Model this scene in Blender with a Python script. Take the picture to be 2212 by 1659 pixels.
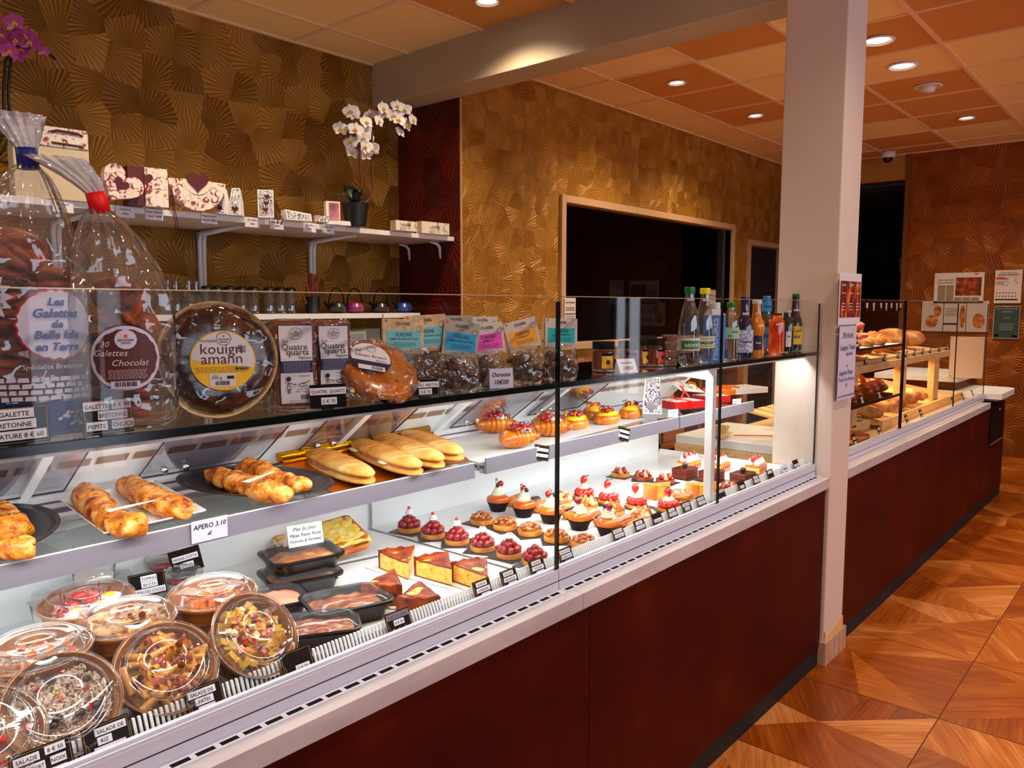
import bpy, math, random
from mathutils import Vector, Matrix, noise, Euler
PI = math.pi
for o in list(bpy.data.objects): bpy.data.objects.remove(o)
SC = bpy.context.scene
COL = SC.collection
# ---------------------------------------------------------------- camera, world, light, exposure
H = 1.47
YAW, PITCH, FPX = math.radians(49.07), math.radians(5.63), 1698.0
cam = bpy.data.cameras.new('camera'); cam_o = bpy.data.objects.new('camera', cam); COL.objects.link(cam_o)
cam.sensor_width = 36; cam.lens = FPX / 2212 * 36; cam.clip_start = .02; cam.clip_end = 60
cam_o.location = (0, 0, H); cam_o.rotation_euler = (PI/2 - PITCH, 0, -YAW)
SC.camera = cam_o
SC.view_settings.view_transform = 'Standard'; SC.view_settings.look = 'None'
SC.view_settings.gamma = 1; SC.view_settings.use_curve_mapping = False
SC.view_settings.exposure = 0.0
SC.cycles.max_bounces = 10; SC.cycles.transparent_max_bounces = 32; SC.cycles.diffuse_bounces = 3
SC.cycles.glossy_bounces = 4; SC.cycles.transmission_bounces = 6
SC.cycles.sample_clamp_indirect = 4; SC.cycles.caustics_reflective = False; SC.cycles.caustics_refractive = False
w = bpy.data.worlds.new('daylight'); SC.world = w; w.use_nodes = True
bg = w.node_tree.nodes['Background']; bg.inputs[0].default_value = (.72, .74, 1, 1); bg.inputs[1].default_value = .16

def lamp(name, kind, loc, energy, color, size=.1, size_y=None, aim=None, spot=None, blend=.6, spread=None):
    l = bpy.data.lights.new(name, kind); l.energy = energy; l.color = color
    if kind == 'AREA':
        l.size = size
        if size_y: l.shape = 'RECTANGLE'; l.size_y = size_y
        if spread: l.spread = spread
    else: l.shadow_soft_size = size
    if kind == 'SPOT': l.spot_size = spot; l.spot_blend = blend
    o = bpy.data.objects.new(name, l); COL.objects.link(o); o.location = loc
    if aim is not None: o.rotation_euler = (Vector(aim) - Vector(loc)).to_track_quat('-Z', 'Y').to_euler()
    return o
COOL = (1, .985, .97)
# LED strips of the refrigerated case (under its glass top shelf and over the tiers)
for x0, x1 in ((-.45, 1.45), (1.5, 3.15)):
    lamp('case_led', 'AREA', ((x0+x1)/2, 1.185, 1.262), 11.5, COOL, x1-x0, .05, ((x0+x1)/2, 1.60, .85))
    lamp('tier_led', 'AREA', ((x0+x1)/2, 1.44, 1.02), 4, COOL, x1-x0, .05, ((x0+x1)/2, 1.5, .80))
lamp('bread_led', 'AREA', (5.0, 1.42, 1.12), 16, (1, .66, .3), 2.3, .05, (5.0, 1.5, .8))
lamp('bread_top_led', 'AREA', (4.2, 1.3, 1.46), 5, (1, .75, .45), 1.4, .05, (4.2, 1.5, 1.0))
WARM = (1, .80, .56)
# daylight of the lower panes behind the camera, plus an added high fill lamp
DAY = (.80, .84, 1)
lamp('added_daylight_fill', 'AREA', (2.6, -3.1, 2.25), 74, DAY, 7.5, .9, (2.6, 1.2, .9))
lamp('door_pane_daylight', 'AREA', (1.87, -3.1, 1.15), 6, DAY, .34, 1.5, (1.87, 1.2, 1.0))
lamp('door_pane_daylight', 'AREA', (2.17, -3.1, 1.15), 3, DAY, .14, 1.5, (2.17, 1.2, 1.0))
lamp('side_pane_daylight', 'AREA', (8.28, -3.12, 1.3), 3.5, DAY, .10, 1.8, (2, 1.1, 1.2))
lamp('side_pane_daylight', 'AREA', (8.28, -2.92, 1.3), 4, DAY, .12, 1.8, (2, 1.1, 1.2))
LAMPS = [(4.738, 2.676), (5.931, 2.662), (7.08, 1.451), (4.735, 1.426), (5.916, 1.451), (2.905, 2.678), (1.70, 2.678)]
for x, y in LAMPS:
    lamp('downlight_beam', 'SPOT', (x, y, 2.915), 80, WARM, .05, spot=2.4, blend=.9)
for x, y in [(.5, 2.68), (-.7, 2.68), (1.1, .25), (2.9, .25), (4.7, .25), (6.5, .25), (-.7, .25), (2.9, -1.5), (5.3, -1.5), (1.1, -1.5)]:
    lamp('downlight_beam', 'SPOT', (x, y, 2.915), 46, WARM, .05, spot=2.4, blend=.9)

# ---------------------------------------------------------------- colour and materials
def lin(c): return c/12.92 if c <= .04045 else ((c+.055)/1.055)**2.4
def C(r, g, b, k=1.1):
    c = (lin(r/255), lin(g/255), lin(b/255)); l = .2126*c[0]+.7152*c[1]+.0722*c[2]
    return tuple(max(.0, min(1, l+(x-l)*k)) for x in c)+(1,)
MATS = {}
def node(nt, t, **k):
    n = nt.nodes.new(t)
    for a, v in k.items(): setattr(n, a, v)
    return n
def ramp(nt, fac, stops):
    r = node(nt, 'ShaderNodeValToRGB'); e = r.color_ramp.elements
    while len(e) < len(stops): e.new(.5)
    for i, (p, c) in enumerate(stops): e[i].position = p; e[i].color = c
    nt.links.new(fac, r.inputs[0]); return r.outputs[0]
def coords(nt, kind='Object', scale=(1, 1, 1), rot=(0, 0, 0)):
    t = node(nt, 'ShaderNodeTexCoord'); m = node(nt, 'ShaderNodeMapping')
    m.inputs['Scale'].default_value = scale; m.inputs['Rotation'].default_value = rot
    nt.links.new(t.outputs[kind], m.inputs[0]); return m.outputs[0]
def noise_fac(nt, vec, scale, detail=4, rough=.55, dist=0):
    n = node(nt, 'ShaderNodeTexNoise'); n.inputs['Scale'].default_value = scale; n.inputs['Detail'].default_value = detail
    n.inputs['Roughness'].default_value = rough; n.inputs['Distortion'].default_value = dist
    nt.links.new(vec, n.inputs['Vector']); return n.outputs[0]
def M(name, col, rough=.5, metal=0, spec=.5, stops=None, nscale=30, ndetail=4, ndist=0, stretch=(1, 1, 1), bump=0, bscale=None, bdetail=3,
      coat=0, emit=None, estr=1, sss=0, aniso=None, coord='Object'):
    if name in MATS: return MATS[name]
    m = bpy.data.materials.new(name); m.use_nodes = True; nt = m.node_tree; b = nt.nodes['Principled BSDF']
    b.inputs['Base Color'].default_value = col; b.inputs['Roughness'].default_value = rough; b.inputs['Metallic'].default_value = metal
    b.inputs['Specular IOR Level'].default_value = spec
    if coat: b.inputs['Coat Weight'].default_value = coat; b.inputs['Coat Roughness'].default_value = .12
    if sss: b.inputs['Subsurface Weight'].default_value = sss; b.inputs['Subsurface Radius'].default_value = (.01, .004, .002)
    if emit: b.inputs['Emission Color'].default_value = emit; b.inputs['Emission Strength'].default_value = estr
    if stops or bump:
        v = coords(nt, coord, stretch)
    if stops:
        f = noise_fac(nt, v, nscale, ndetail, .55, ndist); nt.links.new(ramp(nt, f, stops), b.inputs['Base Color'])
    if bump:
        f2 = noise_fac(nt, v, bscale or nscale, bdetail); bp = node(nt, 'ShaderNodeBump'); bp.inputs['Strength'].default_value = bump
        bp.inputs['Distance'].default_value = .004
        nt.links.new(f2, bp.inputs['Height']); nt.links.new(bp.outputs[0], b.inputs['Normal'])
    MATS[name] = m; return m
def film(name, tint=(1, 1, 1, 1), refl=1.0, rough=.02, haze=0, hazecol=(1, 1, 1, 1), crumple=0, cscale=20, ior=1.45):
    """thin clear sheet: see-through plus Fresnel reflection, optional milky haze and crumple"""
    if name in MATS: return MATS[name]
    m = bpy.data.materials.new(name); m.use_nodes = True; nt = m.node_tree; nt.nodes.clear()
    out = node(nt, 'ShaderNodeOutputMaterial'); tr = node(nt, 'ShaderNodeBsdfTransparent'); gl = node(nt, 'ShaderNodeBsdfGlossy')
    tr.inputs[0].default_value = tint; gl.inputs['Roughness'].default_value = rough
    fr = node(nt, 'ShaderNodeLayerWeight'); fr.inputs[0].default_value = .5
    pw = node(nt, 'ShaderNodeMath', operation='POWER'); pw.inputs[1].default_value = 5; nt.links.new(fr.outputs['Facing'], pw.inputs[0])
    mad = node(nt, 'ShaderNodeMath', operation='MULTIPLY_ADD'); mad.inputs[1].default_value = .96; mad.inputs[2].default_value = .04; nt.links.new(pw.outputs[0], mad.inputs[0])
    mul = node(nt, 'ShaderNodeMath', operation='MULTIPLY'); mul.use_clamp = True; mul.inputs[1].default_value = refl
    nt.links.new(mad.outputs[0], mul.inputs[0])
    base = tr.outputs[0]
    if haze:
        df = node(nt, 'ShaderNodeBsdfDiffuse'); df.inputs[0].default_value = hazecol
        mh = node(nt, 'ShaderNodeMixShader'); mh.inputs[0].default_value = haze
        nt.links.new(tr.outputs[0], mh.inputs[1]); nt.links.new(df.outputs[0], mh.inputs[2]); base = mh.outputs[0]
    mx = node(nt, 'ShaderNodeMixShader'); nt.links.new(mul.outputs[0], mx.inputs[0]); nt.links.new(base, mx.inputs[1]); nt.links.new(gl.outputs[0], mx.inputs[2])
    nt.links.new(mx.outputs[0], out.inputs[0])
    if crumple:
        v = coords(nt, 'Object'); vo = node(nt, 'ShaderNodeTexVoronoi', feature='F1'); vo.inputs['Scale'].default_value = cscale
        nf = node(nt, 'ShaderNodeTexNoise'); nf.inputs['Scale'].default_value = cscale*.7
        nt.links.new(v, nf.inputs['Vector']); nt.links.new(nf.outputs[1], vo.inputs['Vector']) if False else nt.links.new(v, vo.inputs['Vector'])
        ad = node(nt, 'ShaderNodeMath', operation='ADD'); nt.links.new(vo.outputs[0], ad.inputs[0]); nt.links.new(nf.outputs[0], ad.inputs[1])
        bp = node(nt, 'ShaderNodeBump'); bp.inputs['Strength'].default_value = crumple; bp.inputs['Distance'].default_value = .02
        nt.links.new(ad.outputs[0], bp.inputs['Height']); nt.links.new(bp.outputs[0], gl.inputs['Normal']); nt.links.new(bp.outputs[0], fr.inputs['Normal'])
    MATS[name] = m; return m

# ---------------------------------------------------------------- mesh builder
class MB:
    def __init__(s): s.v = []; s.f = []; s.m = []; s.T = Matrix(); s.mi = 0
    def add(s, vs, fs, mi=None):
        n = len(s.v); s.v += [tuple(s.T @ Vector(p)) for p in vs]
        s.f += [tuple(i+n for i in f) for f in fs]; s.m += [s.mi if mi is None else mi]*len(fs); return s
    def box(s, x0, x1, y0, y1, z0, z1, mi=None):
        return s.add([(x0,y0,z0),(x1,y0,z0),(x1,y1,z0),(x0,y1,z0),(x0,y0,z1),(x1,y0,z1),(x1,y1,z1),(x0,y1,z1)],
                     [(0,3,2,1),(4,5,6,7),(0,1,5,4),(1,2,6,5),(2,3,7,6),(3,0,4,7)], mi)
    def cbox(s, cx, cy, cz, sx, sy, sz, mi=None): return s.box(cx-sx/2, cx+sx/2, cy-sy/2, cy+sy/2, cz-sz/2, cz+sz/2, mi)
    def quad(s, a, b, c, d, mi=None): return s.add([a, b, c, d], [(0, 1, 2, 3)], mi)
    def lathe(s, prof, n=24, cx=0, cy=0, z=0, sx=1, sy=1, mi=None, close=False, twist=None):
        """prof: (r, z) from bottom to top"""
        vs = []; fs = []
        for j, (r, h) in enumerate(prof):
            for i in range(n):
                a = 2*PI*i/n; rr = r*(1+(twist(a, h) if twist else 0)); vs.append((cx+rr*sx*math.cos(a), cy+rr*sy*math.sin(a), z+h))
        m = len(prof)
        for j in range(m-1 if not close else m):
            for i in range(n):
                a, b = j*n+i, j*n+(i+1) % n; c, d = ((j+1) % m)*n+(i+1) % n, ((j+1) % m)*n+i; fs.append((a, b, c, d))
        if not close:
            if prof[0][0] > 1e-5: fs.append(tuple(range(n-1, -1, -1)))
            if prof[-1][0] > 1e-5: fs.append(tuple((m-1)*n+i for i in range(n)))
        return s.add(vs, fs, mi)
    def cyl(s, p0, p1, r0, r1=None, n=12, mi=None):
        return s.tube([p0, p1], [r0, r0 if r1 is None else r1], n, mi)
    def tube(s, path, rad, n=8, mi=None, flat=1.0, closed=False, cap=True):
        P = [Vector(p) for p in path]; k = len(P)
        if not hasattr(rad, '__len__'): rad = [rad]*k
        vs = []; up = None
        for i, p in enumerate(P):
            t = (P[(i+1) % k]-P[i-1]) if closed else (P[min(i+1, k-1)]-P[max(i-1, 0)])
            t.normalize()
            if up is None: up = Vector((0, 0, 1)) if abs(t.z) < .9 else Vector((1, 0, 0))
            a = t.cross(up);
            if a.length < 1e-6: a = t.orthogonal()
            a.normalize(); b = a.cross(t); up = b
            for j in range(n):
                q = 2*PI*j/n; vs.append(p + a*math.cos(q)*rad[i] + b*math.sin(q)*rad[i]*flat)
        fs = []
        for i in range(k if closed else k-1):
            for j in range(n):
                i2 = (i+1) % k; fs.append((i*n+j, i*n+(j+1) % n, i2*n+(j+1) % n, i2*n+j))
        if cap and not closed: fs.append(tuple(range(n-1, -1, -1))); fs.append(tuple((k-1)*n+j for j in range(n)))
        return s.add(vs, fs, mi)
    def ball(s, c, rx, ry=None, rz=None, n=12, m=8, mi=None, disp=None):
        ry = rx if ry is None else ry; rz = rx if rz is None else rz
        vs = [(c[0], c[1], c[2]-rz)]; fs = []
        for j in range(1, m):
            ph = -PI/2+PI*j/m
            for i in range(n):
                a = 2*PI*i/n; d = Vector((math.cos(ph)*math.cos(a), math.cos(ph)*math.sin(a), math.sin(ph)))
                k = 1+(disp(d) if disp else 0); vs.append((c[0]+d.x*rx*k, c[1]+d.y*ry*k, c[2]+d.z*rz*k))
        vs.append((c[0], c[1], c[2]+rz)); L = len(vs)-1
        for i in range(n): fs.append((0, 1+(i+1) % n, 1+i))
        for j in range(m-2):
            for i in range(n): a = 1+j*n+i; b = 1+j*n+(i+1) % n; fs.append((a, b, b+n, a+n))
        for i in range(n): fs.append((L, 1+(m-2)*n+i, 1+(m-2)*n+(i+1) % n))
        return s.add(vs, fs, mi)
    def prism(s, poly, z0, z1, mi=None):
        n = len(poly); vs = [(x, y, z0) for x, y in poly]+[(x, y, z1) for x, y in poly]
        fs = [tuple(range(n-1, -1, -1)), tuple(range(n, 2*n))]+[(i, (i+1) % n, n+(i+1) % n, n+i) for i in range(n)]
        return s.add(vs, fs, mi)
    def plate(s, poly, y0, y1, mi=None):
        """outline in X-Z given a thickness along Y"""
        n = len(poly); vs = [(x, y0, z) for x, z in poly]+[(x, y1, z) for x, z in poly]
        fs = [tuple(range(n)), tuple(range(2*n-1, n-1, -1))]+[(i, n+i, n+(i+1) % n, (i+1) % n) for i in range(n)]
        return s.add(vs, fs, mi)
    def text(s, txt, size=.01, loc=(0, 0, 0), width=None, align='CENTER', shear=0, bold=0, mi=None, xz=True, maxw=None, scx=1):
        """flat lettering standing in the X-Z plane (or lying in X-Y), loc = baseline centre"""
        vs, fs, wd = glyphs(txt, shear, bold)
        k = size; kx = size*scx
        if width: kx = width/max(wd, 1e-6)
        elif maxw and wd*kx > maxw: kx = maxw/wd
        off = {'CENTER': -wd/2, 'LEFT': 0, 'RIGHT': -wd}[align]
        P = [((x+off)*kx+loc[0], loc[1], y*k+loc[2]) if xz else ((x+off)*kx+loc[0], y*k+loc[1], loc[2]) for x, y in vs]
        return s.add(P, fs, mi)
_G = {}
def glyphs(txt, shear=0, bold=0):
    key = (txt, shear, bold)
    if key in _G: return _G[key]
    c = bpy.data.curves.new('t', 'FONT'); c.body = txt; c.resolution_u = 2; c.shear = shear; c.offset = bold
    o = bpy.data.objects.new('t', c); COL.objects.link(o)
    dg = bpy.context.evaluated_depsgraph_get()
    me = bpy.data.meshes.new_from_object(o.evaluated_get(dg))
    vs = [(v.co.x, v.co.y) for v in me.vertices]; fs = [tuple(p.vertices) for p in me.polygons]
    bpy.data.objects.remove(o); bpy.data.curves.remove(c); bpy.data.meshes.remove(me)
    x0 = min([v[0] for v in vs] or [0]); x1 = max([v[0] for v in vs] or [0])
    vs = [(x-x0, y) for x, y in vs]
    _G[key] = (vs, fs, x1-x0); return _G[key]

def obj(name, mb, mats, parent=None, smooth=False, bevel=0, seg=2, subsurf=0, solid=0, loc=None, rz=0, smooth_angle=None):
    if not isinstance(mats, (list, tuple)): mats = [mats]
    me = bpy.data.meshes.new(name); me.from_pydata(mb.v, [], mb.f)
    for m in mats: me.materials.append(m)
    if len(mats) > 1: me.polygons.foreach_set('material_index', mb.m)
    if smooth or subsurf: me.polygons.foreach_set('use_smooth', [True]*len(me.polygons))
    me.update()
    if smooth_angle and smooth:
        try: me.set_sharp_from_angle(angle=smooth_angle)
        except Exception: pass
    o = bpy.data.objects.new(name, me); COL.objects.link(o)
    if parent is not None: o.parent = parent
    if loc is not None: o.location = loc
    if rz: o.rotation_euler.z = rz
    if solid: md = o.modifiers.new('solid', 'SOLIDIFY'); md.thickness = solid; md.offset = 0
    if bevel: md = o.modifiers.new('bevel', 'BEVEL'); md.width = bevel; md.segments = seg; md.limit_method = 'ANGLE'; md.angle_limit = .7
    if subsurf: md = o.modifiers.new('sub', 'SUBSURF'); md.levels = subsurf; md.render_levels = subsurf
    return o
def tag(o, label, cat, group=None):
    o['label'] = label; o['category'] = cat
    if group: o['group'] = group
    return o
def thing(name, label, cat, loc=(0, 0, 0), rz=0, group=None, rot=None, scale=None):
    o = bpy.data.objects.new(name, None); COL.objects.link(o); o.empty_display_size = .02
    o.location = loc; o.rotation_euler = rot if rot else (0, 0, rz)
    if scale: o.scale = scale
    return tag(o, label, cat, group)
def struct(name, mb, mats, parent=None, **k):
    o = obj(name, mb, mats, parent, **k)
    if parent is None: o['kind'] = 'structure'
    return o
KIDS = {}
def kids(o):
    return [c for c in COL.objects if c.parent == o] if o.name not in KIDS else KIDS[o.name]
def dup(root, loc, rz=None, label=None, rot=None, scale=None):
    """copy of a thing, its parts and their sub-parts"""
    r = root.copy(); COL.objects.link(r); r.location = loc
    if rz is not None: r.rotation_euler = (0, 0, rz)
    if rot is not None: r.rotation_euler = rot
    if scale: r.scale = scale
    if label: r['label'] = label
    for ch in root.children:
        c = ch.copy(); COL.objects.link(c); c.parent = r
        for g in ch.children:
            d = g.copy(); COL.objects.link(d); d.parent = c
    return r
# a point of the room from where the photograph shows it, on a known plane
CP, SP, CY, SY = math.cos(PITCH), math.sin(PITCH), math.cos(YAW), math.sin(YAW)
_F = Vector((SY*CP, CY*CP, -SP)); _R = Vector((CY, -SY, 0)); _U = _R.cross(_F)
def ray(u, v): return _F + (_R*(u-1106) + _U*(829.5-v))/FPX
def onZ(u, v, z): d = ray(u, v); t = (z-H)/d.z; return Vector((0, 0, H)) + d*t
def onY(u, v, y): d = ray(u, v); t = y/d.y; return Vector((0, 0, H)) + d*t
def onX(u, v, x): d = ray(u, v); t = x/d.x; return Vector((0, 0, H)) + d*t
R = random.Random(7)
def nz(p, f, seed=0): return noise.noise(Vector((p[0]*f+seed*7.3, p[1]*f+seed*3.1, p[2]*f+seed*1.7)))
# ---------------------------------------------------------------- room materials
def wallpaper(name, axis, c_dark, c_mid, c_lite, scale=6.2, metal=.35, rough=.42, bump=.8, rays=34, cell=.55):
    m = bpy.data.materials.new(name); m.use_nodes = True; nt = m.node_tree; b = nt.nodes['Principled BSDF']; L = nt.links.new
    g = node(nt, 'ShaderNodeNewGeometry'); sp = node(nt, 'ShaderNodeSeparateXYZ'); L(g.outputs['Position'], sp.inputs[0])
    cb = node(nt, 'ShaderNodeCombineXYZ'); L(sp.outputs[axis], cb.inputs[0]); L(sp.outputs[2], cb.inputs[1])
    sc = node(nt, 'ShaderNodeVectorMath', operation='SCALE'); sc.inputs['Scale'].default_value = scale; L(cb.outputs[0], sc.inputs[0])
    vo = node(nt, 'ShaderNodeTexVoronoi', voronoi_dimensions='2D'); vo.inputs['Scale'].default_value = 1; vo.inputs['Randomness'].default_value = .55
    L(sc.outputs[0], vo.inputs['Vector'])
    sub = node(nt, 'ShaderNodeVectorMath', operation='SUBTRACT'); L(sc.outputs[0], sub.inputs[0]); L(vo.outputs['Position'], sub.inputs[1])
    cs = node(nt, 'ShaderNodeSeparateColor'); L(vo.outputs['Color'], cs.inputs[0])
    def math1(op, a, bb=None, v=None):
        n = node(nt, 'ShaderNodeMath', operation=op); L(a, n.inputs[0])
        if bb is not None: L(bb, n.inputs[1])
        elif v is not None: n.inputs[1].default_value = v
        return n.outputs[0]
    ang = math1('MULTIPLY', cs.outputs[0], v=2*PI)
    px = math1('MULTIPLY', math1('COSINE', ang), v=.70); py = math1('MULTIPLY', math1('SINE', ang), v=.70)
    s2 = node(nt, 'ShaderNodeSeparateXYZ'); L(sub.outputs[0], s2.inputs[0])
    lx = math1('SUBTRACT', s2.outputs[0], px); ly = math1('SUBTRACT', s2.outputs[1], py)
    th = math1('ARCTAN2', ly, lx)
    nf = noise_fac(nt, sc.outputs[0], 5, 2); wob = math1('MULTIPLY', nf, v=2.2)
    lines = math1('SINE', math1('ADD', math1('MULTIPLY', th, v=rays), wob))
    l2 = math1('SINE', math1('MULTIPLY', th, v=rays*2.3))
    h = math1('ADD', lines, math1('MULTIPLY', l2, v=.5))
    fac = math1('ADD', math1('MULTIPLY', h, v=.2), math1('ADD', math1('MULTIPLY', cs.outputs[1], v=cell), v=(.55-cell)*.5))
    f2 = math1('ADD', fac, math1('MULTIPLY', noise_fac(nt, sc.outputs[0], .5, 3), v=.35))
    L(ramp(nt, f2, [(.05, c_dark), (.45, c_mid), (.95, c_lite)]), b.inputs['Base Color'])
    b.inputs['Metallic'].default_value = metal; b.inputs['Roughness'].default_value = rough
    bp = node(nt, 'ShaderNodeBump'); bp.inputs['Strength'].default_value = bump; bp.inputs['Distance'].default_value = .004
    L(math1('ADD', h, math1('MULTIPLY', cs.outputs[2], v=2.5)), bp.inputs['Height']); L(bp.outputs[0], b.inputs['Normal'])
    return m
wp_left = wallpaper('wallpaper_olive_gold', 0, C(108, 68, 18), C(160, 110, 42), C(196, 150, 82), scale=6.6, bump=.65, rays=46, metal=.15)
wp_right = wallpaper('wallpaper_bright_gold', 0, C(134, 82, 22), C(176, 122, 50), C(208, 160, 88), scale=8.5, bump=.6, rays=40, metal=.2, cell=.32)
wp_back = wallpaper('wallpaper_gold_dimmed', 1, C(112, 56, 10), C(142, 76, 18), C(178, 108, 34), scale=6.5, bump=.4, rays=40, cell=.3)  # same paper as the right wall, dimmer light put into its colours
wp_shaded = wallpaper('wallpaper_gold_shaded', 1, C(66, 12, 10), C(92, 18, 12), C(118, 34, 18), bump=.5, metal=.15)  # same paper again, the return wall's shade put into its dark reds
paint_beam = M('taupe_paint', C(186, 170, 148), .5, stops=[(.3, C(180, 164, 142)), (.7, C(192, 176, 154))], nscale=2)
paint_pillar = M('pillar_paint', C(226, 208, 196), .55, bump=.05, bscale=40)
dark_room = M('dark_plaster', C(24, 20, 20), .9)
tan_frame = M('tan_wood_frame', C(196, 160, 122), .5)
white_paint = M('white_paint', C(238, 236, 240), .4)
tile_light = M('ceiling_tile_cream', C(250, 220, 166), .85, bump=.1, bscale=300)
tile_dark = M('ceiling_tile_caramel', C(208, 150, 88), .85, bump=.1, bscale=300)
grid_white = M('ceiling_grid', C(240, 205, 170), .5)

# floor: square slabs 0.6 m, each a marquetry of wood-grain pieces
def floor_material():
    m = bpy.data.materials.new('wood_marquetry_tile'); m.use_nodes = True; nt = m.node_tree; b = nt.nodes['Principled BSDF']; L = nt.links.new
    at = node(nt, 'ShaderNodeAttribute'); at.attribute_name = 'tone'
    uv = node(nt, 'ShaderNodeUVMap'); uv.uv_map = 'grain'
    mp = node(nt, 'ShaderNodeMapping'); mp.inputs['Scale'].default_value = (3, 66, 1); L(uv.outputs[0], mp.inputs[0])
    n1 = node(nt, 'ShaderNodeTexNoise'); n1.inputs['Scale'].default_value = 1; n1.inputs['Detail'].default_value = 5; n1.inputs['Distortion'].default_value = 1.4; L(mp.outputs[0], n1.inputs['Vector'])
    mp2 = node(nt, 'ShaderNodeMapping'); mp2.inputs['Scale'].default_value = (1.5, 7, 1); L(uv.outputs[0], mp2.inputs[0])
    n2 = node(nt, 'ShaderNodeTexNoise'); n2.inputs['Scale'].default_value = 1; n2.inputs['Detail'].default_value = 3; L(mp2.outputs[0], n2.inputs['Vector'])
    s = node(nt, 'ShaderNodeMath', operation='ADD'); L(n1.outputs[0], s.inputs[0]); L(n2.outputs[0], s.inputs[1])
    s2 = node(nt, 'ShaderNodeMath', operation='MULTIPLY_ADD'); L(s.outputs[0], s2.inputs[0]); s2.inputs[1].default_value = .62; L(at.outputs['Fac'], s2.inputs[2])
    L(ramp(nt, s2.outputs[0], [(.25, C(96, 36, 10)), (.55, C(150, 72, 26)), (.8, C(190, 108, 50)), (1.0, C(222, 154, 98))]), b.inputs['Base Color'])
    b.inputs['Roughness'].default_value = .34; b.inputs['Specular IOR Level'].default_value = .45
    bp = node(nt, 'ShaderNodeBump'); bp.inputs['Strength'].default_value = .12; bp.inputs['Distance'].default_value = .001; L(n1.outputs[0], bp.inputs['Height']); L(bp.outputs[0], b.inputs['Normal'])
    return m
def build_floor():
    rr = random.Random(3); V = []; F = []; tone = []; ang = []
    A, B, Cc, D = (0, 0), (1, 0), (1, 1), (0, 1)
    E, Fp, G, Hh, I = (.38, 0), (1, .62), (.45, 1), (0, .36), (.5, .47)
    pat = [[(A, E, Hh), (E, I, Hh), (E, B, I), (B, Fp, I), (Fp, Cc, G), (Fp, G, I), (I, G, D), (I, D, Hh)],
           [(A, (.62, 0), I), (A, I, D), ((.62, 0), B, Fp, I), (Fp, Cc, I), (I, Cc, G), (I, G, D)],
           [(A, B, (.7, .38)), (A, (.7, .38), D), (B, Cc, (.7, .38)), ((.7, .38), Cc, G), ((.7, .38), G, D)]]
    T = .6
    for ix in range(-8, 11):
        for iy in range(-9, 6):
            x0 = 3.03+T*ix; y0 = .606+T*iy
            if x0 > 8.3 or y0 > 3.9: continue
            p = rr.choice(pat); k = rr.randrange(4); fl = rr.random() < .5; g = .0018/T
            for poly in p:
                q = []
                for (a, b) in poly:
                    a, b = a*(1-2*g)+g, b*(1-2*g)+g
                    if fl: a = 1-a
                    for _ in range(k): a, b = b, 1-a
                    q.append((x0+a*T, y0+b*T))
                if fl: q.reverse()
                area = sum(q[i][0]*q[(i+1) % len(q)][1]-q[(i+1) % len(q)][0]*q[i][1] for i in range(len(q)))
                if area < 0: q.reverse()
                n = len(V); V += [(a, b, 0) for a, b in q]; F.append(tuple(range(n, n+len(q)))); tone.append(rr.uniform(-.16, .26)); ang.append(rr.choice([0, .5, 1.1, 1.57, 2.2, 2.7])+rr.uniform(-.1, .1))
    me = bpy.data.meshes.new('floor'); me.from_pydata(V, [], F)
    n0 = len(me.vertices)
    at = me.attributes.new('tone', 'FLOAT', 'FACE'); at.data.foreach_set('value', tone)
    uv = me.uv_layers.new(name='grain')
    for p in me.polygons:
        ca, sa = math.cos(ang[p.index]), math.sin(ang[p.index]); ox = (p.index*.37) % 5
        for li in p.loop_indices:
            c = me.vertices[me.loops[li].vertex_index].co; uv.data[li].uv = (c.x*ca+c.y*sa+ox, -c.x*sa+c.y*ca+ox)
    me.materials.append(floor_material())
    o = bpy.data.objects.new('floor', me); COL.objects.link(o); o['kind'] = 'structure'
    g = MB(); g.box(-2, 8.36, -5, 3.9, -.06, -.0015); gr = obj('grout', g, M('grout', C(96, 40, 16), .8), o)
build_floor()

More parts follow.
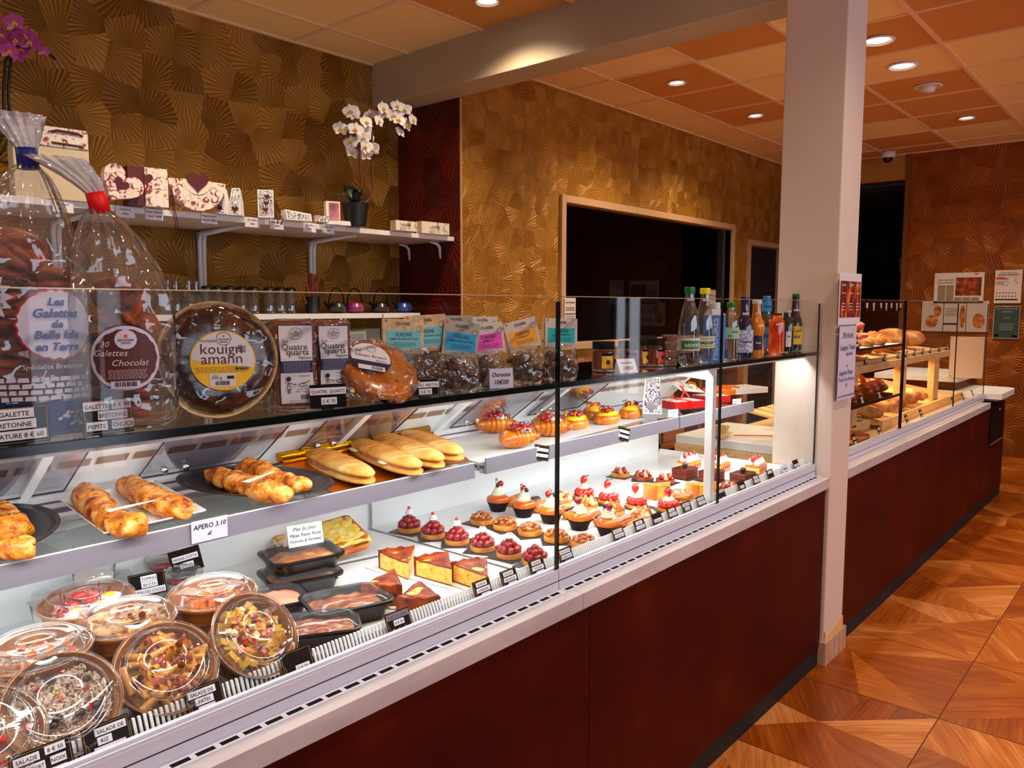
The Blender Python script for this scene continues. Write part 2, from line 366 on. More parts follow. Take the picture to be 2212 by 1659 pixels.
def build_ceiling():
    Z = 2.935; top = MB(); rr = random.Random(5)
    dark = {(0,2),(1,2),(2,2),(-1,1),(2,1),(0,0),(2,0),(3,0),(4,0),(3,1),(5,1),(6,1),(-2,2),(-3,2),(-4,2),(-3,1),(-5,2),(-2,1),(-4,1),(6,2)}
    gx = [4.42+.5985*i for i in range(-11, 8)]; gy = [1.176+.5985*j for j in range(-11, 6)]
    gx = [max(-2, min(8.36, x)) for x in gx]
    for i in range(-11, 7):
        for j in range(-11, 5):
            x0 = 4.42+.5985*i; x1 = min(8.36, x0+.5985); y0 = 1.176+.5985*j; y1 = min(3.9, y0+.5985)
            if x1 <= x0 or y1 <= y0 or (x0 > 3.3 and y0 > 3.35): continue
            if x0 > 3.3: y1 = min(y1, 3.36)
            d = (i, j) in dark
            if j < 0: d = rr.random() < .3
            top.box(x0, x1, y0, y1, Z+.004, Z+.03, 1 if d else 0)
    o = struct('ceiling', top, [tile_light, tile_dark])
    g = MB()
    for i in range(-11, 8):
        x = 4.42+.5985*i
        if x < 8.36: g.box(x-.012, x+.012, -5, 3.35 if x > 3.3 else 3.9, Z-.002, Z+.012)
    for j in range(-11, 5):
        y = 1.176+.5985*j
        if y < 3.3: g.box(-2, 8.36, y-.012, y+.012, Z-.003, Z+.0115)
        else: g.box(-2, 3.19, y-.012, y+.012, Z-.003, Z+.0115)
    g.box(-2, 3.187, 3.88, 3.9, Z-.006, Z+.01); g.box(3.39, 8.36, 3.335, 3.35, Z-.006, Z+.01); g.box(8.345, 8.36, -5, 3.35, Z-.006, Z+.01)
    obj('ceiling_grid', g, grid_white, o)
    c = MB(); c.box(-2, 11, -5, 6, Z+.04, Z+.1); obj('ceiling_slab', c, dark_room, o)
build_ceiling()

b = MB(); b.box(-2, 3.40, 3.9, 4.02, 0, 2.97); struct('wall_left', b, wp_left)
b = MB(); b.box(3.392, 3.401, 3.351, 3.9, 0, 2.69); struct('wall_return', b, wp_shaded)
b = MB()
for x0, x1, z0, z1 in ((3.402, 4.40, 0, 2.97), (4.40, 7.00, 0, 1.205), (4.40, 7.00, 2.18, 2.97), (7.00, 7.42, 0, 2.97), (7.42, 8.36, 2.09, 2.97)):
    b.box(x0, x1, 3.35, 3.47, z0, z1)
struct('wall_right', b, wp_right)
b = MB(); b.box(3.392, 3.402, 3.342, 3.35, 0, 2.69); struct('trim_1', b, tan_frame)
# hatch window to the dark bakehouse
wn = bpy.data.objects.new('window_1', None); COL.objects.link(wn); wn['kind'] = 'structure'
def frame(name, x0, x1, z0, z1, wd, y0, y1, mat_, parent, bottom=True):
    f = MB(); f.box(x0, x0+wd, y0, y1, z0, z1); f.box(x1-wd, x1, y0, y1, z0, z1); f.box(x0+wd, x1-wd, y0, y1, z1-wd, z1)
    if bottom: f.box(x0+wd, x1-wd, y0, y1, z0, z0+wd)
    return obj(name, f, mat_, parent, bevel=.003)
frame('window_frame', 4.36, 7.05, 1.165, 2.235, .05, 3.325, 3.49, tan_frame, wn)
g = MB(); g.box(4.41, 6.93, 3.40, 3.406, 1.215, 2.185); obj('window_pane', g, film('hatch_glass', (.4, .4, .44, 1), .6), wn)
g = MB(); g.box(6.93, 6.95, 3.38, 3.42, 1.215, 2.185); obj('window_mullion', g, M('steel_strip', C(180, 190, 185), .3, 1), wn)
dn = bpy.data.objects.new('door_1', None); COL.objects.link(dn); dn['kind'] = 'structure'
frame('door_frame', 7.36, 8.34, 0, 2.12, .05, 3.325, 3.49, tan_frame, dn, False)
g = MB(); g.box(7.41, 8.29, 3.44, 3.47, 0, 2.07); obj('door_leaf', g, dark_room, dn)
# bakehouse beyond, unlit
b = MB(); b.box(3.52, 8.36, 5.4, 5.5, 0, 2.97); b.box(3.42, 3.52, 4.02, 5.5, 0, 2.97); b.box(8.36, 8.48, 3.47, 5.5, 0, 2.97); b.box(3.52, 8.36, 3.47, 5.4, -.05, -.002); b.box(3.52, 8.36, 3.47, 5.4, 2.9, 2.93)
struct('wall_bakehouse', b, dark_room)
b = MB(); b.box(4.40, 4.72, 3.75, 3.80, .9, 2.2); b.box(4.46, 4.5, 3.74, 3.75, .9, 2.2); struct('trim_2', b, M('cold_store_door', C(120, 126, 150), .35, .3))
# back wall with the wide doorway into the dark rear room
b = MB(); b.box(8.36, 8.48, -5, 2.20, 0, 2.97); b.box(8.36, 8.48, 2.20, 3.35, 2.69, 2.97); struct('wall_back', b, wp_back)
b = MB(); b.box(8.355, 8.47, 2.21, 3.345, 2.695, 2.934); struct('wall_soffit', b, M('soffit_paint', C(176, 130, 70), .6))
b = MB(); b.box(8.34, 8.50, 2.16, 2.205, 0, 2.93); struct('trim_3', b, M('brown_jamb', C(120, 72, 34), .5))
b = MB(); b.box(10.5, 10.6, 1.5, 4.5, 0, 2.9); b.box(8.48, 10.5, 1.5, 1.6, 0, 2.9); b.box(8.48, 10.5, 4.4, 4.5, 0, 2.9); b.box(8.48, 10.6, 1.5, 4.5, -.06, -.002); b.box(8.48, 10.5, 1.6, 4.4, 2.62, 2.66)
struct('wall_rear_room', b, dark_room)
b = MB(); b.box(10.30, 10.35, 2.3, 2.75, 1.9, 2.05); struct('trim_4', b, M('pale_duct', C(150, 150, 170), .5))
# skirting
b = MB()
for i in range(12): b.box(8.344, 8.36, 2.16-.6*(i+1)+.003, 2.16-.6*i, 0, .095)
struct('baseboard_back', b, M('oak_tile_skirting', C(170, 92, 44), .4, stops=[(.3, C(150, 74, 32)), (.7, C(196, 120, 66))], nscale=6, stretch=(1, 1, 6)))
# beam and pillar
b = MB(); b.box(3.187, 3.39, -5, 3.9, 2.69, 2.96); struct('beam', b, paint_beam, bevel=.004)
b = MB(); b.box(3.187, 3.41, 1.07, 1.314, 0, 2.69); struct('pillar', b, paint_pillar, bevel=.006)
sk = M('grey_oak_skirting', C(196, 160, 132), .45, stops=[(.3, C(176, 138, 110)), (.7, C(214, 180, 152))], nscale=5, stretch=(8, 8, 1))
b = MB(); b.box(3.174, 3.425, 1.056, 1.07, 0, .10); b.box(3.174, 3.187, 1.07, 1.3, 0, .10); b.box(3.41, 3.425, 1.07, 1.3, 0, .10); struct('baseboard_pillar', b, sk, bevel=.002)
b = MB(); b.plate([(3.19, .10), (3.41, .10), (3.41, .145), (3.395, .15), (3.33, .128), (3.25, .118), (3.215, .112), (3.19, .14)], 1.067, 1.0698); struct('trim_5', b, M('old_yellow_paint', C(226, 182, 120), .8))
# shop front behind the camera: reflected in the glass
b = MB(); b.box(-2, 8.36, -3.3, -3.2, 0, .5); b.box(-2, 8.36, -3.3, -3.2, 2.75, 2.97); b.box(2.6, 8.36, -3.3, -3.2, .5, 1.75); b.box(-2, 1.5, -3.3, -3.2, .5, 1.75)
for x in (-2, -.4, 1.2, 2.4, 3.6, 4.0, 4.6, 5.6, 7.0, 8.2): b.box(x, x+.16, -3.32, -3.18, .5, 2.6)
struct('wall_shopfront', b, M('dark_shopfront', C(46, 40, 44), .5))
b = MB()
for i in range(14): b.box(4.75+.0, 5.6, -3.16, -3.15, .6+.14*i, .6+.14*i+.03)
struct('window_blind', b, white_paint)
# downlights set in the ceiling tiles
LAMP_ON = M('lamp_glow', (1, .9, .7, 1), emit=(1, .86, .62, 1), estr=14)
def downlight(x, y, big, label):
    t = thing('downlight', label, 'ceiling lamp', (x, y, 2.938), group='recessed ceiling downlights')
    r = .088 if big else .062
    g = MB(); g.lathe([(r, -.004), (r*1.0, -.010), (r*.86, -.012), (r*.78, .012), (r*.8, .0)], 28, close=True); obj('ring', g, white_paint, t, smooth=True)
    g = MB(); g.lathe([(0.001, -.002), (r*.6, -.004), (r*.78, .004)], 24)
    obj('lens', g, LAMP_ON, t, smooth=True)
    return t
downlight(4.738, 2.676, 0, 'small lit downlight above the hatch window, first in the caramel tiles')
downlight(5.931, 2.662, 0, 'small lit downlight in caramel tile beside the pillar top')
downlight(7.08, 1.451, 0, 'small lit downlight farthest along towards the back wall')
downlight(4.735, 1.426, 1, 'large swivel downlight half hidden behind the grey pillar, lit')
downlight(5.323, 1.454, 1, 'large swivel downlight in a cream ceiling tile, starry bright')
downlight(2.905, 2.678, 0, 'lit downlight cut by the top picture edge before the beam')
t = downlight(5.916, 1.451, 1, 'unlit white swivel downlight turned sideways in caramel tile')
for c in t.children:
    if c.name.startswith('lens'):
        me = c.data.copy(); me.materials.clear(); me.materials.append(white_paint); c.data = me
g = MB(); g.lathe([(.001, -.045), (.04, -.04), (.05, -.004)], 20); obj('swivel_head', g, white_paint, t, smooth=True)
t = thing('security_camera', 'small white dome camera on the ceiling by the dark doorway', 'camera', (8.15, 2.32, 2.935))
g = MB(); g.lathe([(.05, -.055), (.065, -.05), (.07, 0)], 24); obj('housing', g, white_paint, t, smooth=True)
g = MB(); g.lathe([(.001, -.10), (.03, -.092), (.047, -.06), (.048, -.05)], 20); obj('dome', g, M('black_gloss', C(10, 8, 10), .1), t, smooth=True)
# ---------------------------------------------------------------- counters
panel_red = M('burgundy_laminate', C(66, 8, 3), .5, spec=.12, stops=[(.36, C(58, 5, 3)), (.58, C(72, 12, 5)), (.92, C(104, 42, 16))], nscale=2.6, ndetail=7, bump=.08, bscale=160)
worktop_m = M('pale_stone_laminate', C(200, 190, 194), .38, stops=[(.3, C(190, 180, 186)), (.7, C(214, 204, 206))], nscale=4, stretch=(1, 6, 6), bump=.1, bscale=220)
rail_m = M('white_rail', C(214, 212, 226), .28, spec=.5)
white_m = M('white_enamel', C(236, 238, 240), .3)
white_s = M('white_stone_deck', C(232, 232, 232), .25, stops=[(.3, C(222, 224, 226)), (.7, C(240, 240, 240))], nscale=1.5, ndetail=6, ndist=.6)
grey_fascia = M('grey_shelf_fascia', C(128, 124, 134), .4, .1)
black_m = M('matt_black', C(10, 9, 10), .6, spec=.12)
plinth_m = M('black_plinth', C(10, 8, 8), .7)
chrome = M('chrome', C(220, 218, 215), .12, 1)
alu = M('aluminium', C(200, 200, 205), .3, .8)
pane_g = film('showcase_glass', (.985, .995, .99, 1), .38)
edge_g = M('glass_edge_dark', C(6, 16, 14), .15, spec=.6)
edge_b = M('glass_edge_highlight', C(190, 160, 130), .2, .3)  # pale colour paints the highlight along the glass top edge
edge_t = film('glass_edge_green', (.45, .62, .56, 1), 1.5)

def counter(x0, x1, seams, label, niche=None):
    t = thing('counter_base', label, 'counter', ((x0+x1)/2, 1.3, 0)); xm = (x0+x1)/2
    xs = [x0]+seams+[x1]
    for a, b_ in zip(xs[:-1], xs[1:]):
        g = MB(); g.box(a-xm+.0008, b_-xm-.0008, 1.085-1.3, 1.103-1.3, .073, .742); obj('front_panel', g, panel_red, t, bevel=.0008)
    g = MB(); g.box(x0-xm+.01, x1-xm-.01, 1.12-1.3, .55, .074, .74); g.box(x0-xm+.002, x1-xm-.002, 1.0885-1.3, .5, 0, .0725); obj('carcass', g, plinth_m, t)
    g = MB(); g.box(x1-xm-.018, x1-xm-.001, 1.1-1.3, .55, .073, .742); obj('end_panel', g, panel_red, t)
    return t
counter(-.9, 3.183, [.0, 1.546], 'long burgundy counter base below the pastry and salad showcase')
t = counter(3.432, 7.15, [6.5], 'burgundy counter base beyond the pillar under the bread showcase')
g = MB(); g.box(6.56-5.291, 7.02-5.291, -.222, -.216, .47, .74); obj('card_niche', g, black_m, t)
g = MB(); g.box(6.57-5.291, 7.02-5.291, -.232, -.222, .462, .468); obj('niche_ledge', g, alu, t)
g = MB(); g.ball((6.86-5.291, -.225, .70), .012, .006, .012); obj('lock', g, chrome, t, smooth=True)
def worktop(x0, x1, label):
    g = MB(); g.box(x0, x1, 1.07, 1.15, .743, .784); o = obj('worktop', g, worktop_m, bevel=.0012); tag(o, label, 'worktop'); return o
worktop(-.9, 1.4955, 'pale stone-look customer ledge under the salads end of the showcase')
worktop(1.497, 3.186, 'pale stone-look customer ledge under the pastries, ending at the pillar')
worktop(3.414, 6.47, 'pale customer ledge along the bread counter past the pillar')

def case_rail(t, x0, x1, slots=True):
    g = MB(); g.box(x0, x1, 1.1285, 1.152, .7845, .8055); g.box(x0, x1, 1.130, 1.152, .8055, .8075); g.box(x0, x1, 1.1285, 1.152, .8075, .830)
    g.box(x0, x1, 1.1295, 1.1315, .830, .835); g.box(x0, x1, 1.1425, 1.152, .830, .836); obj('front_rail', g, rail_m, t, bevel=.0006)
    g = MB(); g.box(x0, x1, 1.1284, 1.1300, .8054, .8076); obj('rail_groove', g, M('plum_groove', C(50, 20, 50), .6), t)
    if slots:
        g = MB(); g.box(x0, x1, 1.102, 1.128, .7842, .7862); obj('vent_strip', g, rail_m, t)
        g = MB(); n = int((x1-x0)/.040)
        for i in range(n): a = x0+.006+i*.040; g.box(a, a+.030, 1.108, 1.1185, .7861, .7866)
        obj('vent_slots', g, black_m, t)
def upper_pane(t, x0, x1, z0=1.2905, z1=1.4935, ch=.012, cl=True, cr=True):
    poly = [(x0, z0), (x1, z0), (x1, z1-(ch if cr else 0))]+([(x1-ch, z1)] if cr else [])+([(x0+ch, z1)] if cl else [(x0, z1)])+([(x0, z1-ch)] if cl else [])
    g = MB(); g.plate(poly, 1.133, 1.139); p = obj('upper_glass', g, pane_g, t)
    g = MB(); g.box(x0+ch, x1-ch, 1.1328, 1.1392, z1-.0006, z1+.0012); obj('glass_edge', g, edge_b, p)
    for xx in (x0, x1):
        g = MB(); g.box(xx-.0008, xx+.0008, 1.1328, 1.1392, z0, z1-ch); obj('glass_edge', g, edge_g, p)
def lower_pane(t, x0, x1, z0=.832, z1=1.2765):
    g = MB(); g.box(x0, x1, 1.133, 1.139, z0, z1); p = obj('front_glass', g, pane_g, t)
    for xx in (x0, x1):
        g = MB(); g.box(xx-.0009, xx+.0009, 1.1326, 1.1394, z0, z1); obj('glass_edge', g, edge_g, p)

def back_wall(t, x0, x1):
    g = MB(); g.box(x0, x1, 1.845, 1.87, .79, 1.10); obj('back_panel', g, white_m, t)
    g = MB()
    for z in (.985, 1.005, 1.02, 1.045): g.box(x0, x1, 1.832-(z-.98)*.5, 1.846, z, z+.010)
    obj('back_molding', g, M('lilac_white', C(214, 206, 220), .3), t)
    g = MB(); g.add([(x0, 1.80, 1.06), (x1, 1.80, 1.06), (x1, 1.60, 1.235), (x0, 1.60, 1.235), (x0, 1.87, 1.06), (x1, 1.87, 1.06), (x1, 1.87, 1.235), (x0, 1.87, 1.235)],
                    [(0, 1, 2, 3), (4, 7, 6, 5), (3, 2, 6, 7), (0, 4, 5, 1), (0, 3, 7, 4), (1, 5, 6, 2)]); obj('evaporator_hood', g, white_m, t)
    g = MB(); n = int((x1-x0)/.075)
    for i in range(n):
        a = x0+.02+i*.075
        y0_, z0_ = 1.70, 1.1475; y1_, z1_ = 1.68, 1.165
        g.add([(a, y0_-.002, z0_-.002), (a+.062, y0_-.002, z0_-.002), (a+.062, y1_-.002, z1_-.002), (a, y1_-.002, z1_-.002)], [(0, 1, 2, 3)])
    obj('hood_vent', g, M('shade_tan', C(150, 120, 100), .7), t)
clear_ac = film('acrylic_flap', (.93, .9, .94, 1), 2.4)
purple_e = M('acrylic_edge', C(70, 52, 66), .2)
def flap(t, x, w_=.30):
    """clear slanting rear flap hung from a white arm, with two chrome screws"""
    g = MB(); g.add([(x, 1.75, 1.09), (x+w_, 1.75, 1.09), (x+w_, 1.51, 1.262), (x, 1.51, 1.262), (x, 1.754, 1.094), (x+w_, 1.754, 1.094), (x+w_, 1.514, 1.266), (x, 1.514, 1.266)],
                    [(0, 1, 2, 3), (4, 7, 6, 5), (3, 2, 6, 7), (0, 4, 5, 1), (0, 3, 7, 4), (1, 5, 6, 2)]); p = obj('rear_flap', g, clear_ac, t)
    g = MB(); g.tube([(x, 1.75, 1.09), (x+w_, 1.75, 1.09), (x+w_, 1.51, 1.262)], .0022, 4); g.tube([(x, 1.75, 1.09), (x, 1.51, 1.262)], .0022, 4); obj('flap_edge', g, purple_e, p)
    for dx in (.05, .10):
        g = MB(); g.ball((x+dx, 1.725, 1.104), .009, .005, .009, 10, 6); obj('screw', g, chrome, p, smooth=True)
def arm(t, x):
    g = MB(); g.add([(x, 1.83, 1.03), (x+.02, 1.83, 1.03), (x+.02, 1.53, 1.245), (x, 1.53, 1.245), (x, 1.83, 1.055), (x+.02, 1.83, 1.055), (x+.02, 1.53, 1.27), (x, 1.53, 1.27)],
                    [(0, 3, 2, 1), (4, 5, 6, 7), (0, 1, 5, 4), (1, 2, 6, 5), (2, 3, 7, 6), (3, 0, 4, 7)]); obj('flap_arm', g, white_m, t, bevel=.002)

def fascia_shelf(t, x0, x1, zt=1.072, zb=1.030):
    g = MB(); g.add([(x0, 1.388, zt), (x1, 1.388, zt), (x1, 1.392, zt), (x0, 1.392, zt), (x0, 1.386, zb), (x1, 1.386, zb), (x1, 1.40, zb), (x0, 1.40, zb)],
                    [(0, 1, 2, 3), (4, 7, 6, 5), (0, 4, 5, 1), (1, 5, 6, 2), (2, 6, 7, 3), (3, 7, 4, 0)]); obj('shelf_fascia', g, grey_fascia, t)
    g = MB(); g.box(x0, x1, 1.3875, 1.3925, zt, zt+.0015); obj('fascia_lip', g, white_m, t)
    g = MB(); g.box(x0, x1, 1.40, 1.70, zb+.012, zb+.020); obj('shelf_sheet', g, film('shelf_glass', (.86, .93, .92, 1), 1.6, haze=.12), t)
    g = MB(); g.box(x0, x1, 1.42, 1.445, zb+.004, zb+.0215); g.box(x0, x1, 1.66, 1.70, zb+.0, zb+.022); g.box(x0, x1, 1.400, 1.412, zb, zb+.0215); obj('shelf_bearer', g, alu, t)

# left module (savoury), right module (pastry): one refrigerated showcase each
def showcase(label, x0, x1, panes):
    t = thing('glass_showcase', label, 'display case', (0, 0, 0))
    case_rail(t, x0, x1-.001)
    g = MB(); g.box(x0, x1, 1.152, 1.87, .745, .799); obj('deck_box', g, white_m, t)
    n = round((x1-x0)/.56); wd = (x1-x0)/n
    for i in range(n):
        g = MB(); g.box(x0+i*wd+.001, x0+(i+1)*wd-.001, 1.19, 1.844, .799, .8015); obj('deck_plate', g, white_s, t)
    g = MB(); k = int((x1-x0)/.0085)
    for i in range(k):
        a = x0+.002+i*.0085
        g.add([(a, 1.156, .80), (a+.0042, 1.156, .80), (a+.0042, 1.176, .849), (a, 1.176, .849), (a, 1.160, .80), (a+.0042, 1.160, .80), (a+.0042, 1.180, .849), (a, 1.180, .849)],
              [(0, 1, 2, 3), (5, 4, 7, 6), (3, 2, 6, 7), (0, 3, 7, 4), (1, 5, 6, 2)])
    obj('ribbed_grille', g, white_m, t)
    g = MB(); g.box(x0, x1, 1.182, 1.188, .80, .83); obj('grille_back', g, plinth_m, t)
    back_wall(t, x0, x1)
    for a, b_ in panes: upper_pane(t, a, b_); lower_pane(t, a, b_)
    g = MB(); g.box(x0, x1, 1.140, 1.50, 1.2815, 1.2895); obj('top_shelf', g, film('top_shelf_glass', (.90, .95, .94, 1), 1.5), t)
    g = MB(); g.box(x0, x1, 1.1305, 1.140, 1.2775, 1.2900); obj('shelf_edge', g, edge_g, t)
    g = MB(); g.box(x0, x1, 1.141, 1.1425, 1.2814, 1.2896); obj('shelf_edge_tint', g, edge_t, t)
    g = MB(); g.box(x0, x1, 1.165, 1.205, 1.2665, 1.2765); obj('led_strip', g, white_m, t)
    return t
tl = showcase('savoury half of the glass showcase, holding salads, quiches and rolls', -.5, 1.4745, [(-.5, 1.4715)])
tr = showcase('pastry half of the glass showcase with croissant shelf, ending at the pillar', 1.4765, 3.182, [(1.4795, 2.3245), (2.3305, 3.18)])
# tier trays: savoury tier and pastry tier (two lengths)
fascia_shelf(tl, -.5, 1.452, 1.066, 1.027)
fascia_shelf(tr, 1.497, 2.52); fascia_shelf(tr, 2.53, 3.16)
for t, x in ((tl, .3), (tl, .75), (tl, 1.16), (tr, 1.72), (tr, 2.1)): flap(t, x)
for t, x in ((tl, .52), (tl, 1.28), (tr, 1.66), (tr, 2.15)): arm(t, x)
# divider pane between the halves, end pane by the pillar
g = MB(); g.box(1.4705, 1.4755, 1.16, 1.84, .803, 1.2765); obj('divider_glass', g, pane_g, tl)
g = MB(); g.box(1.468, 1.4755, 1.19, 1.845, .8015, .8035); obj('divider_shoe', g, M('steel_shoe', C(120, 128, 128), .3, .6), tl)
g = MB(); g.box(1.4695, 1.4755, 1.838, 1.845, .803, 1.05); obj('divider_post', g, alu, tl)
g = MB(); g.box(3.176, 3.182, 1.142, 1.845, .835, 1.2765); obj('end_glass', g, pane_g, tr)
g = MB(); g.box(3.170, 3.182, 1.19, 1.87, .80, .812); obj('end_sill', g, white_m, tr)
g = MB(); g.box(3.165, 3.182, 1.845, 1.87, .80, 1.2765); obj('end_post', g, white_m, tr)
# white shelf post with bracket behind the second glass joint
g = MB(); g.box(2.335, 2.362, 1.165, 1.192, .832, 1.266); obj('shelf_post', g, white_m, tr, bevel=.003)
g = MB(); g.add([(2.338, 1.19, 1.232), (2.358, 1.19, 1.232), (2.358, 1.42, 1.250), (2.338, 1.42, 1.250), (2.338, 1.19, 1.266), (2.358, 1.19, 1.266), (2.358, 1.42, 1.266), (2.338, 1.42, 1.266)],
                [(0, 3, 2, 1), (4, 5, 6, 7), (0, 1, 5, 4), (1, 2, 6, 5), (2, 3, 7, 6), (3, 0, 4, 7)]); obj('post_bracket', g, white_m, tr, bevel=.002)
g = MB(); g.box(1.10, 1.13, 1.40, 1.404, 1.235, 1.265); g2 = obj('knob_plate', g, white_m, tl)
g = MB(); g.ball((1.115, 1.385, 1.25), .012, .014, .012); obj('knob', g, chrome, tl, smooth=True)

# ---------------------------------------------------------------- bread showcase beyond the pillar
wood_l = M('pale_beech', C(226, 184, 130), .5, stops=[(.3, C(212, 166, 110)), (.7, C(238, 200, 150))], nscale=4, stretch=(2, 14, 14))
tb = thing('bread_showcase', 'glass-fronted bread showcase with beech tiers beyond the pillar', 'display case', (0, 0, 0))
case_rail(tb, 3.414, 6.56, False)
upper_pane(tb, 3.43, 4.40, z0=.835, z1=1.50); upper_pane(tb, 4.41, 5.60, z0=.835, z1=1.50); upper_pane(tb, 5.605, 6.55, z0=.835, z1=1.50)
g = MB(); g.box(4.401, 4.409, 1.128, 1.142, .835, 1.50); obj('corner_strip', g, black_m, tb)
g = MB(); g.box(6.547, 6.553, 1.142, 1.55, .84, 1.50); obj('end_glass', g, pane_g, tb)
g = MB(); g.box(3.414, 6.56, 1.152, 1.9, .745, .80); obj('deck_box', g, wood_l, tb)
# sloping slatted trays
def slat_tray(x0, x1, y0, y1, z0, z1, front):
    g = MB(); n = int((x1-x0)/.10)
    for i in range(n):
        a = x0+(x1-x0)*i/n; b_ = a+(x1-x0)/n*.80
        g.add([(a, y0, z0), (b_, y0, z0), (b_, y1, z1), (a, y1, z1), (a, y0, z0+.012), (b_, y0, z0+.012), (b_, y1, z1+.012), (a, y1, z1+.012)],
              [(0, 3, 2, 1), (4, 5, 6, 7), (0, 1, 5, 4), (1, 2, 6, 5), (2, 3, 7, 6), (3, 0, 4, 7)])
    obj('tray_slats', g, wood_l, tb)
    g = MB(); g.box(x0, x1, y0-.02, y0, z0-.02, z0+.032); p = obj('tray_front', g, wood_l, tb, bevel=.002); return p
slat_tray(4.52, 6.45, 1.27, 1.80, .82, .90, 1)
slat_tray(4.02, 4.50, 1.33, 1.80, .82, .90, 1)
slat_tray(3.98, 6.18, 1.32, 1.62, 1.155, 1.19, 1)
g = MB(); g.box(3.98, 6.18, 1.285, 1.30, 1.125, 1.165); obj('tier_rail', g, wood_l, tb, bevel=.002)
for x in (4.20, 5.05, 5.86):
    g = MB(); g.box(x, x+.13 if x > 5 else x+.07, 1.31, 1.35, .84, 1.125); obj('tier_post', g, wood_l, tb, bevel=.002)
for z in (1.262, .985):
    g = MB(); g.box(3.88, 4.72, 1.22, 1.52, z-.004, z+.003); obj('glass_tier', g, film('smoke_glass', (.5, .5, .5, 1), 1.5), tb)
    g = MB(); g.box(3.88, 4.72, 1.212, 1.22, z-.007, z+.005); obj('tier_edge', g, black_m, tb)
# tall dark baker's cabinet showing the shelf tickets, cash desk slabs
o = thing('cantilever_shelf', 'thick white rounded card-payment ledge at the end of the bread counter', 'shelf', (0, 0, 0))
g = MB(); pts = [(6.565, 1.02), (7.0, 1.02)]+[(7.08+.10*math.sin(a), 1.12-.10*math.cos(a)) for a in [i*PI/12 for i in range(7)]]+[(7.18, 1.5), (6.565, 1.5)]
g.prism(pts, .798, .842); obj('slab', g, white_paint, o, bevel=.002)
g = MB(); g.box(6.66, 6.98, 1.06, 1.2, .776, .796); obj('bracket', g, alu, o)
o = thing('cash_desk', 'raised cash desk block with white top behind the rounded ledge', 'counter', (0, 0, 0))
g = MB(); g.box(6.6, 7.36, 1.33, 1.9, .843, .905); obj('desk_body', g, panel_red, o)
g = MB(); g.box(6.58, 7.38, 1.31, 1.9, .906, .948); obj('desk_top', g, white_paint, o, bevel=.002)
# ================================================================ goods on the glass top shelf
ZS = 1.2905
paper_w = M('white_card', C(236, 232, 240), .6)
paper_g = M('lilac_card', C(206, 200, 222), .6)
ink = M('black_ink', C(16, 14, 18), .6)
ink_blue = M('blue_ink', C(24, 30, 110), .5)
kraft = M('kraft_card', C(206, 178, 142), .7, stops=[(.4, C(196, 166, 130)), (.6, C(216, 190, 156))], nscale=60)
gold_line = M('gold_line', C(180, 140, 70), .4, .5)
def bend(mb, rx, ry, off=.0004, n0=0):
    mb.v[n0:] = [((rx+off)*math.sin(x/rx), -(ry+off)*math.cos(x/rx)+y, z) for x, y, z in mb.v[n0:]]; return mb
def grid_poly(mb, fn, nx, nz, mi=0):
    vs = [fn(i/nx, j/nz) for j in range(nz+1) for i in range(nx+1)]
    fs = [(j*(nx+1)+i, j*(nx+1)+i+1, (j+1)*(nx+1)+i+1, (j+1)*(nx+1)+i) for j in range(nz) for i in range(nx)]
    return mb.add(vs, fs, mi)
def rect_patch(mb, x0, x1, z0, z1, y=0, nx=8, nz=1, mi=0):
    return grid_poly(mb, lambda a, b_: (x0+(x1-x0)*a, y, z0+(z1-z0)*b_), nx, nz, mi)
def disc_patch(mb, cx, cz, r, y=0, n=32, mi=0, wav=0, k=0, rings=4, cut=None):
    vs = [(cx, y, cz)]; fs = []
    for j in range(1, rings+1):
        for i in range(n):
            a = 2*PI*i/n; rr = r*(j/rings)*(1+(wav*abs(math.cos(k*a/2)) if j == rings and k else 0)); z = cz+rr*math.sin(a)
            if cut is not None: z = min(z, cut)
            vs.append((cx+rr*math.cos(a), y, z))
    for i in range(n): fs.append((0, 1+i, 1+(i+1) % n))
    for j in range(rings-1):
        for i in range(n): a = 1+j*n+i; b_ = 1+j*n+(i+1) % n; fs.append((a, a+n, b_+n, b_))
    return mb.add(vs, fs, mi)
def barcode(mb, x0, x1, z0, z1, y=0, mi=0, seed=1):
    rr = random.Random(seed); x = x0
    while x < x1:
        wd = rr.choice([.0005, .0008, .0012])*((x1-x0)/.02); mb.quad((x, y, z0), (x+wd, y, z0), (x+wd, y, z1), (x, y, z1), mi); x += wd+rr.choice([.0006, .001])*((x1-x0)/.02)
def small_print(mb, x0, x1, z, rows, dz, y=0, mi=0, seed=2, h=.0006):
    rr = random.Random(seed)
    for r in range(rows):
        x = x0+rr.random()*.002
        while x < x1-.002:
            wd = min(rr.uniform(.002, .006), x1-x); zz = z-r*dz; mb.quad((x, y, zz), (x+wd, y, zz), (x+wd, y, zz+h), (x, y, zz+h), mi); x += wd+.0012

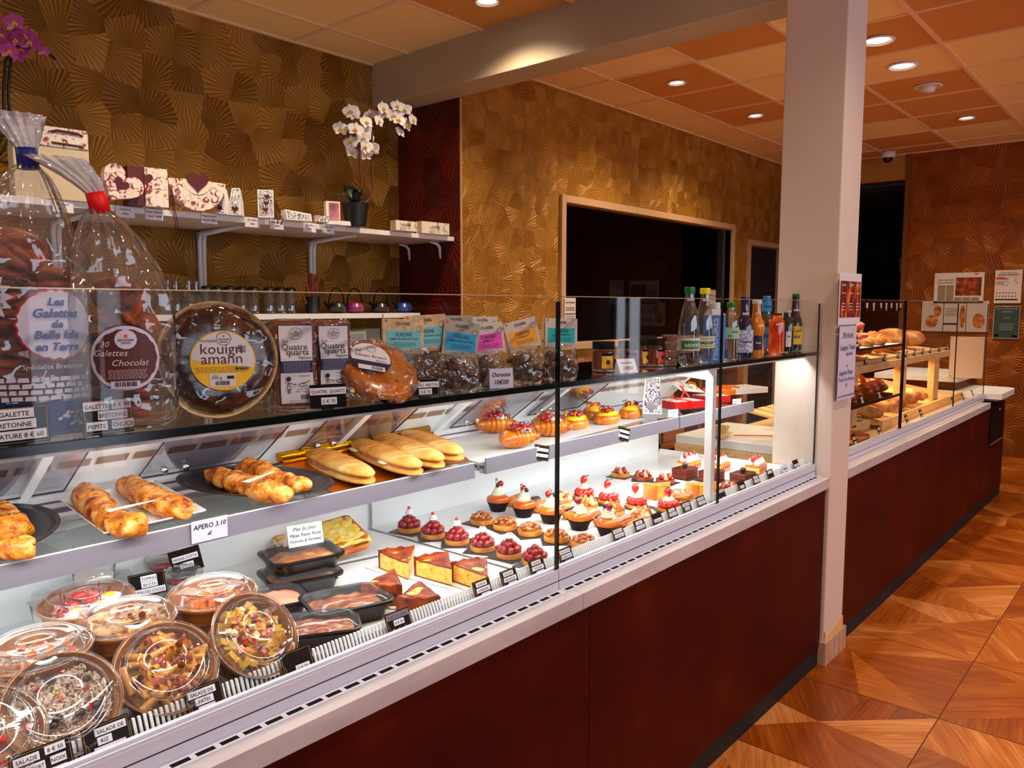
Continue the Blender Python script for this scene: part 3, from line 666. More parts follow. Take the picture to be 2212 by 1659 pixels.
def price_tag(label, loc, strips, wd=.07, ht=.05, rz=0, lean=-.25, roll=0, gold=True, group='black price tags on the showcase', clip=False, ts=.0085, name='price_tag'):
    """strips: (text, centre x, baseline z, width, grey?) on a black card"""
    t = thing(name, label, 'price tag', loc, group=group, rot=(lean, roll, rz))
    g = MB(); g.box(-wd/2, wd/2, -.0006, .0006, 0, ht); obj('tag_card', g, black_m, t)
    if gold:
        g = MB(); e = .0022
        for a in ((-wd/2+e, wd/2-e, ht-e-.0005, ht-e), (-wd/2+e, -wd/2+e+.0005, e, ht-e), (wd/2-e-.0005, wd/2-e, e, ht-e), (-wd/2+e, wd/2-e, e, e+.0005)): g.box(a[0], a[1], -.0008, -.0006, a[2], a[3])
        g.tube([(-wd/2+.004+.003*math.sin(q*.9), -.0008, .010+.004*q) for q in range(7)], .0005, 4)
        obj('gold_border', g, gold_line, t)
    L = MB(); gi = False
    for s_ in strips:
        txt, cx, z, w_ = s_[:4]; grey = len(s_) > 4 and s_[4]
        g = MB(); h_ = ts*1.45; g.box(cx-w_/2, cx+w_/2, -.0016, -.0007, z-ts*.32, z-ts*.32+h_)
        obj('paper_strip', g, M('grey_strip', C(128, 122, 134), .6) if grey else paper_w, t)
        L.text(txt, ts, (cx, -.0018, z), maxw=w_*.93, bold=.012)
    if L.v: obj('lettering', L, ink, t)
    if clip:
        g = MB(); g.ball((0, .006, -.001), .012, .008, .004, 10, 6); obj('tag_foot', g, black_m, t, smooth=True)
    return t
def note_card(label, loc, lines, wd=.06, ht=.04, rz=0, lean=-.2, mat_=None, col=None, tent=False, ts=.009, roll=0, shear=.25, group='handwritten price cards'):
    t = thing('handwritten_card', label, 'price card', loc, group=group, rot=(lean, roll, rz))
    g = MB(); g.box(-wd/2, wd/2, -.0004, .0004, 0, ht); obj('card_sheet', g, mat_ or paper_w, t)
    if tent:
        g = MB(); g.add([(-wd/2, 0, ht), (wd/2, 0, ht), (wd/2, ht*.75, ht*.05), (-wd/2, ht*.75, ht*.05), (-wd/2, .0008, ht), (wd/2, .0008, ht), (wd/2, ht*.75+.0008, ht*.05), (-wd/2, ht*.75+.0008, ht*.05)],
                        [(0, 1, 2, 3), (4, 7, 6, 5), (0, 4, 5, 1), (1, 5, 6, 2), (2, 6, 7, 3), (3, 7, 4, 0)]); obj('card_fold', g, mat_ or paper_w, t)
    L = MB()
    for txt, z, *sz in lines: L.text(txt, sz[0] if sz else ts, (0, -.0009, z), maxw=wd*.92, shear=shear, bold=.02)
    obj('handwriting', L, col or ink, t)
    return t

# ---- biscuit bags
bag_film = film('cellophane', (.97, .97, .98, 1), 2.6, .07, .05, (1, .95, .95, 1), .55, 26)
plume_film = film('gathered_cellophane', (.95, .95, .97, 1), 2.5, .15, .5, (.92, .9, .95, 1), .6, 60)
biscuit = M('caramel_biscuit', C(150, 66, 26), .5, stops=[(.3, C(96, 30, 10)), (.55, C(156, 70, 28)), (.8, C(206, 116, 60))], nscale=30, ndetail=6, bump=.4, bscale=90)
biscuit_ch = M('chocolate_chip_biscuit', C(150, 74, 36), .6, stops=[(.38, C(60, 20, 10)), (.5, C(140, 56, 22)), (.75, C(196, 104, 50))], nscale=34, ndetail=6, bump=.5, bscale=90)
def bag(label, loc, rz, wx, wy, hz, body, tie_mat, lean, plume, plean, bis, seed):
    t = thing('biscuit_bag', label, 'bag of biscuits', loc, rz, 'tied cellophane biscuit bags')
    def ring(mb, pts, n=56, pleat=0, cap=False):
        vs = []; fs = []
        for k, (cx, cy, z, rx, ry, pl) in enumerate(pts):
            for i in range(n):
                a = 2*PI*i/n; q = 1+pl*math.sin(a*13+k*.1+seed)+.05*nz((math.cos(a)*2, math.sin(a)*2, z*18), 1, seed)
                sq = (abs(math.cos(a))**4+abs(math.sin(a))**4)**-.12
                vs.append((cx+rx*q*sq*math.cos(a), cy+ry*q*sq*math.sin(a), z))
        m = len(pts)
        for j in range(m-1):
            for i in range(n): fs.append((j*n+i, j*n+(i+1) % n, (j+1)*n+(i+1) % n, (j+1)*n+i))
        if cap: fs.append(tuple(range(n-1, -1, -1)))
        return mb.add(vs, fs)
    zt = hz; zb = body
    pts = [(0, 0, .004, wx*.38, wy*.38, .02), (0, 0, 0.012, wx*.47, wy*.46, .02)]+[(0, 0, zb*k/6, wx*.5, wy*.5, .015) for k in range(1, 7)]
    for k in range(1, 9):
        q = k/8; pts.append((lean*q**2, 0, zb+(zt-zb)*q, wx*.5*(1-q)**.75+.010*q+.002, wy*.5*(1-q)**.8+.008*q+.002, .02+.13*q))
    g = MB(); ring(g, pts, cap=True); obj('cellophane', g, bag_film, t, smooth=True)
    g = MB(); g.tube([(lean-plean*.06, 0, zt-.006), (lean+plean*.06, 0, zt+.022)], .0135, 16); obj('tie', g, tie_mat, t, smooth=True)
    pts = [(lean+plean*q*(.5+q*.5)*1.0, 0, zt+.015+plume*q, .010+.022*q, .009+.008*q, .10+.12*q) for q in [i/6 for i in range(7)]]
    g = MB(); ring(g, pts, 64); obj('plume', g, plume_film, t, smooth=True)
    rr = random.Random(seed); r = min(wx, wy)*.40
    one = MB()
    def dd(d): return .05*noise.noise(d*6)
    one.lathe([(r*.85, 0), (r, .004), (r*1.0, .009), (r*.86, .013), (r*.3, .0145), (.001, .0145)], 22, twist=lambda a, h: .03*math.sin(a*24))
    nrow = 2 if wx > wy*1.5 else 1
    first = None
    for c in range(nrow):
        cx = (c-.5)*wx*.42 if nrow == 2 else 0
        k = 0; z = .012
        while z < zb-.02:
            if first is None: o = first = obj('biscuit', one, bis, t, smooth=True)
            else: o = first.copy(); COL.objects.link(o); o.parent = t
            o.location = (cx+rr.uniform(-.006, .006), rr.uniform(-.004, .004), z); o.rotation_euler = (rr.uniform(-.25, .25), rr.uniform(-.25, .25), rr.random()*6)
            z += .017; k += 1
    for q in range(3):
        o = first.copy(); COL.objects.link(o); o.parent = t; o.location = (rr.uniform(-.02, .02), -wy*.12, zb-.01+q*.01); o.rotation_euler = (rr.uniform(.6, 1.2), rr.uniform(-.6, .6), rr.random()*6)
    return t
blue_pr = M('blue_print', C(30, 34, 120), .4); red_pr = M('red_print', C(200, 40, 40), .45); white_pr = M('white_print', C(214, 206, 226), .4)
p = onZ(70, 958, ZS); rz = -.26
tA = bag('cellophane bag of plain butter galettes with blue and white print, tied in blue', ((p.x+.02)*1.03, p.y+.092, ZS), rz, .148, .095, .375, .245, M('blue_tie', C(24, 32, 120), .5), .012, .052, -.012, biscuit, 3)
g = MB(); rx, ry = .084, .058
disc_patch(g, .026, .185, .047, -.001, 48, 0, .07, 22); g.v = [(x, y, z if True else z) for x, y, z in g.v]; bend(g, rx, ry, .002); obj('label_border', g, red_pr, tA)
g = MB(); disc_patch(g, .026, .185, .0445, -.002, 48, 0, .07, 22); bend(g, rx, ry, .0025); lb = obj('scalloped_label', g, white_pr, tA)
g = MB(); 
for i, (s_, z, zs) in enumerate((('Les', .211, .015), ('Galettes', .195, .0165), ('de', .181, .0145), ('Belle Isle', .166, .0155), ('en Terre', .150, .015))): g.text(s_, zs, (.026, -.004, z), shear=.25, maxw=.076, bold=.03)
bend(g, rx, ry, .003); obj('lettering', g, blue_pr, lb)
g = MB(); n = 15; star = []
for i in range(30): a = PI*i/15; r_ = .036 if i % 2 == 0 else .026; star.append((-.058+r_*math.cos(a), .222+r_*math.sin(a)))
g.plate(star, -.0062, -.0058); bend(g, rx, ry, .001); sb = obj('star_badge', g, white_pr, tA)
g = MB()
for s_, z in (('Fabrication', .227), ('Artisanale', .220), ('depuis 1875', .209)): g.text(s_, .007, (-.052, -.0075, z), maxw=.046, bold=.02)
bend(g, rx, ry, .001); obj('lettering', g, blue_pr, sb)
g = MB(); g.text('Spécialité Bretonne', .0095, (.02, -.002, .125), maxw=.105, shear=.1); g.text('Pur Beurre', .012, (.02, -.002, .108), maxw=.075, shear=.1); bend(g, rx, ry, .003); obj('print_words', g, white_pr, tA)
g = MB(); rect_patch(g, -.09, .085, .003, .050, -.002, 24, 2); bend(g, rx, ry, .001); sea = obj('print_band', g, M('deep_blue_print', C(22, 26, 100), .4), tA)
g = MB(); rr = random.Random(4)
for row in range(4):
    x = -.09+row*.003
    while x < .078:
        w_ = rr.uniform(.009, .015); z0_ = .052+row*.0085; g.plate([(x, z0_+rr.uniform(0, .001)), (x+w_, z0_+rr.uniform(0, .001)), (x+w_-.001, z0_+.0062), (x+.001, z0_+.0062)], -.0032, -.0028); x += w_+.0016
for cx, s0 in ((-.06, 1), (.048, 2)):
    for k in range(16):
        a = rr.random()*6; r_ = rr.uniform(.004, .022); x = cx+r_*math.cos(a); z0_ = .020+.5*r_*math.sin(a)+rr.random()*.008; g.plate([(x, z0_), (x+.006, z0_+.001), (x+.005, z0_+.005), (x+.001, z0_+.004)], -.0032, -.0028)
bend(g, rx, ry, .001); obj('stone_bridge_print', g, white_pr, tA)
for c_ in tA.children:
    if c_.name.split('.')[0] in ('label_border', 'scalloped_label', 'star_badge', 'print_words'): c_.location = (.006, 0, -.030)
p = onZ(262, 950, ZS); rz = -.36
tB = bag('cellophane bag of chocolate chip galettes with round brown label, tied in red', ((p.x+.028)*1.035, p.y+.094, ZS), rz, .150, .10, .318, .175, M('red_tie', C(235, 20, 20), .5), -.02, .052, -.05, biscuit_ch, 8)
g = MB(); rx, ry = .083, .060; disc_patch(g, .004, .108, .0535, -.001, 48); bend(g, rx, ry, .003); lb = obj('round_label', g, white_pr, tB)
g = MB(); disc_patch(g, .004, .108, .046, -.001, 48, 0, .06, 14); bend(g, rx, ry, .0042); obj('label_field', g, M('brown_print', C(84, 34, 26), .45), lb)
g = MB(); disc_patch(g, .004, .139, .0155, -.001, 32, 0, .05, 18); bend(g, rx, ry, .005); obj('badge', g, white_pr, lb)
g = MB(); disc_patch(g, .004, .1445, .0028, -.001, 16); bend(g, rx, ry, .0058); obj('badge_sun', g, M('orange_print', C(230, 90, 30), .5), lb)
g = MB(); g.text('BISCUITERIE', .0042, (.004, -.001, .1365), maxw=.027, bold=.02); g.text('DES ÎLES', .0038, (.004, -.001, .132), maxw=.02, bold=.02)
bend(g, rx, ry, .0058); obj('lettering', g, ink, lb)
g = MB(); g.text('30', .013, (-.026, -.001, .127), shear=.25); g.text('Galettes', .0145, (-.018, -.001, .112), shear=.3, maxw=.052); g.text('Chocolat', .0145, (.010, -.001, .0955), shear=.3, maxw=.056)
small_print(g, -.024, .034, .088, 7, .0023, -.001)
bend(g, rx, ry, .0052); obj('title', g, M('cream_print', C(225, 205, 205), .5), lb)
g = MB(); rect_patch(g, -.02, .022, .058, .070, -.001, 6); bend(g, rx, ry, .0052); bc = obj('barcode_field', g, white_pr, lb); lb.scale = (.84,)*3; lb.location = (.0007, -.0095, .0172)
g = MB(); barcode(g, -.014, .018, .061, .069, -.001); bend(g, rx, ry, .006); obj('barcode', g, ink, bc)
price_tag('black tag reading galette bretonne nature, below the blue-printed biscuit bag', (onZ(62, 968, ZS).x, 1.147, ZS+.001), [('GALETTE', -.004, .037, .046), ('BRETONNE', -.006, .023, .054), ('NATURE 8 € 60', 0, .0085, .066)], .074, .050, 0, -.02, clip=True)
price_tag('black tag reading galette bretonne pepite choco, below the red-tied biscuit bag', (onZ(262, 945, ZS).x, 1.147, ZS+.001), [('GALETTE', -.016, .037, .034), ('8 € 90', .018, .0375, .026), ('BRETONNE', .006, .0235, .040), ('PEPITE', -.016, .009, .028), ('CHOC0', .019, .0095, .030)], .068, .050, 0, -.02, clip=True)

# ---- kouign amann: dark caramelised round cake in a pale pleated mould, leaning back
cake_dk = M('burnt_caramel_crust', C(60, 20, 8), .22, spec=.6, coat=.5, stops=[(.34, C(22, 6, 5)), (.52, C(70, 22, 8)), (.7, C(150, 66, 18)), (.85, C(200, 110, 40))], nscale=9, ndetail=7, ndist=.6, bump=.5, bscale=14)
pale_wood = M('pale_poplar_mould', C(226, 190, 140), .55, stops=[(.3, C(206, 162, 112)), (.7, C(238, 206, 160))], nscale=20, stretch=(1, 1, 6))
yellow_pr = M('yellow_print', C(250, 196, 30), .5); maroon = M('maroon_print', C(90, 16, 26), .5)
p = onY(481, 795, 1.168)
tk = thing('kouign_amann', 'round dark caramelised kouign amann cake in pale mould with yellow and white label', 'cake', (p.x-.004, p.y+.006, ZS+.003), rot=(0, 0, -.40), scale=(1.08, 1, 1.04))
def tilt(mb, n0, ang, dz):
    ca, sa = math.cos(ang), math.sin(ang); mb.v[n0:] = [(x, y*ca+(z)*sa if False else y*ca+z*sa, -y*sa+z*ca+dz) for x, y, z in mb.v[n0:]]
def facing(mb, ang, cz):
    """disc built around origin with face towards -Y, leaned back by ang and lifted"""
    ca, sa = math.cos(ang), math.sin(ang); mb.v = [(x, y*ca+(z)*sa, z*ca-y*sa+cz) for x, y, z in mb.v]; return mb
def ydisc(mb, prof, n=64, wob=None, mi=None, cap=True):
    """surface of revolution about the Y axis; prof: (r, y)"""
    vs = []; fs = []
    for j, (r, yy) in enumerate(prof):
        for i in range(n):
            a = 2*PI*i/n; k = 1+(wob(a, j) if wob else 0); vs.append((r*k*math.cos(a), yy, r*k*math.sin(a)))
    m = len(prof)
    for j in range(m-1):
        for i in range(n): fs.append((j*n+i, (j+1)*n+i, (j+1)*n+(i+1) % n, j*n+(i+1) % n))
    if cap and prof[0][0] > 1e-4: fs.append(tuple(range(n)))
    if cap and prof[-1][0] > 1e-4: fs.append(tuple((m-1)*n+i for i in range(n-1, -1, -1)))
    return mb.add(vs, fs, mi)
R0 = .0865; shape = lambda a, j: .03*math.cos(2*(a-PI/2))+.025*math.sin(3*a+1.2)*.5-(.045 if 3.5 < a < 3.95 else .018 if 3.3 < a < 4.15 else 0)
g = MB(); ydisc(g, [(R0*1.0, -.004), (R0*1.01, .0), (R0*.9, .030), (.001, .030), ], 96, lambda a, j: shape(a, j)+.006*math.sin(a*48), None, False); facing(g, .14, R0*1.03); obj('poplar_mould', g, pale_wood, tk)
g = MB(); ydisc(g, [(R0*1.0, -.0045), (R0*.93, -.001), (R0*.935, .006), (R0*1.0, .004)], 96, shape, None, False); facing(g, .14, R0*1.03); obj('mould_rim', g, pale_wood, tk)
g = MB(); prof = [(.001, -.0015), (R0*.3, -.003), (R0*.6, -.004), (R0*.8, -.003), (R0*.9, .002), (R0*.93, .012)]
ydisc(g, [(r, y-.0) for r, y in prof], 80, lambda a, j: shape(a, j)+.012*math.sin(a*7+j)); g.v = [(x, y+.0025*nz((x, y, z), 40), z) for x, y, z in g.v]; facing(g, .14, R0*1.03); obj('cake_crust', g, cake_dk, tk, smooth=True)
g = MB(); ydisc(g, [(.001, -.010), (R0*.5, -.0098), (R0*.85, -.0075), (R0*1.01, -.002)], 64, lambda a, j: (shape(a, j) if j == 3 else 0)+.004*math.sin(9*a+j)); facing(g, .14, R0*1.03); obj('clear_wrap', g, film('shrink_wrap', (.98, .98, .98, 1), 2.4, .08, 0, crumple=.6, cscale=35), tk, smooth=True)
def flat_disc(r, y, cx=.006, cz=-.003, n=64, zmin=None, zmax=None):
    m_ = MB(); vs = [(cx+r*math.cos(2*PI*i/n), y, cz+r*math.sin(2*PI*i/n)) for i in range(n)]
    if zmax is not None: vs = [(x, y_, min(z, zmax+(x-cx)*-.12)) for x, y_, z in vs]
    m_.add(vs, [tuple(range(n))]); return m_
g = flat_disc(.0455, -.0118); facing(g, .14, R0*1.03); lb = obj('round_label', g, yellow_pr, tk)
g = flat_disc(.0435, -.0121); g.v = [(x, y, max(z, -.008-(x-.006)*.16)) for x, y, z in g.v]; facing(g, .14, R0*1.03); obj('label_field', g, M('label_white', C(226, 220, 228), .5), lb)
g = MB(); g.box(-.014, .022, -.0124, -.0121, -.043, -.023); g.v = [(x, y, z) for x, y, z in g.v]; facing(g, .14, R0*1.03); wl = obj('weight_field', g, M('label_white', C(226, 220, 228), .5), lb, bevel=.003)
g = MB(); g.text('kouign', .0225, (.004, -.0127, .0075), maxw=.066, shear=.02); g.text('amann', .0225, (.004, -.0127, -.0075), maxw=.066); g.text('Véritable', .0065, (-.014, -.0127, .0255), shear=.3); facing(g, .14, R0*1.03); obj('title', g, maroon, lb)
g = MB(); g.text('breton', .007, (.032, -.0127, -.0175), shear=.3, bold=.02); small_print(g, -.034, .040, -.0135, 4, .0024, -.0127, seed=5)
g.text('350 g', .0065, (-.004, -.0129, -.031)); g.text('Produit net', .002, (-.005, -.0129, -.0255)); barcode(g, -.006, .014, -.0405, -.034, -.0129)
g.box(.010, .020, -.0129, -.0127, -.031, -.0265)
for i in range(5): g.tube([(.027+.011*q/6, -.0127, .019-.0022*i+.0008*math.sin(q)) for q in range(7)], .0004, 4)
facing(g, .14, R0*1.03); obj('lettering', g, ink, lb)
g = MB()
for i in range(40): a = 2*PI*i/40; a2 = 2*PI*(i+1)/40; r_ = .0098; g.tube([(.008+r_*(1+.04*(i % 2))*math.cos(a), -.0127, .0305+r_*math.sin(a)), (.008+r_*(1+.04*((i+1) % 2))*math.cos(a2), -.0127, .0305+r_*math.sin(a2))], .00035, 3)
g.text('BISCUITERIE', .0028, (.008, -.0128, .0285), maxw=.018, bold=.03); g.text('DES ÎLES', .0028, (.008, -.0128, .0248), maxw=.014, bold=.03); facing(g, .14, R0*1.03); obj('badge', g, ink, lb)
g = flat_disc(.0016, -.0128, .008, .0345, 12); facing(g, .14, R0*1.03); obj('badge_sun', g, M('orange_print', C(230, 90, 30), .5), lb)

# ---- quatre-quarts loaves in printed sleeves
loaf_m = M('brown_pound_cake', C(130, 54, 26), .38, coat=.35, stops=[(.3, C(74, 22, 10)), (.55, C(126, 50, 22)), (.8, C(178, 92, 44))], nscale=16, ndetail=6, bump=.5, bscale=60)
shrink = film('sleeve_film', (.98, .98, .98, 1), 2.6, .08, 0, crumple=.7, cscale=45)
def quatre(label, u, v, y, W_, Hh, Dp, rz):
    p = onY(u, v, y); t = thing('pound_cake', label, 'cake', (p.x+.042, y+.068, ZS), rot=(-.06, 0, rz), group='wrapped pound cakes')
    g = MB(); n = 10
    def sh(a, b_, cc): return None
    for k in range(2): pass
    g.box(-W_/2, W_/2, -.036, .05, .002, Hh); g.v = [(x*(1+.05*(z/Hh)), y_, z) for x, y_, z in g.v]
    obj('loaf', g, loaf_m, t, bevel=.008, seg=3)
    g = MB(); g.box(-W_/2-.0015, W_/2+.0015, -.0385, .052, .001, Hh+.002); g.v = [(x*(1+.05*(z/Hh)), y_, z) for x, y_, z in g.v]; obj('clear_wrap', g, shrink, t, bevel=.008, seg=3)
    wl = W_*.80
    def wav(z): return -.0405-.0012*math.sin(z*90)
    lw = M('label_white', C(226, 220, 228), .5)
    def patch(nm, z0, z1, m_, par, y0=0, ww=wl, n=8):
        g = MB(); grid_poly(g, lambda a, b_: ((a-.5)*ww*(1+.03*math.sin((z0+(z1-z0)*b_)*60)), wav(z0+(z1-z0)*b_)-y0, z0+(z1-z0)*b_), 2, n); return obj(nm, g, m_, par)
    navy = M('navy_print', C(28, 26, 74), .4)
    lb = patch('label_border', Hh*.525, Hh*.94, navy, t, 0, wl*1.04)
    patch('front_label', Hh*.535, Hh*.93, lw, t, .0006); patch('navy_band', Hh*.40, Hh*.535, navy, t, .0005); patch('lower_label', Hh*.06, Hh*.40, lw, t, .0006)
    g = MB(); yy = -.0435
    g.text('Le', .010, (-wl*.33, yy, Hh*.735), maxw=.02); g.text('Quatre', .0155, (-.003, yy, Hh*.66), maxw=wl*.86); g.text('quarts', .0155, (.002, yy, Hh*.60), maxw=wl*.80); g.text('Nature', .0075, (wl*.26, yy, Hh*.555), maxw=wl*.4)
    for i in range(24): a = 2*PI*i/24; a2 = 2*PI*(i+1)/24; r_ = wl*.2; g.tube([(r_*math.cos(a), yy, Hh*.84+r_*math.sin(a)*.9), (r_*math.cos(a2), yy, Hh*.84+r_*math.sin(a2)*.9)], .0004, 3)
    g.text('BISCUITERIE', .0032, (0, yy, Hh*.835), maxw=wl*.36, bold=.03); g.text('DES ÎLES', .003, (0, yy, Hh*.81), maxw=wl*.28, bold=.03)
    barcode(g, wl*.08, wl*.42, Hh*.10, Hh*.155, yy); small_print(g, -wl*.3, wl*.35, Hh*.085, 2, .003, yy)
    # drawn figure with a cake, and words
    g.tube([(-wl*.28, yy, Hh*.30), (-wl*.30, yy, Hh*.26), (-wl*.36, yy, Hh*.22), (-wl*.18, yy, Hh*.22), (-wl*.25, yy, Hh*.26), (-wl*.24, yy, Hh*.30)], .0006, 4)
    g.ball((-wl*.27, yy, Hh*.335), .0042, .0006, .0042, 10, 6)
    for x_ in (-.29, -.24): g.tube([(wl*x_, yy, Hh*.22), (wl*x_, yy, Hh*.17)], .0006, 4)
    g.tube([(-wl*.22, yy, Hh*.285), (-wl*.08, yy, Hh*.27)], .0006, 4); g.tube([(wl*.02, yy, Hh*.27), (wl*.12, yy, Hh*.24), (wl*.30, yy, Hh*.26), (wl*.18, yy, Hh*.29), (wl*.02, yy, Hh*.27)], .0006, 4); g.tube([(wl*.14, yy, Hh*.27), (wl*.38, yy, Hh*.31)], .0007, 4)
    g.text('Artisanal', .005, (wl*.22, yy, Hh*.355), maxw=wl*.38, shear=.2); g.text('moulé   Pur', .0045, (wl*.14, yy, Hh*.205), maxw=wl*.5, shear=.2); g.text('main   beurre', .0045, (wl*.14, yy, Hh*.18), maxw=wl*.5, shear=.2)
    obj('lettering', g, ink, t)
    g = MB(); small_print(g, -wl*.42, wl*.42, Hh*.515, 8, .0026, yy, seed=9); obj('small_print', g, paper_g, t)
    g = MB(); g.ball((0, yy, Hh*.865), .0018, .0004, .0018, 10, 6); g.ball((-wl*.07, yy, Hh*.27), .0018, .0004, .0018, 10, 6); obj('red_dot', g, M('orange_print', C(230, 90, 30), .5), t)
quatre('pound cake loaf in navy and white sleeve, right against the kouign amann', 637, 905, 1.145, .070, .155, .09, -.36)
quatre('pound cake loaf in navy and white sleeve standing behind its price tag', 720, 890, 1.165, .066, .152, .09, -.34)
# gateau breton: golden disc leaning far back
cake_gold = M('golden_butter_cake', C(206, 116, 44), .25, coat=.7, stops=[(.3, C(150, 66, 20)), (.5, C(206, 112, 40)), (.75, C(236, 166, 86))], nscale=9, ndetail=6, ndist=.5, bump=.35, bscale=30)
p = onZ(832, 873, ZS)
tg = thing('gateau_breton', 'golden round butter cake in clear wrap leaning behind the pound cakes', 'cake', (p.x+.022, p.y+.056, ZS+.004), rot=(0, .20, -.45))
A_ = .88; R1 = .078
g = MB(); ydisc(g, [(.001, -.004), (R1*.5, -.0045), (R1*.86, -.002), (R1, .006), (R1*1.0, .02), (R1*.93, .03), (.001, .031)], 64, lambda a, j: .01*math.sin(5*a+j)); facing(g, A_, R1*.78); g.v = [(x, y, max(z, 0)) for x, y, z in g.v]; obj('cake_body', g, cake_gold, tg, smooth=True)
g = MB(); ydisc(g, [(.001, -.009), (R1*.6, -.009), (R1*.9, -.006), (R1*1.03, .006), (R1*1.03, .022), (R1*.95, .035), (.001, .036)], 48, lambda a, j: .012*math.sin(11*a+j)); facing(g, A_, R1*.8); g.v = [(x, y, max(z, -.001)) for x, y, z in g.v]; obj('clear_wrap', g, shrink, tg, smooth=True)
def facel(g): return facing(g, A_, R1*.78)
g = MB(); disc_patch(g, -.022, .012, .041, -.0105, 40); facel(g); lb = obj('round_label', g, M('navy_print', C(28, 26, 74), .4), tg)
g = MB(); disc_patch(g, -.022, .012, .039, -.0109, 40); g.v = [(x, y, max(z, .0)) for x, y, z in g.v]; facel(g); obj('label_field', g, M('label_white', C(226, 220, 228), .5), lb)
g = MB(); g.box(-.048, .004, -.0112, -.0108, -.024, -.012); facel(g); obj('barcode_field', g, M('label_white', C(226, 220, 228), .5), lb, bevel=.002)
g = MB(); g.text('Le', .011, (-.045, -.0113, .023)); g.text('Gâteau Breton', .0105, (-.022, -.0113, .011), maxw=.066); g.text('Nature', .007, (-.002, -.0113, .002)); barcode(g, -.022, .0, -.022, -.014, -.0114)
for i in range(20): a = 2*PI*i/20; a2 = 2*PI*(i+1)/20; g.tube([(-.02+.0085*math.cos(a), -.0113, .035+.0085*math.sin(a)), (-.02+.0085*math.cos(a2), -.0113, .035+.0085*math.sin(a2))], .0004, 3)
facel(g); obj('lettering', g, ink, lb)
price_tag('black tag reading quatre quarts 5 € 70 beneath the pound cakes', (onZ(722, 884, ZS).x, 1.149, ZS+.001), [('QUATRE  QUARTS', 0, .0265, .0645), ('5 € 70', .001, .009, .028)], .065, .042, -.34, -.08, clip=True, gold=False)
price_tag('black tag with gold edge reading gateau breton 5 € 70', (onZ(934, 860, ZS).x+.002, 1.149, ZS+.001), [('GATEAU  BRETON', 0, .0205, .062), ('5 € 70', .001, .007, .028)], .064, .038, -.34, -.10, clip=True, ts=.0078)

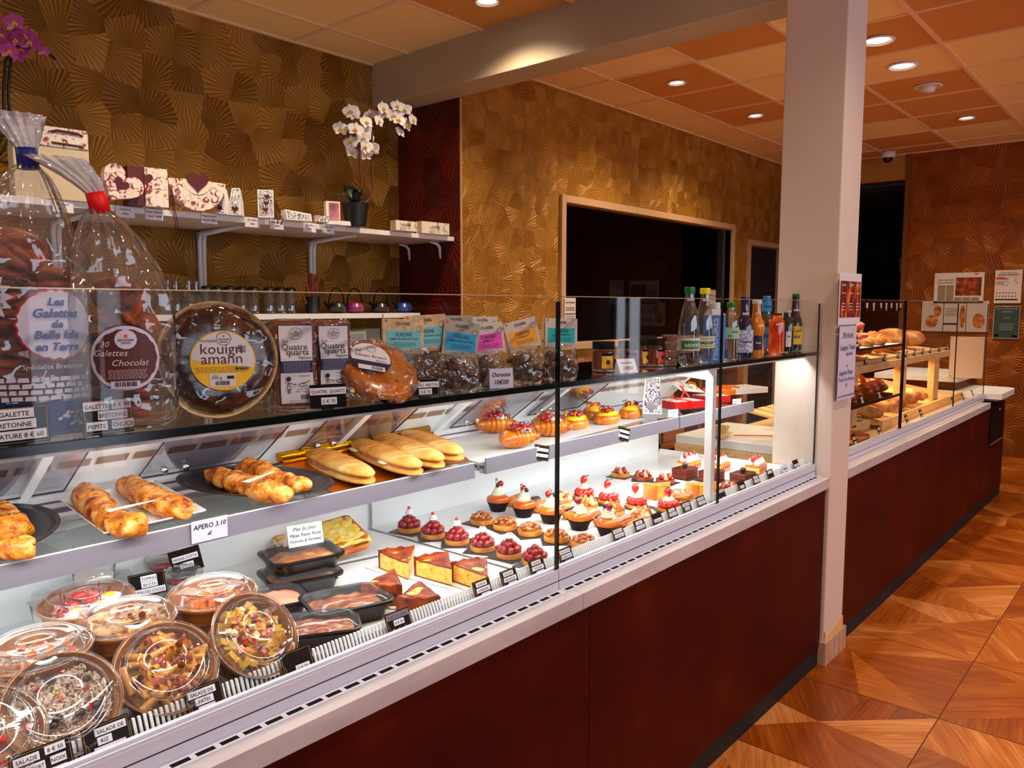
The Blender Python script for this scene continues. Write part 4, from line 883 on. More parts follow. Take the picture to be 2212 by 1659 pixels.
# ---- marshmallow bear bags with header cards
choco = M('dark_milk_chocolate', C(72, 30, 20), .28, spec=.6, stops=[(.3, C(48, 18, 12)), (.7, C(92, 42, 28))], nscale=20)
bagclear = film('clear_bag', (.96, .96, .96, 1), 3.0, .05, .03, crumple=.6, cscale=45)
lump = MB(); lump.ball((0, 0, 0), .0135, .0105, .017, 12, 8, disp=lambda d: .22*noise.noise(d*2.4)+.12*noise.noise(d*5))
LUMP = None
CARD_COL = {'blue': C(40, 150, 200), 'aqua': C(120, 190, 200), 'pink': C(240, 80, 190), 'orange': C(252, 170, 20), 'teal': C(40, 180, 180), 'plain': C(170, 140, 110)}
kraft_grey = M('grey_card', C(168, 160, 148), .6)
def bear_bag(label, u, v, y, col, wd, hc, rz, tilt_, face=None, z0=0, sub='GUIMAUVE NOIX DE COCO', zc=.094, n=13):
    global LUMP
    p = onY(u, v, y); t = thing('marshmallow_bag', label, 'bag of sweets', (p.x, y+.02, ZS), rz=rz, group='chocolate marshmallow bear bags')
    rr = random.Random(int(u)); wb = wd*1.05
    g = MB(); pts = []
    nn = 40; rows = [(0, .9, .034), (.008, 1.0, .040), (.03, 1.04, .042), (.055, 1.0, .036), (.075, .96, .022), (zc, .92, .005)]
    for z, kx, dy in rows:
        for i in range(nn):
            a = 2*PI*i/nn; sq = (abs(math.cos(a))**4+abs(math.sin(a))**4)**-.2; q = 1+.05*nz((math.cos(a), math.sin(a), z*30), 2, u)
            pts.append((wb/2*kx*q*sq*math.cos(a)*.9+tilt_*z*.3, dy/1.2*q*sq*math.sin(a), z))
    fs = [tuple(range(nn-1, -1, -1))]+[(j*nn+i, j*nn+(i+1) % nn, (j+1)*nn+(i+1) % nn, (j+1)*nn+i) for j in range(len(rows)-1) for i in range(nn)]
    g.add(pts, fs); obj('clear_bag', g, bagclear, t, smooth=True)
    for k in range(n):
        if LUMP is None: LUMP = o = obj('chocolate_bear', lump, choco, t, smooth=True)
        else: o = LUMP.copy(); COL.objects.link(o); o.parent = t
        lay = k//5; o.location = (((k % 5)-2)*wb*.17+rr.uniform(-.004, .004), (-.012 if k % 2 else .008), .013+lay*.021+rr.uniform(-.002, .003)); o.rotation_euler = (rr.random()*6, rr.random()*6, rr.random()*6)
    ca, sa = math.cos(tilt_), math.sin(tilt_)
    def tl_(mb, z_off=zc-.008): mb.v = [(x*ca+z*sa, yy+(z*.08), z*ca-x*sa+z_off) for x, yy, z in mb.v]; return mb
    cm = face or kraft
    g = MB(); g.box(-wd/2, wd/2, -.0035, -.0027, 0, hc); g.add([(-wd/2, -.003, hc), (wd/2, -.003, hc), (wd/2, .006, 0.004), (-wd/2, .006, .004), (-wd/2, -.0022, hc), (wd/2, -.0022, hc), (wd/2, .0068, 0.004), (-wd/2, .0068, .004)], [(0, 1, 2, 3), (4, 7, 6, 5), (0, 4, 5, 1), (1, 5, 6, 2), (2, 6, 7, 3), (3, 7, 4, 0)])
    tl_(g); cd = obj('header_card', g, cm, t)
    g = MB(); g.box(-wd*.42, wd*.42, -.0040, -.0036, hc*.14, hc*.66); tl_(g); obj('colour_panel', g, M('print_'+col, CARD_COL[col], .5), cd)
    g = MB(); g.text('CLUIZEL', .0082, (0, -.0043, hc*.82), maxw=wd*.55, bold=.02); g.text('· PARIS ·', .0028, (0, -.0043, hc*.745)); g.text('OURSONS', .0112, (0, -.0043, hc*.50), maxw=wd*.5, bold=.01, scx=.7)
    g.text(sub, .0052, (0, -.0043, hc*.40), maxw=wd*.7, bold=.02); small_print(g, -wd*.25, wd*.3, hc*.30, 3, .0032, -.0043, seed=int(u), h=.0011); small_print(g, -wd*.2, wd*.2, hc*.06, 1, .003, -.0043)
    for i in range(16): a = 2*PI*i/16; a2 = 2*PI*(i+1)/16; g.tube([(wd*.38+.006*math.cos(a), -.0043, hc*.72+.0065*math.sin(a)), (wd*.38+.006*math.cos(a2), -.0043, hc*.72+.0065*math.sin(a2))], .0003, 3)
    tl_(g); obj('lettering', g, ink, cd)
    g = MB(); g.box(-wd*.44, -wd*.425, -.0042, -.0036, hc*.90, hc*.98); g.box(-wd*.41, -wd*.395, -.0042, -.0036, hc*.90, hc*.98); tl_(g); obj('flag_mark', g, M('flag_red', C(190, 40, 60), .5), cd)
    return t
bear_bag('marshmallow bag edge-on behind the first aqua bag, kraft header turned away', 845, 845, 1.27, 'plain', .078, .072, .9, .25, n=8)
bear_bag('aqua-panelled marshmallow bag nearest the gateau breton, partly covered', 886, 850, 1.22, 'aqua', .088, .072, -.42, .03, zc=.090)
bear_bag('tallest kraft marshmallow bag with pale aqua panel, second in the row', 938, 850, 1.20, 'aqua', .092, .076, -.40, -.05, zc=.094)
bear_bag('marshmallow bag with bright blue panel on a grey tilted header', 1006, 852, 1.165, 'blue', .082, .073, -.42, .14, kraft_grey, zc=.083)
bear_bag('marshmallow bag with pink panel between the blue and orange ones', 1072, 845, 1.175, 'pink', .076, .068, -.5, -.10, M('pale_card', C(214, 200, 192), .6), sub='GUIMAUVE', zc=.082)
bear_bag('marshmallow bag with orange panel above the handwritten 10 € card', 1150, 835, 1.165, 'orange', .080, .070, -.55, -.24, M('pale_card', C(214, 200, 192), .6), sub='GUIMAUVE', zc=.088)
bear_bag('marshmallow bag with teal panel standing across the first glass joint', 1225, 822, 1.17, 'teal', .084, .070, -.6, .02, M('pale_card', C(214, 200, 192), .6), sub='GUIMAUVE MENTHE', zc=.088)
bear_bag('marshmallow bag hidden behind the blue one, plain grey header showing', 1000, 835, 1.33, 'plain', .085, .066, -.42, .0, kraft_grey, zc=.10, n=6)
bear_bag('marshmallow bag hidden behind the pink one, pale header top showing', 1055, 830, 1.35, 'plain', .085, .064, -.42, .0, M('pale_card', C(214, 200, 192), .6), zc=.098, n=6)
bear_bag('marshmallow bag turned sideways between the orange and teal bags', 1190, 826, 1.25, 'plain', .080, .070, .75, .2, n=6)
note_card('white handwritten card 10 € in front of the orange marshmallow bag', (onZ(1125, 843, ZS).x, 1.144, ZS+.0005), [('Oursons', .026, .013), ('10€00', .009, .014)], .058, .044, -.36, -.06, paper_g, tent=True)

# ---- caramel jars, praline tubs
def lathe_part(name, prof, mat_, parent, n=28, **k):
    g = MB(); g.lathe(prof, n, **k); return obj(name, g, mat_, parent, smooth=True, smooth_angle=.6)
caramel = M('caramel_spread', C(120, 44, 14), .2, coat=.6)
jar_glass = film('jar_glass', (.95, .93, .9, 1), 1.8)
def jar(label, u, v, y, lab, rz, liquid=None):
    p = onY(u, v, y); t = thing('caramel_jar', label, 'jar', (p.x, y, ZS+.0005), rz, 'caramel spread jars')
    r = .0315
    lathe_part('jar_glass', [(r*.9, 0), (r, .004), (r, .052), (r*.9, .060), (r*.88, .064)], jar_glass, t)
    lathe_part('spread', [(r*.86, .003), (r*.955, .006), (r*.955, .052), (r*.8, .056)], liquid or caramel, t)
    lathe_part('jar_lid', [(r*.97, .0615), (r*.98, .063), (r*.98, .080), (r*.95, .083)], black_m, t)
    g = MB(); rect_patch(g, -.017, .017, .010, .044, 0, 10); bend(g, r, r, .0006); l_ = obj('jar_label', g, lab, t)
    g = MB(); rect_patch(g, -.017, .017, .044, .052, 0, 10); bend(g, r, r, .0006); obj('label_band', g, black_m, t)
    g = MB()
    if lab.name.startswith('jar_yellow') or lab.name.startswith('jar_orange'): g.ball((0, 0, .027), .006, .0004, .007, 12, 6); g.text('CARAMEL', .0035, (0, -.0005, .013), maxw=.02)
    else: barcode(g, -.012, .012, .011, .019, -.0004); small_print(g, -.013, .013, .040, 6, .0032, -.0004)
    bend(g, r, r, .0012); obj('label_print', g, ink, l_)
    return t
jy = M('jar_yellow', C(240, 180, 40), .5); jo = M('jar_orange', C(222, 76, 24), .5); jb = M('jar_brown', C(70, 40, 60), .5)
jar('caramel jar with yellow label, first from the teal marshmallow bag', 1303, 797, 1.235, jy, -.55)
jar('caramel jar turned to show its barcode side', 1358, 797, 1.20, jb, -.7)
jar('caramel jar with a sliver of yellow label, behind the tent card', 1382, 785, 1.27, jy, -.2)
jar('caramel jar with orange label next to the praline tubs', 1413, 786, 1.235, jo, -.15)
jar('dark caramel jar at the back between the labelled jars', 1398, 780, 1.34, jb, -.4)
note_card('white tent card with price standing before the caramel jars', (onZ(1384, 808, ZS).x, 1.146, ZS+.0005), [('Pâte à tartiner', .028, .007), ('11€50', .010, .013)], .062, .042, -.30, -.45, tent=True)
praline = M('praline_crumbs', C(130, 50, 34), .5, stops=[(.35, C(80, 24, 18)), (.6, C(160, 76, 50)), (.8, C(206, 140, 100))], nscale=160, ndetail=2, bump=1, bscale=180)
tubf = film('tub_plastic', (.97, .95, .95, 1), 2.4, .05, .06)
def tub(label, x, y, z):
    t = thing('praline_tub', label, 'plastic tub', (x, y, z), group='small praline tubs')
    lathe_part('praline', [(.020, .002), (.0245, .017), (.02, .0195), (.001, .020)], praline, t, 20)
    lathe_part('tub_body', [(.022, 0), (.026, .019)], tubf, t, 24)
    lathe_part('tub_lid', [(.0275, .0185), (.0275, .0215), (.022, .0215), (.021, .0235), (.001, .0235)], tubf, t, 24)
p = onY(1445, 792, 1.20)
for k, (dx, l_) in enumerate(((0, 'clear praline tub, bottom of the stack of four by the bottles'), (0, 'clear praline tub, second from the bottom of its stack'), (.001, 'clear praline tub, third up in its stack by the bottles'), (.006, 'clear praline tub on top of its stack beside the sparkling water'))):
    tub(l_, p.x+dx, 1.20, ZS+.0005+k*.0242)

# ---- bottles
def bottle(name, label, u, y, prof, glass, liquid=None, cap=None, capm=None, z_liq=.9, labels=(), v=770, r=.03, rz=None, neck_tag=None):
    p = onY(u, v, y); 
    if rz is None: rz = -math.atan2(p.x, y)*.75
    t = thing(name, label, 'bottle', (p.x, y, ZS+.0005), rz, 'drinks on the showcase top')
    lathe_part('bottle_body', prof, glass, t, 32)
    if liquid:
        zt = prof[-1][1]*z_liq; lp = [(max(a-.0022, .0005), max(h, .0035)) for a, h in prof if h < zt]; lp += [(lp[-1][0], zt), (.0005, zt)] ; lathe_part('drink', lp, liquid, t, 28)
    if cap: lathe_part('bottle_cap', cap, capm, t, 24, twist=lambda a, h: .025*math.sin(a*20))
    for (z0, z1, half, m_, words_, wm) in labels:
        rr_ = max([a for a, h in prof if z0-.02 <= h <= z1+.02] or [.0155])
        g = MB(); rect_patch(g, -half*rr_, half*rr_, z0, z1, 0, 20); bend(g, rr_, rr_, .0008); l_ = obj('bottle_label', g, m_, t)
        if words_:
            g = MB()
            for (s_, zz, sz, x_) in words_: g.text(s_, sz, (x_, 0, zz), bold=.03)
            bend(g, rr_, rr_, .0016); obj('lettering', g, wm, l_)
    if neck_tag:
        z0, rr_ = neck_tag; g = MB(); rect_patch(g, -.011, .011, z0, z0+.008, 0, 6); bend(g, rr_, rr_, .001); l_ = obj('price_sticker', g, paper_w, t)
        g = MB(); g.text('2 € 00', .0055, (0, 0, z0+.0018)); bend(g, rr_, rr_, .0016); obj('lettering', g, ink, l_)
    return t
pet = film('clear_pet', (.93, .93, .94, 1), 3.2, .03, .02)
water = film('water', (.86, .84, .82, 1), 1.6)
badoit = [(.012, .004), (.024, .0), (.030, .008), (.0325, .030), (.0325, .085), (.0318, .105), (.029, .135), (.0235, .165), (.0165, .190), (.0135, .205), (.0135, .222)]
capP = [(.0155, .219), (.016, .222), (.016, .236), (.0145, .238)]
wl_ = M('label_paper', C(230, 232, 236), .45); grn = M('green_plastic', C(10, 110, 40), .35); yel = M('yellow_plastic', C(248, 226, 30), .35)
grl = M('green_label', C(12, 130, 60), .45); grd = M('dark_green_label', C(6, 60, 34), .45); yll = M('lime_label', C(196, 196, 20), .45)
tb1 = bottle('water_bottle', 'clear sparkling water bottle with green cap and green label', 1487, 1.17, badoit, pet, water, capP, grn, .86, [(.046, .084, 2.6, wl_, None, None), (.050, .076, .95, grl, [('BADOIT', .0575, .0135, .004)], M('white_ink', C(240, 240, 240), .5))], neck_tag=(.196, .0155))
tb2 = bottle('water_bottle', 'clear sparkling water bottle with yellow cap and lime label', 1520, 1.20, badoit, pet, water, capP, yel, .86, [(.046, .084, 2.6, wl_, None, None), (.049, .055, .95, yll, None, None), (.074, .079, .95, yll, [('BADOIT', .0585, .0135, .002)], ink)], neck_tag=(.196, .0155))
# carton of water
p = onY(1552, 780, 1.165)
t = thing('water_carton', 'blue and white carton bottle with tall sideways lettering at the glass joint', 'carton', (p.x+.004, 1.185, ZS+.0005), -.72, 'drinks on the showcase top')
g = MB(); g.box(-.031, .031, -.022, .022, 0, .148); obj('carton_body', g, M('carton_blue', C(84, 138, 206), .45), t, bevel=.004)
g = MB(); g.add([(-.031, -.022, .149), (.031, -.022, .149), (.031, .022, .149), (-.031, .022, .149), (-.018, -.018, .170), (.018, -.018, .170), (.018, .018, .170), (-.018, .018, .170)], [(0, 3, 2, 1), (4, 5, 6, 7), (0, 1, 5, 4), (1, 2, 6, 5), (2, 3, 7, 6), (3, 0, 4, 7)]); obj('carton_shoulder', g, wl_, t, bevel=.003)
lathe_part('carton_cap', [(.018, .1705), (.018, .190), (.016, .192)], wl_, t, 24)
g = MB(); g.text('PÉDOURÉS', .030, (0, 0, 0), width=.135, bold=.02); g.v = [(-z+.004, -.0228, x+.074) for x, y, z in g.v]; obj('lettering', g, M('pale_lilac_ink', C(196, 206, 236), .5), t)
g = MB(); g.text('L\'EAU NATURELLE', .010, (0, 0, 0), width=.11); g.v = [(.0317, z, x+.075) for x, y, z in g.v]; obj('side_lettering', g, M('pale_lilac_ink', C(196, 206, 236), .5), t)
bottle('water_bottle', 'small clear water bottle with green screw cap beside the carton', 1577, 1.175, [(.020, 0), (.026, .004), (.027, .02), (.0255, .03), (.027, .04), (.0255, .052), (.027, .064), (.027, .11), (.024, .135), (.016, .160), (.0125, .170), (.0125, .178)], pet, water, [(.015, .176), (.0155, .180), (.0155, .190), (.014, .192)], grn, .8, [(.072, .110, 1.5, M('pale_green_label', C(170, 214, 180), .5), [('Volvic', .092, .009, .008), ('BIO', .079, .008, -.01)], grd)], neck_tag=(.150, .017))
bottle('beer_bottle', 'dark blue bottle with white gingham label', 1606, 1.19, [(.026, 0), (.029, .004), (.030, .01), (.030, .105), (.024, .130), (.0155, .150), (.013, .190), (.0135, .206)], M('navy_glass', C(16, 24, 70), .08, spec=.7, coat=.5), None, [(.0145, .202), (.0150, .206), (.0140, .212)], M('navy_cap', C(20, 34, 90), .35), .9, [(.020, .098, 1.25, M('gingham_label', C(206, 212, 232), .5, stops=[(.45, C(226, 228, 238)), (.55, C(150, 164, 205))], nscale=120, ndetail=0), [('Limonade', .055, .010, 0)], M('navy_cap', C(20, 34, 90), .35))], neck_tag=(.150, .0155))
orp = [(.020, 0), (.027, .004), (.029, .02), (.024, .055), (.0225, .062), (.027, .090), (.029, .105), (.026, .125), (.017, .140), (.0145, .160), (.0135, .192)]
bottle('soda_bottle', 'bulbous orange soda bottle with white cap', 1632, 1.165, orp, M('orange_soda', C(226, 140, 24), .12, spec=.6, coat=.6), None, [(.0150, .188), (.0155, .192), (.0155, .200), (.014, .202)], wl_, .9, [(.028, .078, .5, M('night_label', C(24, 26, 60), .5), [('Soda', .050, .009, 0)], M('white_ink', C(240, 240, 240), .5))], neck_tag=(.150, .016))
bottle('soda_bottle', 'slim clear bottle with bright blue printed neck', 1653, 1.26, [(.022, 0), (.0245, .004), (.0245, .115), (.018, .140), (.0130, .160), (.0130, .214)], pet, water, [(.0140, .210), (.0145, .214), (.0135, .220)], M('sky_cap', C(60, 130, 220), .35), .8, [(.020, .100, 1.5, M('sky_label', C(90, 150, 214), .5), [('ZERO', .060, .016, 0)], M('navy_cap', C(20, 34, 90), .35)), (.160, .200, 2.4, M('aqua_neck', C(40, 150, 220), .5), [('NEIGN', .176, .009, 0)], ink)])
bottle('juice_bottle', 'short bottle of bright orange-red drink', 1676, 1.20, [(.022, 0), (.0275, .003), (.0285, .01), (.0285, .118), (.026, .126), (.019, .134), (.0165, .150)], M('red_orange_drink', C(226, 84, 20), .1, spec=.6, coat=.6, stops=[(.35, C(200, 40, 8)), (.65, C(240, 120, 30))], nscale=14), None, [(.0175, .146), (.018, .148), (.018, .154)], M('dark_cap', C(60, 24, 20), .4), .9, [(.060, .090, .7, M('red_orange_drink', C(224, 60, 14), .1), [('AGRUMES', .072, .0055, .002)], M('white_ink', C(240, 240, 240), .5))], neck_tag=(.108, .030))
bottle('juice_bottle', 'dark green bottle with narrow white label', 1698, 1.215, [(.022, 0), (.0255, .003), (.0255, .095), (.020, .122), (.014, .140), (.0135, .158)], M('dark_green_glass', C(10, 34, 20), .08, spec=.7, coat=.5), None, [(.0145, .155), (.0148, .160), (.0135, .164)], M('clear_cap', C(200, 190, 190), .3), .9, [(.022, .082, .42, paper_w, [('Jus', .060, .009, 0)], ink)])
bottle('beer_bottle', 'tall dark beer bottle with green crown cap and yellow label', 1715, 1.235, [(.026, 0), (.0295, .003), (.0300, .01), (.0300, .100), (.026, .125), (.0165, .150), (.0140, .185), (.0140, .222)], M('brown_glass', C(34, 12, 26), .08, spec=.7, coat=.5), None, [(.0150, .219), (.0155, .222), (.0130, .230)], M('green_crown', C(10, 96, 50), .35), .9, [(.026, .100, 1.0, M('amber_label', C(240, 190, 50), .5), [('An Alarc\'h', .078, .008, 0), ('ALE', .052, .014, 0)], ink_blue)], neck_tag=(.160, .0165))
# ================================================================ food materials and makers
def baked(name, a, b_, c_, sc=14, bump=.5, coat=.25, rough=.42, bs=40): return M(name, b_, rough, coat=coat, stops=[(.34, a), (.5, b_), (.68, c_)], nscale=sc, ndetail=6, ndist=.4, bump=bump, bscale=bs)
roll_m = baked('cheese_baked_roll', C(120, 34, 6), C(226, 134, 42), C(246, 206, 134), 34, 1, .2, .45, 130)
panini_m = baked('toasted_panini_bread', C(190, 120, 46), C(228, 168, 86), C(244, 206, 136), 12, .3, .05, .55)
grill_m = M('grill_mark', C(170, 104, 44), .6)
croi_m = baked('croissant_crust', C(160, 66, 16), C(218, 128, 40), C(244, 190, 104), 10, .3, .35, .35)
shell_m = baked('tart_shell', C(186, 102, 40), C(220, 142, 66), C(234, 170, 96), 20, .3, .1, .55)
shell_d = baked('dark_tart_shell', C(104, 34, 14), C(140, 56, 24), C(170, 84, 40), 20, .3, .1, .5)
rasp_m = M('raspberry', C(150, 8, 28), .3, spec=.6, coat=.4, stops=[(.3, C(104, 2, 14)), (.7, C(184, 20, 40))], nscale=60)
straw_m = M('strawberry', C(220, 24, 22), .2, spec=.6, coat=.7, stops=[(.3, C(196, 10, 16)), (.75, C(236, 52, 36))], nscale=30, bump=.3, bscale=240)
cream_m = M('whipped_cream', C(248, 236, 208), .5, sss=.15)
white_c = M('white_cream', C(246, 240, 236), .45)
mering = M('torched_meringue', C(246, 228, 200), .5, stops=[(.40, C(176, 96, 34)), (.5, C(238, 200, 140)), (.58, C(250, 242, 228))], nscale=34, ndetail=2)
nut_m = M('caramelised_nut', C(176, 96, 50), .3, coat=.5, stops=[(.3, C(128, 56, 24)), (.7, C(212, 140, 86))], nscale=40)
baba_m = baked('syrup_soaked_cake', C(190, 74, 16), C(226, 112, 32), C(240, 150, 60), 9, .15, .5, .3)
choc_m = M('dark_chocolate', C(52, 18, 14), .22, coat=.6)
choc_s = M('chocolate_glaze', C(88, 22, 14), .25, coat=.6)
blueb = M('blueberry', C(24, 28, 62), .4)
quiche_top = M('browned_quiche_top', C(140, 54, 12), .42, coat=.2, stops=[(.28, C(70, 18, 4)), (.5, C(142, 54, 12)), (.66, C(176, 84, 22)), (.8, C(190, 104, 34))], nscale=34, ndetail=7, ndist=.5, bump=.8, bscale=90)
quiche_in = M('egg_custard', C(240, 186, 96), .5, stops=[(.25, C(150, 84, 40)), (.36, C(236, 178, 84)), (.7, C(250, 210, 128))], nscale=70, ndetail=2, bump=.3)
flan_in = M('flan_custard', C(246, 180, 70), .4); flan_top = baked('flan_top', C(190, 84, 14), C(238, 150, 30), C(250, 190, 80), 16, .1, .5, .3)
slate = M('slate_square', C(30, 30, 32), .45)
icing_b = M('coffee_icing', C(206, 138, 92), .3, coat=.4)
leaf_g = M('strawberry_leaf', C(50, 80, 24), .6)
red_bits = M('candied_red_fruit', C(150, 14, 24), .25, coat=.6, stops=[(.3, C(110, 6, 16)), (.7, C(190, 30, 44))], nscale=50)
custard = M('pastry_cream', C(250, 200, 70), .35, coat=.3)
def blob(mb, c, rx, ry, rz, seed=0, amp=.2, f=2.5, n=14, m=9, mi=None): return mb.ball(c, rx, ry, rz, n, m, mi, lambda d: amp*noise.noise(d*f+Vector((seed*3.7, seed, 0))))
def child(o, proto, loc, rot=(0, 0, 0), sc=None):
    c = proto.copy(); COL.objects.link(c); c.parent = o; c.location = loc; c.rotation_euler = rot
    if sc: c.scale = sc
    return c
def interp(path, n):
    P = [Vector(p) for p in path]; out = []
    for i in range(n):
        t = i/(n-1)*(len(P)-1); k = min(int(t), len(P)-2); q = t-k
        p0, p1, p2, p3 = P[max(k-1, 0)], P[k], P[k+1], P[min(k+2, len(P)-1)]
        out.append(.5*((2*p1)+(p2-p0)*q+(2*p0-5*p1+4*p2-p3)*q*q+(3*p1-p0-3*p2+p3)*q**3))
    return out
def loaf_tube(mb, path, r, n=26, seg=18, flat=.8, ends=.35, rough=.06, seed=0, mi=None, ridge=0, rk=1):
    P = interp(path, n); rad = []
    for i in range(n):
        t = i/(n-1); e = min(1, math.sin(PI*min(t, 1-t)/ends/2) if min(t, 1-t) < ends else 1)**.6; rad.append(r*max(e, .12)*(1+rough*1.5*nz(P[i], 14, seed)+ridge*abs(math.sin(rk*PI*t))))
    v0 = len(mb.v); mb.tube(P, rad, seg, mi, flat)
    for i in range(v0, len(mb.v)):
        x, y, z = mb.v[i]; q = rough*r*1.6; mb.v[i] = (x+q*nz((x, y, z), 38, seed), y+q*nz((x, y, z), 38, seed+5), z+q*nz((x, y, z), 38, seed+9))
    return mb
ZT = 1.0665
# ---- plates with cheese rolls
def rolls(name, label, group, pts, r, z, mt=roll_m, seed=1):
    P = [onZ(u, v, z+r*.75) for u, v in pts]; o = P[0]; rr = random.Random(seed)
    g = MB(); loaf_tube(g, [(p-o) for p in P], r, 34, 22, .85, .22, .17, seed); t = obj(name, g, mt, smooth=True, loc=o); tag(t, label, 'pastry', group)
    h = MB(); n = len(g.v)//22
    for k in range(70):
        q = Vector(g.v[rr.randrange(3*22, len(g.v)-3*22)])
        if q.z > -r*.2: d = Vector((rr.uniform(-1, 1), rr.uniform(-1, 1), .1))*.003; h.tube([q-d, q+d+Vector((0, 0, .0006))], .0007, 4)
    s_ = obj('herb_flakes', h, M('burnt_herbs', C(60, 30, 10), .8), t); s_['kind'] = 'stuff'; return t
def oval(label, c, ra, rb, rz, z=ZT+.001):
    t = thing('oval_platter', label, 'plate', (c[0], c[1], z), rz, 'platters on the savoury tier')
    g = MB(); g.lathe([(.001, .002), (ra*.62, .002), (ra*.7, .004), (ra*.86, .012), (ra, .0155), (ra, .018), (ra*.86, .015), (ra*.68, .007), (.001, .0055)], 56, sx=1, sy=rb/ra); obj('platter_dish', g, M('black_lacquer', C(18, 15, 17), .35), t, smooth=True)
    return t
# three platters: half seen at the edge, square white, oval black
oval('black oval platter cut off by the picture edge, with two golden rolls', (.405, 1.575), .19, .12, 1.25)
rolls('cheese_roll', 'golden cheese roll on the half-seen black platter, farther back', 'golden cheese rolls', [(-40, 1090), (-5, 1110), (20, 1135), (40, 1150)], .027, ZT+.006, seed=1)
rolls('cheese_roll', 'golden cheese roll at the front of the half-seen black platter', 'golden cheese rolls', [(-60, 1120), (-20, 1150), (25, 1180), (75, 1175)], .027, ZT+.004, seed=2)
t = thing('square_plate', 'white square plate carrying two golden rolls', 'plate', (0, 0, ZT+.001), group='platters on the savoury tier')
q = [onZ(*p_, ZT) for p_ in ((130, 1097), (225, 1172), (447, 1120), (335, 1052))]; cx = sum((p_.x for p_ in q))/4; cy = sum((p_.y for p_ in q))/4
t.location = (cx, cy, ZT+.001); g = MB(); n4 = []
for sc_, zz in ((.78, 0), (.86, .002), (1.0, .014), (1.0, .017), (.84, .006), (.001, .005)): n4 += [((p_.x-cx)*sc_, (p_.y-cy)*sc_, zz) for p_ in q]
g.add(n4, [(3, 2, 1, 0)]+[(j*4+i, j*4+(i+1) % 4, (j+1)*4+(i+1) % 4, (j+1)*4+i) for j in range(5) for i in range(4)]); obj('plate_dish', g, white_m, t, bevel=.002)
rolls('cheese_roll', 'golden cheese roll lying along the near side of the white square plate', 'golden cheese rolls', [(172, 1052), (200, 1085), (235, 1118), (275, 1132), (322, 1128)], .027, ZT+.006, seed=3)
rolls('cheese_roll', 'golden cheese roll lying along the far side of the white square plate', 'golden cheese rolls', [(262, 1040), (300, 1060), (345, 1085), (380, 1098), (408, 1105)], .027, ZT+.006, seed=4)
oval('black oval platter beside the gold tray, holding two golden rolls', (.930, 1.570), .205, .135, 1.74)
rolls('cheese_roll', 'golden cheese roll nearest the front of the black oval platter', 'golden cheese rolls', [(448, 1020), (510, 1040), (570, 1060), (632, 1068)], .027, ZT+.007, seed=5)
rolls('cheese_roll', 'golden cheese roll at the back of the black oval platter', 'golden cheese rolls', [(520, 1005), (560, 1022), (610, 1040), (668, 1052)], .027, ZT+.007, seed=6)
for l_, a, b_ in (('narrow paper label laid across the rolls on the square plate', (232, 1103), (335, 1085)), ('narrow paper label laid across the rolls on the oval platter', (530, 1041), (592, 1022))):
    p0, p1 = onZ(*a, ZT+.065), onZ(*b_, ZT+.065); c_ = (p0+p1)/2; d = p1-p0
    t = thing('paper_slip', l_, 'paper label', c_, math.atan2(d.y, d.x), 'paper slips across the rolls'); L_ = d.length
    g = MB(); g.add([(-L_/2, -.009, 0), (L_/2, -.002, .004), (L_/2, .002, .004), (-L_/2, .009, 0), (-L_/2, -.009, -.0006), (L_/2, -.002, .0034), (L_/2, .002, .0034), (-L_/2, .009, -.0006)], [(0, 1, 2, 3), (4, 7, 6, 5), (0, 4, 5, 1), (1, 5, 6, 2), (2, 6, 7, 3), (3, 7, 4, 0)]); obj('slip_paper', g, M('cream_paper', C(240, 230, 200), .6), t)
    g = MB(); g.text('Poulet curry', .007, (-.01, -.002, .0026), xz=False, shear=.3, maxw=L_*.6); obj('handwriting', g, M('faded_ink', C(150, 120, 80), .6), t)
# gold card tray with four paninis
q = [onY(602, 990, 1.745), onZ(722, 1062, ZT-.01), onZ(1014, 990, ZT-.01), onY(925, 928, 1.745)]; cx = sum(p_.x for p_ in q)/4; cy = sum(p_.y for p_ in q)/4
t = thing('gold_cardboard_tray', 'shiny gold cardboard tray with embossed rim under the paninis', 'tray', (cx, cy, ZT-.016))
gold = M('gold_foil', C(206, 140, 40), .22, .9, bump=.3, bscale=30); gold_o = M('orange_gold_foil', C(200, 104, 20), .3, .7)
zq = [p_.z-.012-(ZT-.016) for p_ in q]; zq[1] = zq[2] = 0
g = MB(); g.add([(p_.x-cx, p_.y-cy, z_) for p_, z_ in zip(q, zq)]+[(p_.x-cx, p_.y-cy, z_+.002) for p_, z_ in zip(q, zq)], [(3, 2, 1, 0), (4, 5, 6, 7), (0, 1, 5, 4), (1, 2, 6, 5), (2, 3, 7, 6), (3, 0, 4, 7)]); obj('tray_base', g, gold_o, t)
g = MB(); a, b_ = Vector((q[0].x-cx, q[0].y-cy, zq[0]+.014)), Vector((q[3].x-cx, q[3].y-cy, zq[3]+.014)); g.tube([a, b_], .013, 10); g.tube([a+Vector((0, -.020, -.010)), b_+Vector((0, -.020, -.010))], .005, 8)
for k in range(7): g.ball(a.lerp(b_, .02+.02*k)+Vector((0, 0, .006)), .008, .010, .007, 8, 6)
obj('embossed_rim', g, gold, t, smooth=True)
ham = M('pink_ham', C(226, 130, 120), .4, stops=[(.3, C(190, 80, 74)), (.7, C(240, 170, 156))], nscale=40); tomato = M('tomato_slice', C(210, 30, 20), .25, coat=.5); cheese_w = M('white_cheese', C(244, 232, 200), .45)
